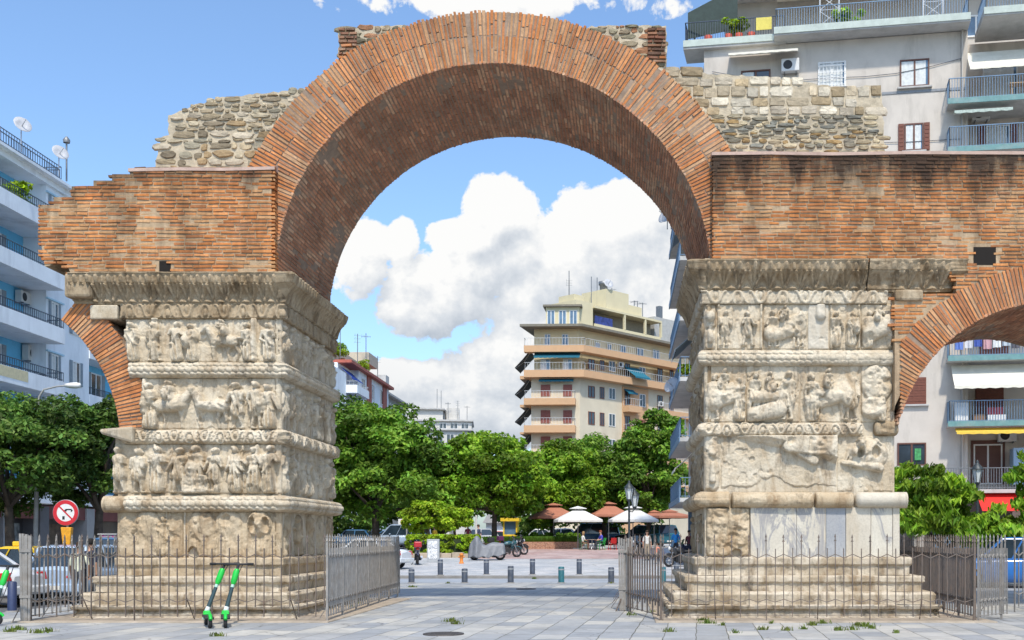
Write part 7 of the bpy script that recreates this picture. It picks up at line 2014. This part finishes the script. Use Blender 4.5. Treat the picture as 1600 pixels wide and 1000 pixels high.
MB().box(XX(626, 74), XX(633, 74), 73.985, 73.998, ZZ(819, 74), ZZ(812, 74)).build('sign_panel', pm('orange_sign', (.7, .28, .02), .5, .2, 6), t)
MB().tube([(XX(635, 74), 74.1, gs(-14, 74)), (XX(635, 74), 74.1, ZZ(806, 74))], .05, 8).build('post', M_pole, t)
MB().tube([(XX(723, 90), 90, gs(-10, 90)), (XX(723, 90), 90, ZZ(795, 90))], .06, 8)
t = thing('street_pole', 'pale slender pole standing between the clipped trees and the slim trunk', 'pole', (XX(744, 92), 92, gs(-10, 92)))
MB().tube([(XX(744, 92), 92, gs(-10, 92)), (XX(744, 92), 92, ZZ(805, 92))], .08, 8).build('shaft', M_white, t); MB().lathe([(.2, 0), (.2, .1), (.1, .15)], (XX(744, 92), 92, gs(-10, 92)), 10).build('base', M_conc, t)
# low white shed with sloping roof far under the trees
t = thing('garden_pavilion', 'low pale pavilion with sloping roof far under the trees', 'pavilion', (XX(775, 118), 118, gs(-12, 118)))
xa, xb = XX(755, 118), XX(800, 118); zz = gs(-12, 118)
MB().box(xa + .3, xb - .3, 118, 121, zz, zz + 2.3).build('wall', M_bw, t)
MB().prism([(xa, 0, zz + 2.31), (xb, 0, zz + 2.31), ((xa + xb) / 2 + .5, 0, zz + 4.2), ((xa + xb) / 2 - .5, 0, zz + 4.2)], (0, 117.5, 0), (0, 121.5, 0)).build('roof', pm('pale_grey_roof', (.4, .4, .4), .8), t)

# ================================================================== PEOPLE
SKIN = pm('skin', (.50, .29, .20), .6, .06, 8); SKIN2 = pm('tanned_skin', (.34, .19, .12), .6, .06, 8)
def person(label, loc, rotz, pose, top, bottom, hair, skin=None, hgt=1.7, z=None, longhair=False, bare=False, shoes=None, arms=None, sleeve=True):
    k = hgt / 1.7; skin = skin or SKIN
    zz = gs(*loc) if z is None else z
    t = thing('person', label, 'person', (loc[0], loc[1], zz), None, rotz); t['_local'] = 1
    J = {}; 
    hip = .92
    if pose == 'sit':
        J['pel'] = (0, -.05, .52); hipz = .5
        legs = {s: [(s * .1, 0, .5), (s * .12, .42, .52), (s * .12, .40, .12), (s * .12, .43, .05), (s * .12, .56, .035)] for s in (-1, 1)}
        J['chest'] = (0, -.04, .86); J['neck'] = (0, 0, 1.06); J['hb'] = (0, .02, 1.12); J['head'] = (0, .04, 1.24)
    else:
        st = .0 if pose == 'stand' else .22
        J['pel'] = (0, 0, .95); J['chest'] = (0, .0, 1.25); J['neck'] = (0, .01, 1.44); J['hb'] = (0, .02, 1.5); J['head'] = (0, .035, 1.61)
        legs = {s: [(s * .09, 0, .9), (s * .1, s * st * .55 + .03, .5), (s * .1, s * st - (.06 if s < 0 and st else 0), .09), (s * .1, s * st, .05), (s * .11, s * st + .14, .03)] for s in (-1, 1)}
    verts = []; edges = []; rad = []; tagv = []
    def add(p, r_, tg, par=None):
        verts.append(Vector(p) * k); rad.append(r_ * k if not isinstance(r_, tuple) else (r_[0] * k, r_[1] * k)); tagv.append(tg)
        if par is not None: edges.append((par, len(verts) - 1))
        return len(verts) - 1
    pel = add(J['pel'], (.15, .115), 'b')
    mid = add(tuple((Vector(J['pel']) + Vector(J['chest'])) / 2), (.135, .1), 't', pel)
    ch = add(J['chest'], (.165, .115), 't', mid)
    c2 = add((0, J['neck'][1] - .01, J['neck'][2] - .07), (.12, .075), 't', ch)
    nk = add(J['neck'], (.055, .055), 's', c2); hb = add(J['hb'], (.058, .062), 's', nk)
    hm = add(J['head'], (.076, .094), 's', hb); ht = add((J['head'][0], J['head'][1] - .01, J['head'][2] + .075), (.064, .078), 's', hm)
    hands = []
    for s in (-1, 1):
        sh = add((s * .17, J['neck'][1] - .01, J['neck'][2] - .07), (.058, .058), 't', c2)
        dz = J['neck'][2] - 1.44
        if arms and s in arms: el, wr = arms[s]
        elif pose == 'sit': el, wr = (s * .24, .06, 1.14 + dz), (s * .16, .3, 1.07 + dz)
        elif pose == 'walk': el, wr = (s * .24, -s * .1 - .03, 1.12), (s * .25, -s * .16 + .06, .87)
        else: el, wr = (s * .23, -.02, 1.11), (s * .24, .06, .86)
        e_ = add(el, (.042, .042), 't' if sleeve else 's', sh); w_ = add(wr, (.027, .027), 's', e_)
        d = (Vector(wr) - Vector(el)).normalized(); hp = Vector(wr) + d * .08
        p_ = add(tuple(hp), (.038, .022), 's', w_)
        side = d.cross(Vector((0, 1, 0)) if abs(d.y) < .8 else Vector((0, 0, 1))).normalized()
        hands.append((Vector(wr), d, side, s))
        L = legs[s]
        h_ = add(L[0], (.092, .092), 'b', pel); kn = add(L[1], (.06, .06), 'b' if not bare else 's', h_); an = add(L[2], (.04, .04), 'b' if not bare else 's', kn)
        he = add(L[3], (.042, .04), 'f', an); add(L[4], (.038, .028), 'f', he)
    me = bpy.data.meshes.new('skeleton'); me.from_pydata([tuple(v) for v in verts], edges, [])
    ob = bpy.data.objects.new('skeleton', me); COL.objects.link(ob)
    sk = ob.modifiers.new('skin', 'SKIN'); ob.modifiers.new('sub', 'SUBSURF').levels = 2; ob.modifiers['sub'].render_levels = 2
    for i, sv in enumerate(me.skin_vertices[0].data):
        sv.radius = rad[i] if isinstance(rad[i], tuple) else (rad[i], rad[i]); sv.use_root = (i == 0)
    dg = bpy.context.evaluated_depsgraph_get(); ev = ob.evaluated_get(dg); m2 = bpy.data.meshes.new_from_object(ev)
    bpy.data.objects.remove(ob)
    mats = {'t': top, 'b': bottom, 's': skin, 'f': shoes or M_trim}; order = ['t', 'b', 's', 'f']
    m2.materials.clear(); [m2.materials.append(mats[q]) for q in order]
    segs = [(verts[a], verts[b], tagv[b] if tagv[a] != 's' or tagv[b] != 't' else 't') for a, b in edges]
    for p in m2.polygons:
        c = p.center; best = None
        for i, (a, b, tg) in enumerate(segs):
            d = b - a; u = max(0, min(1, (c - a).dot(d) / max(d.length_squared, 1e-9))); q = (c - a - d * u).length
            if best is None or q < best[0]: best = (q, tg, a, b, u)
        tg = best[1]
        p.material_index = order.index(tg); p.use_smooth = True
    m2.name = 'body'; bo = bpy.data.objects.new('body', m2); COL.objects.link(bo); bo.parent = t
    hd = Vector(J['head']) * k
    # hair, face, fingers
    mb = MB(); prof = [(.0, .105), (.05, .1), (.082, .065), (.094, .01), (.09, -.03), (.07, -.05)]
    vs = []; n = 16
    for r_, h_ in prof:
        for i in range(n):
            a = 2 * math.pi * i / n; fwd = math.sin(a)
            hh = h_ + (.045 if fwd > .3 and h_ < .03 else 0) - (.12 if longhair and fwd < .2 and h_ < 0 else 0)
            vs.append((hd.x + r_ * k * math.cos(a) * .92, hd.y - .012 * k + r_ * k * fwd * 1.08, hd.z + .03 * k + hh * k))
    mb.add(vs, [(j * n + i, j * n + (i + 1) % n, (j + 1) * n + (i + 1) % n, (j + 1) * n + i) for j in range(len(prof) - 1) for i in range(n)], 0, True)
    o = mb.build('hair', hair, t); o.modifiers.new('thickness', 'SOLIDIFY').thickness = .008
    mb = MB(); F_ = hd.y + .088 * k
    mb.add([(hd.x - .014 * k, F_ - .006, hd.z - .02 * k), (hd.x + .014 * k, F_ - .006, hd.z - .02 * k), (hd.x, F_ + .02 * k, hd.z - .016 * k), (hd.x, F_ - .004, hd.z + .022 * k)], [(0, 1, 2), (1, 3, 2), (3, 0, 2)]); mb.build('nose', skin, bo)
    mb = MB(); [mb.lathe([(0, .006), (.012 * k, .002), (.012 * k, -.004)], (hd.x + e * .03 * k, F_ - .008 * k, hd.z + .02 * k), 8, axis='y') for e in (-1, 1)]; mb.build('eyes', M_black, bo)
    mb = MB(); mb.box(hd.x - .022 * k, hd.x + .022 * k, F_ - .012 * k, F_ - .001 * k, hd.z - .052 * k, hd.z - .044 * k); mb.build('mouth', pm('lips', (.35, .12, .1), .5), bo)
    mb = MB(); [mb.lathe([(0, -.02 * k), (.016 * k, -.01 * k), (.02 * k, .01 * k), (0, .02 * k)], (hd.x + e * .078 * k, hd.y - .005, hd.z), 8, axis='z') for e in (-1, 1)]; mb.build('ears', skin, bo)
    for wr, d, side, s in hands:
        mb = MB(); nrm = d.cross(side)
        for q, (off, ln) in enumerate(((-.03, .062), (-.01, .075), (.01, .07), (.028, .055))):
            a = wr + d * .09 + side * off; b = a + d * ln * .55 + nrm * .008; c = b + d * ln * .4 + nrm * .03
            mb.tube([a * k, b * k, c * k], [.0095 * k, .0085 * k, .006 * k], 6)
        a = wr + d * .035 + side * .03 * s * -1; mb.tube([a * k, (a + d * .035 - side * .035 * s) * k, (a + d * .07 - side * .038 * s) * k], [.012 * k, .01 * k, .007 * k], 6)
        mb.build('fingers', skin, bo)
    return t
cl = lambda n, c: pm(n, c, .85, .12, 9)
H_br = cl('brown_hair', (.05, .028, .015)); H_bk = cl('black_hair', (.012, .01, .009)); H_gr = cl('fair_hair', (.32, .2, .09))
yp_ = 27.5
person('person walking away behind the left fence in a white and yellow top', (XX(124, yp_), yp_), R(15), 'walk', cl('white_yellow_top', (.66, .66, .5)), cl('dark_trousers', (.03, .035, .05)), H_br, SKIN2, 1.58)
person('person in dark clothes walking behind the left fence beside the white top', (XX(141, 27.9), 27.9), R(-10), 'walk', cl('navy_top', (.025, .03, .06)), cl('dark_trousers', (.03, .035, .05)), H_bk, SKIN, 1.66)
person('woman in a white top sitting at the cafe table', (XX(911, yt), yt + .1), R(-70), 'sit', cl('white_top', (.68, .67, .65)), cl('tan_shorts', (.40, .22, .13)), H_gr, SKIN, 1.62, bare=True, longhair=True)
person('man in a blue and purple shirt sitting on a green chair', (XX(939, yt), yt), R(115), 'sit', cl('blue_purple_shirt', (.06, .06, .42)), cl('dark_trousers', (.03, .035, .05)), cl('reddish_hair', (.25, .07, .03)), SKIN, 1.72)
person('person in a bright blue shirt standing beside the big motorcycle', (XX(1056, 62), 62), R(160), 'stand', cl('bright_blue_shirt', (.03, .28, .68)), cl('dark_trousers', (.03, .035, .05)), H_bk, SKIN2, 1.78)
person('person in a dark red top standing behind the scooter by the right pier', (XX(1077, 60.5), 60.5), R(150), 'stand', cl('maroon_top', (.11, .02, .03)), cl('dark_trousers', (.03, .035, .05)), H_bk, SKIN, 1.7)
person('small child in a pink and yellow top behind the corner fence', (XX(1027, 58), 58), R(170), 'stand', cl('pink_yellow_top', (.65, .25, .18)), cl('pale_trousers', (.5, .4, .32)), H_br, SKIN, 1.08)
person('person in a white shirt standing behind the corner fence', (XX(1011, 62), 62), R(190), 'stand', cl('white_top', (.68, .67, .65)), cl('beige_trousers', (.42, .34, .25)), H_br, SKIN, 1.66)
person('person in a dark top seated at the table under the right parasol', (XX(984, 81.5), 81.5), R(180), 'sit', cl('navy_top', (.025, .03, .06)), cl('dark_trousers', (.03, .035, .05)), H_bk, SKIN, 1.7)
chair('dark chair under the seated person below the right parasol', XX(984, 81.5), 81.5, R(180), cl('dark_chair', (.03, .03, .035)))
for px, Y, rz, c, hh, lb in ((664, 78, 200, (.05, .12, .35), 1.7, 'person in a blue jacket behind the hedge below the larger clipped tree'), (679, 79, 150, (.65, .42, .04), 1.66, 'person in a yellow top behind the hedge below the larger clipped tree'),
                             (708, 80, 180, (.6, .58, .55), 1.68, 'person in a pale shirt behind the hedge between the clipped trees'), (731, 82, 170, (.22, .03, .06), 1.7, 'person in a dark red top behind the hedge right of the clipped trees'),
                             (748, 79, 90, (.06, .07, .12), 1.75, 'person in dark blue walking behind the covered motorcycle')):
    person(lb, (XX(px, Y), Y), R(rz), 'walk' if 'walking' in lb else 'stand', cl('coat_%d' % px, c), cl('dark_trousers', (.03, .035, .05)), H_br, SKIN, hh)
# ================================================================== LIGHT, SKY, CAMERA
SUN_EL, SUN_AZ = 56.0, -8.0      # azimuth: degrees to the left of straight behind the camera
sx, sy, sz = -math.sin(R(SUN_AZ)) * math.cos(R(SUN_EL)), -math.cos(R(SUN_AZ)) * math.cos(R(SUN_EL)), math.sin(R(SUN_EL))
ld = bpy.data.lights.new('sun', 'SUN'); ld.energy = 3.1; ld.angle = R(2.5); ld.color = (1.0, .92, .80)
lo = bpy.data.objects.new('sun', ld); COL.objects.link(lo)
lo.rotation_euler = Vector((sx, sy, sz)).to_track_quat('Z', 'Y').to_euler()

w = bpy.data.worlds.new('World'); sc.world = w; w.use_nodes = True
g = NT(w.node_tree)
out = g.n('ShaderNodeOutputWorld'); bg = g.n('ShaderNodeBackground', {'Strength': .15})
g.t.links.new(bg.outputs[0], out.inputs[0])
sky = g.n('ShaderNodeTexSky', sky_type='NISHITA', sun_disc=False, sun_elevation=R(SUN_EL), sun_rotation=math.atan2(sx, sy), air_density=1.0, dust_density=1.6, ozone_density=2.0, altitude=50)
dv = g.n('ShaderNodeTexCoord').outputs['Generated']
sp = g.n('ShaderNodeSeparateXYZ', {0: dv})
X_, Y_, Z_ = sp.outputs
ya = g.math('MAXIMUM', g.math('ABSOLUTE', Y_), .12)
U_ = g.math('DIVIDE', X_, ya); V_ = g.math('DIVIDE', Z_, ya)
uv = g.n('ShaderNodeCombineXYZ', {0: U_, 1: V_, 2: g.math('MULTIPLY', Y_, .3)}).outputs[0]
def cloud_density(uv, fine=True):
    s = g.n('ShaderNodeSeparateXYZ', {0: uv}); u, v = s.outputs[0], s.outputs[1]
    wob = g.noise(uv, 5.0, 3, .5, out=1)
    uv2 = g.n('ShaderNodeVectorMath', {0: uv, 1: g.n('ShaderNodeVectorMath', {0: g.n('ShaderNodeVectorMath', {0: wob, 1: (.5, .5, .5)}, operation='SUBTRACT').outputs[0], 1: (.05, .05, .05)}, operation='MULTIPLY').outputs[0]}, operation='ADD').outputs[0]
    acc = None
    for px, py, rx, ry, k in ((860, 430, 120, 85, 1), (780, 330, 56, 62, 1), (738, 372, 60, 36, .9), (960, 372, 100, 88, 1), (1010, 330, 60, 50, .8), (690, 466, 98, 66, 1), (745, 430, 60, 50, .9), (700, 596, 110, 32, .6), (566, 372, 40, 34, .75), (560, 425, 40, 40, .5), (625, 380, 22, 34, .5), (920, 560, 220, 105, 1), (1010, 480, 140, 160, 1), (760, 650, 200, 40, .55), (1300, 520, 260, 160, 1),
                              (800, 0, 130, 14, .1), (470, 700, 200, 60, .5)):
        cu, cv = (px - CX) / F, (CY - py) / F
        a = g.math('DIVIDE', g.math('SUBTRACT', u, cu), rx / F); b = g.math('DIVIDE', g.math('SUBTRACT', v, cv), ry / F)
        d = g.math('MULTIPLY', g.math('SUBTRACT', 1.0, g.math('ADD', g.math('MULTIPLY', a, a), g.math('MULTIPLY', b, b))), k)
        acc = d if acc is None else g.n('ShaderNodeMath', {0: acc, 1: d, 2: .25}, operation='SMOOTH_MAX').outputs[0]
    acc = g.math('MAXIMUM', acc, -1.2)
    vor = g.n('ShaderNodeTexVoronoi', {'Vector': uv2, 'Scale': 26.0, 'Detail': 3.0, 'Roughness': .55, 'Lacunarity': 2.1}, feature='F1', normalize=True).outputs['Distance']
    bil = g.math('SUBTRACT', .5, vor)
    fb = g.math('SUBTRACT', g.noise(uv2, 11.0, 8, .58), .5)
    fb2 = g.math('SUBTRACT', g.noise(uv2, 38.0, 6, .65), .5)
    return g.math('ADD', acc, g.math('ADD', g.math('MULTIPLY', bil, 1.7), g.math('ADD', g.math('MULTIPLY', fb, 2.7), g.math('MULTIPLY', fb2, 1.3))))
d0 = cloud_density(uv)
uvL = g.n('ShaderNodeVectorMath', {0: uv, 1: (-.008, .014, 0)}, operation='ADD').outputs[0]
d1 = cloud_density(uvL)
uvM = g.n('ShaderNodeVectorMath', {0: uv, 1: (-.012, .045, 0)}, operation='ADD').outputs[0]
d2 = cloud_density(uvM)
cov = g.ramp(g.math('ADD', g.math('MULTIPLY', d0, .6), .35), [(.37, 0.0), (.43, .55), (.49, 1.0)])
rel = g.math('ADD', g.math('SUBTRACT', d0, d1), g.math('MULTIPLY', g.math('SUBTRACT', d0, d2), .45))
lit = g.math('ADD', .6, g.math('MULTIPLY', rel, .5), True)
soft = g.noise(uv, 7.0, 4, .5)
lit = g.math('ADD', g.math('MULTIPLY', lit, .75), g.math('MULTIPLY', g.ramp(g.math('ADD', g.math('MULTIPLY', V_, 2.2), g.math('MULTIPLY', soft, .5)), [(.35, 0.0), (.85, 1.0)]), .42), True)
ccol = g.ramp(lit, [(.25, (2.5, 2.8, 3.2)), (.65, (3.6, 3.8, 4.05)), (1.0, (4.9, 4.9, 4.85))])
front = g.ramp(Y_, [(.05, 0.0), (.2, 1.0)])
fall = g.n('ShaderNodeSeparateXYZ', {0: uv})
tint = g.mix(1.0, sky.outputs[0], (1.02, 1.16, 1.26), 'MULTIPLY')
colr = g.mix(g.math('MULTIPLY', cov, front), tint, ccol)
g.t.links.new(colr, bg.inputs[0])

cam = bpy.data.cameras.new('camera'); co = bpy.data.objects.new('camera', cam); COL.objects.link(co)
co.location = (0, 0, EYE); co.rotation_euler = (R(90), 0, 0)
cam.sensor_width = 36; cam.lens = 36 * F / 1600
cam.shift_x = (800 - CX) / 1600; cam.shift_y = (CY - 500) / 1600
cam.clip_end = 3000; cam.clip_start = .1
sc.camera = co
sc.view_settings.view_transform = 'Standard'; sc.view_settings.look = 'None'
sc.view_settings.exposure = 0.42; sc.view_settings.gamma = 1.0
sc.cycles.use_denoising = True
sc.cycles.max_bounces = 7; sc.cycles.diffuse_bounces = 4; sc.cycles.glossy_bounces = 3; sc.cycles.transmission_bounces = 4; sc.cycles.transparent_max_bounces = 6
sc.cycles.sample_clamp_indirect = 8.0
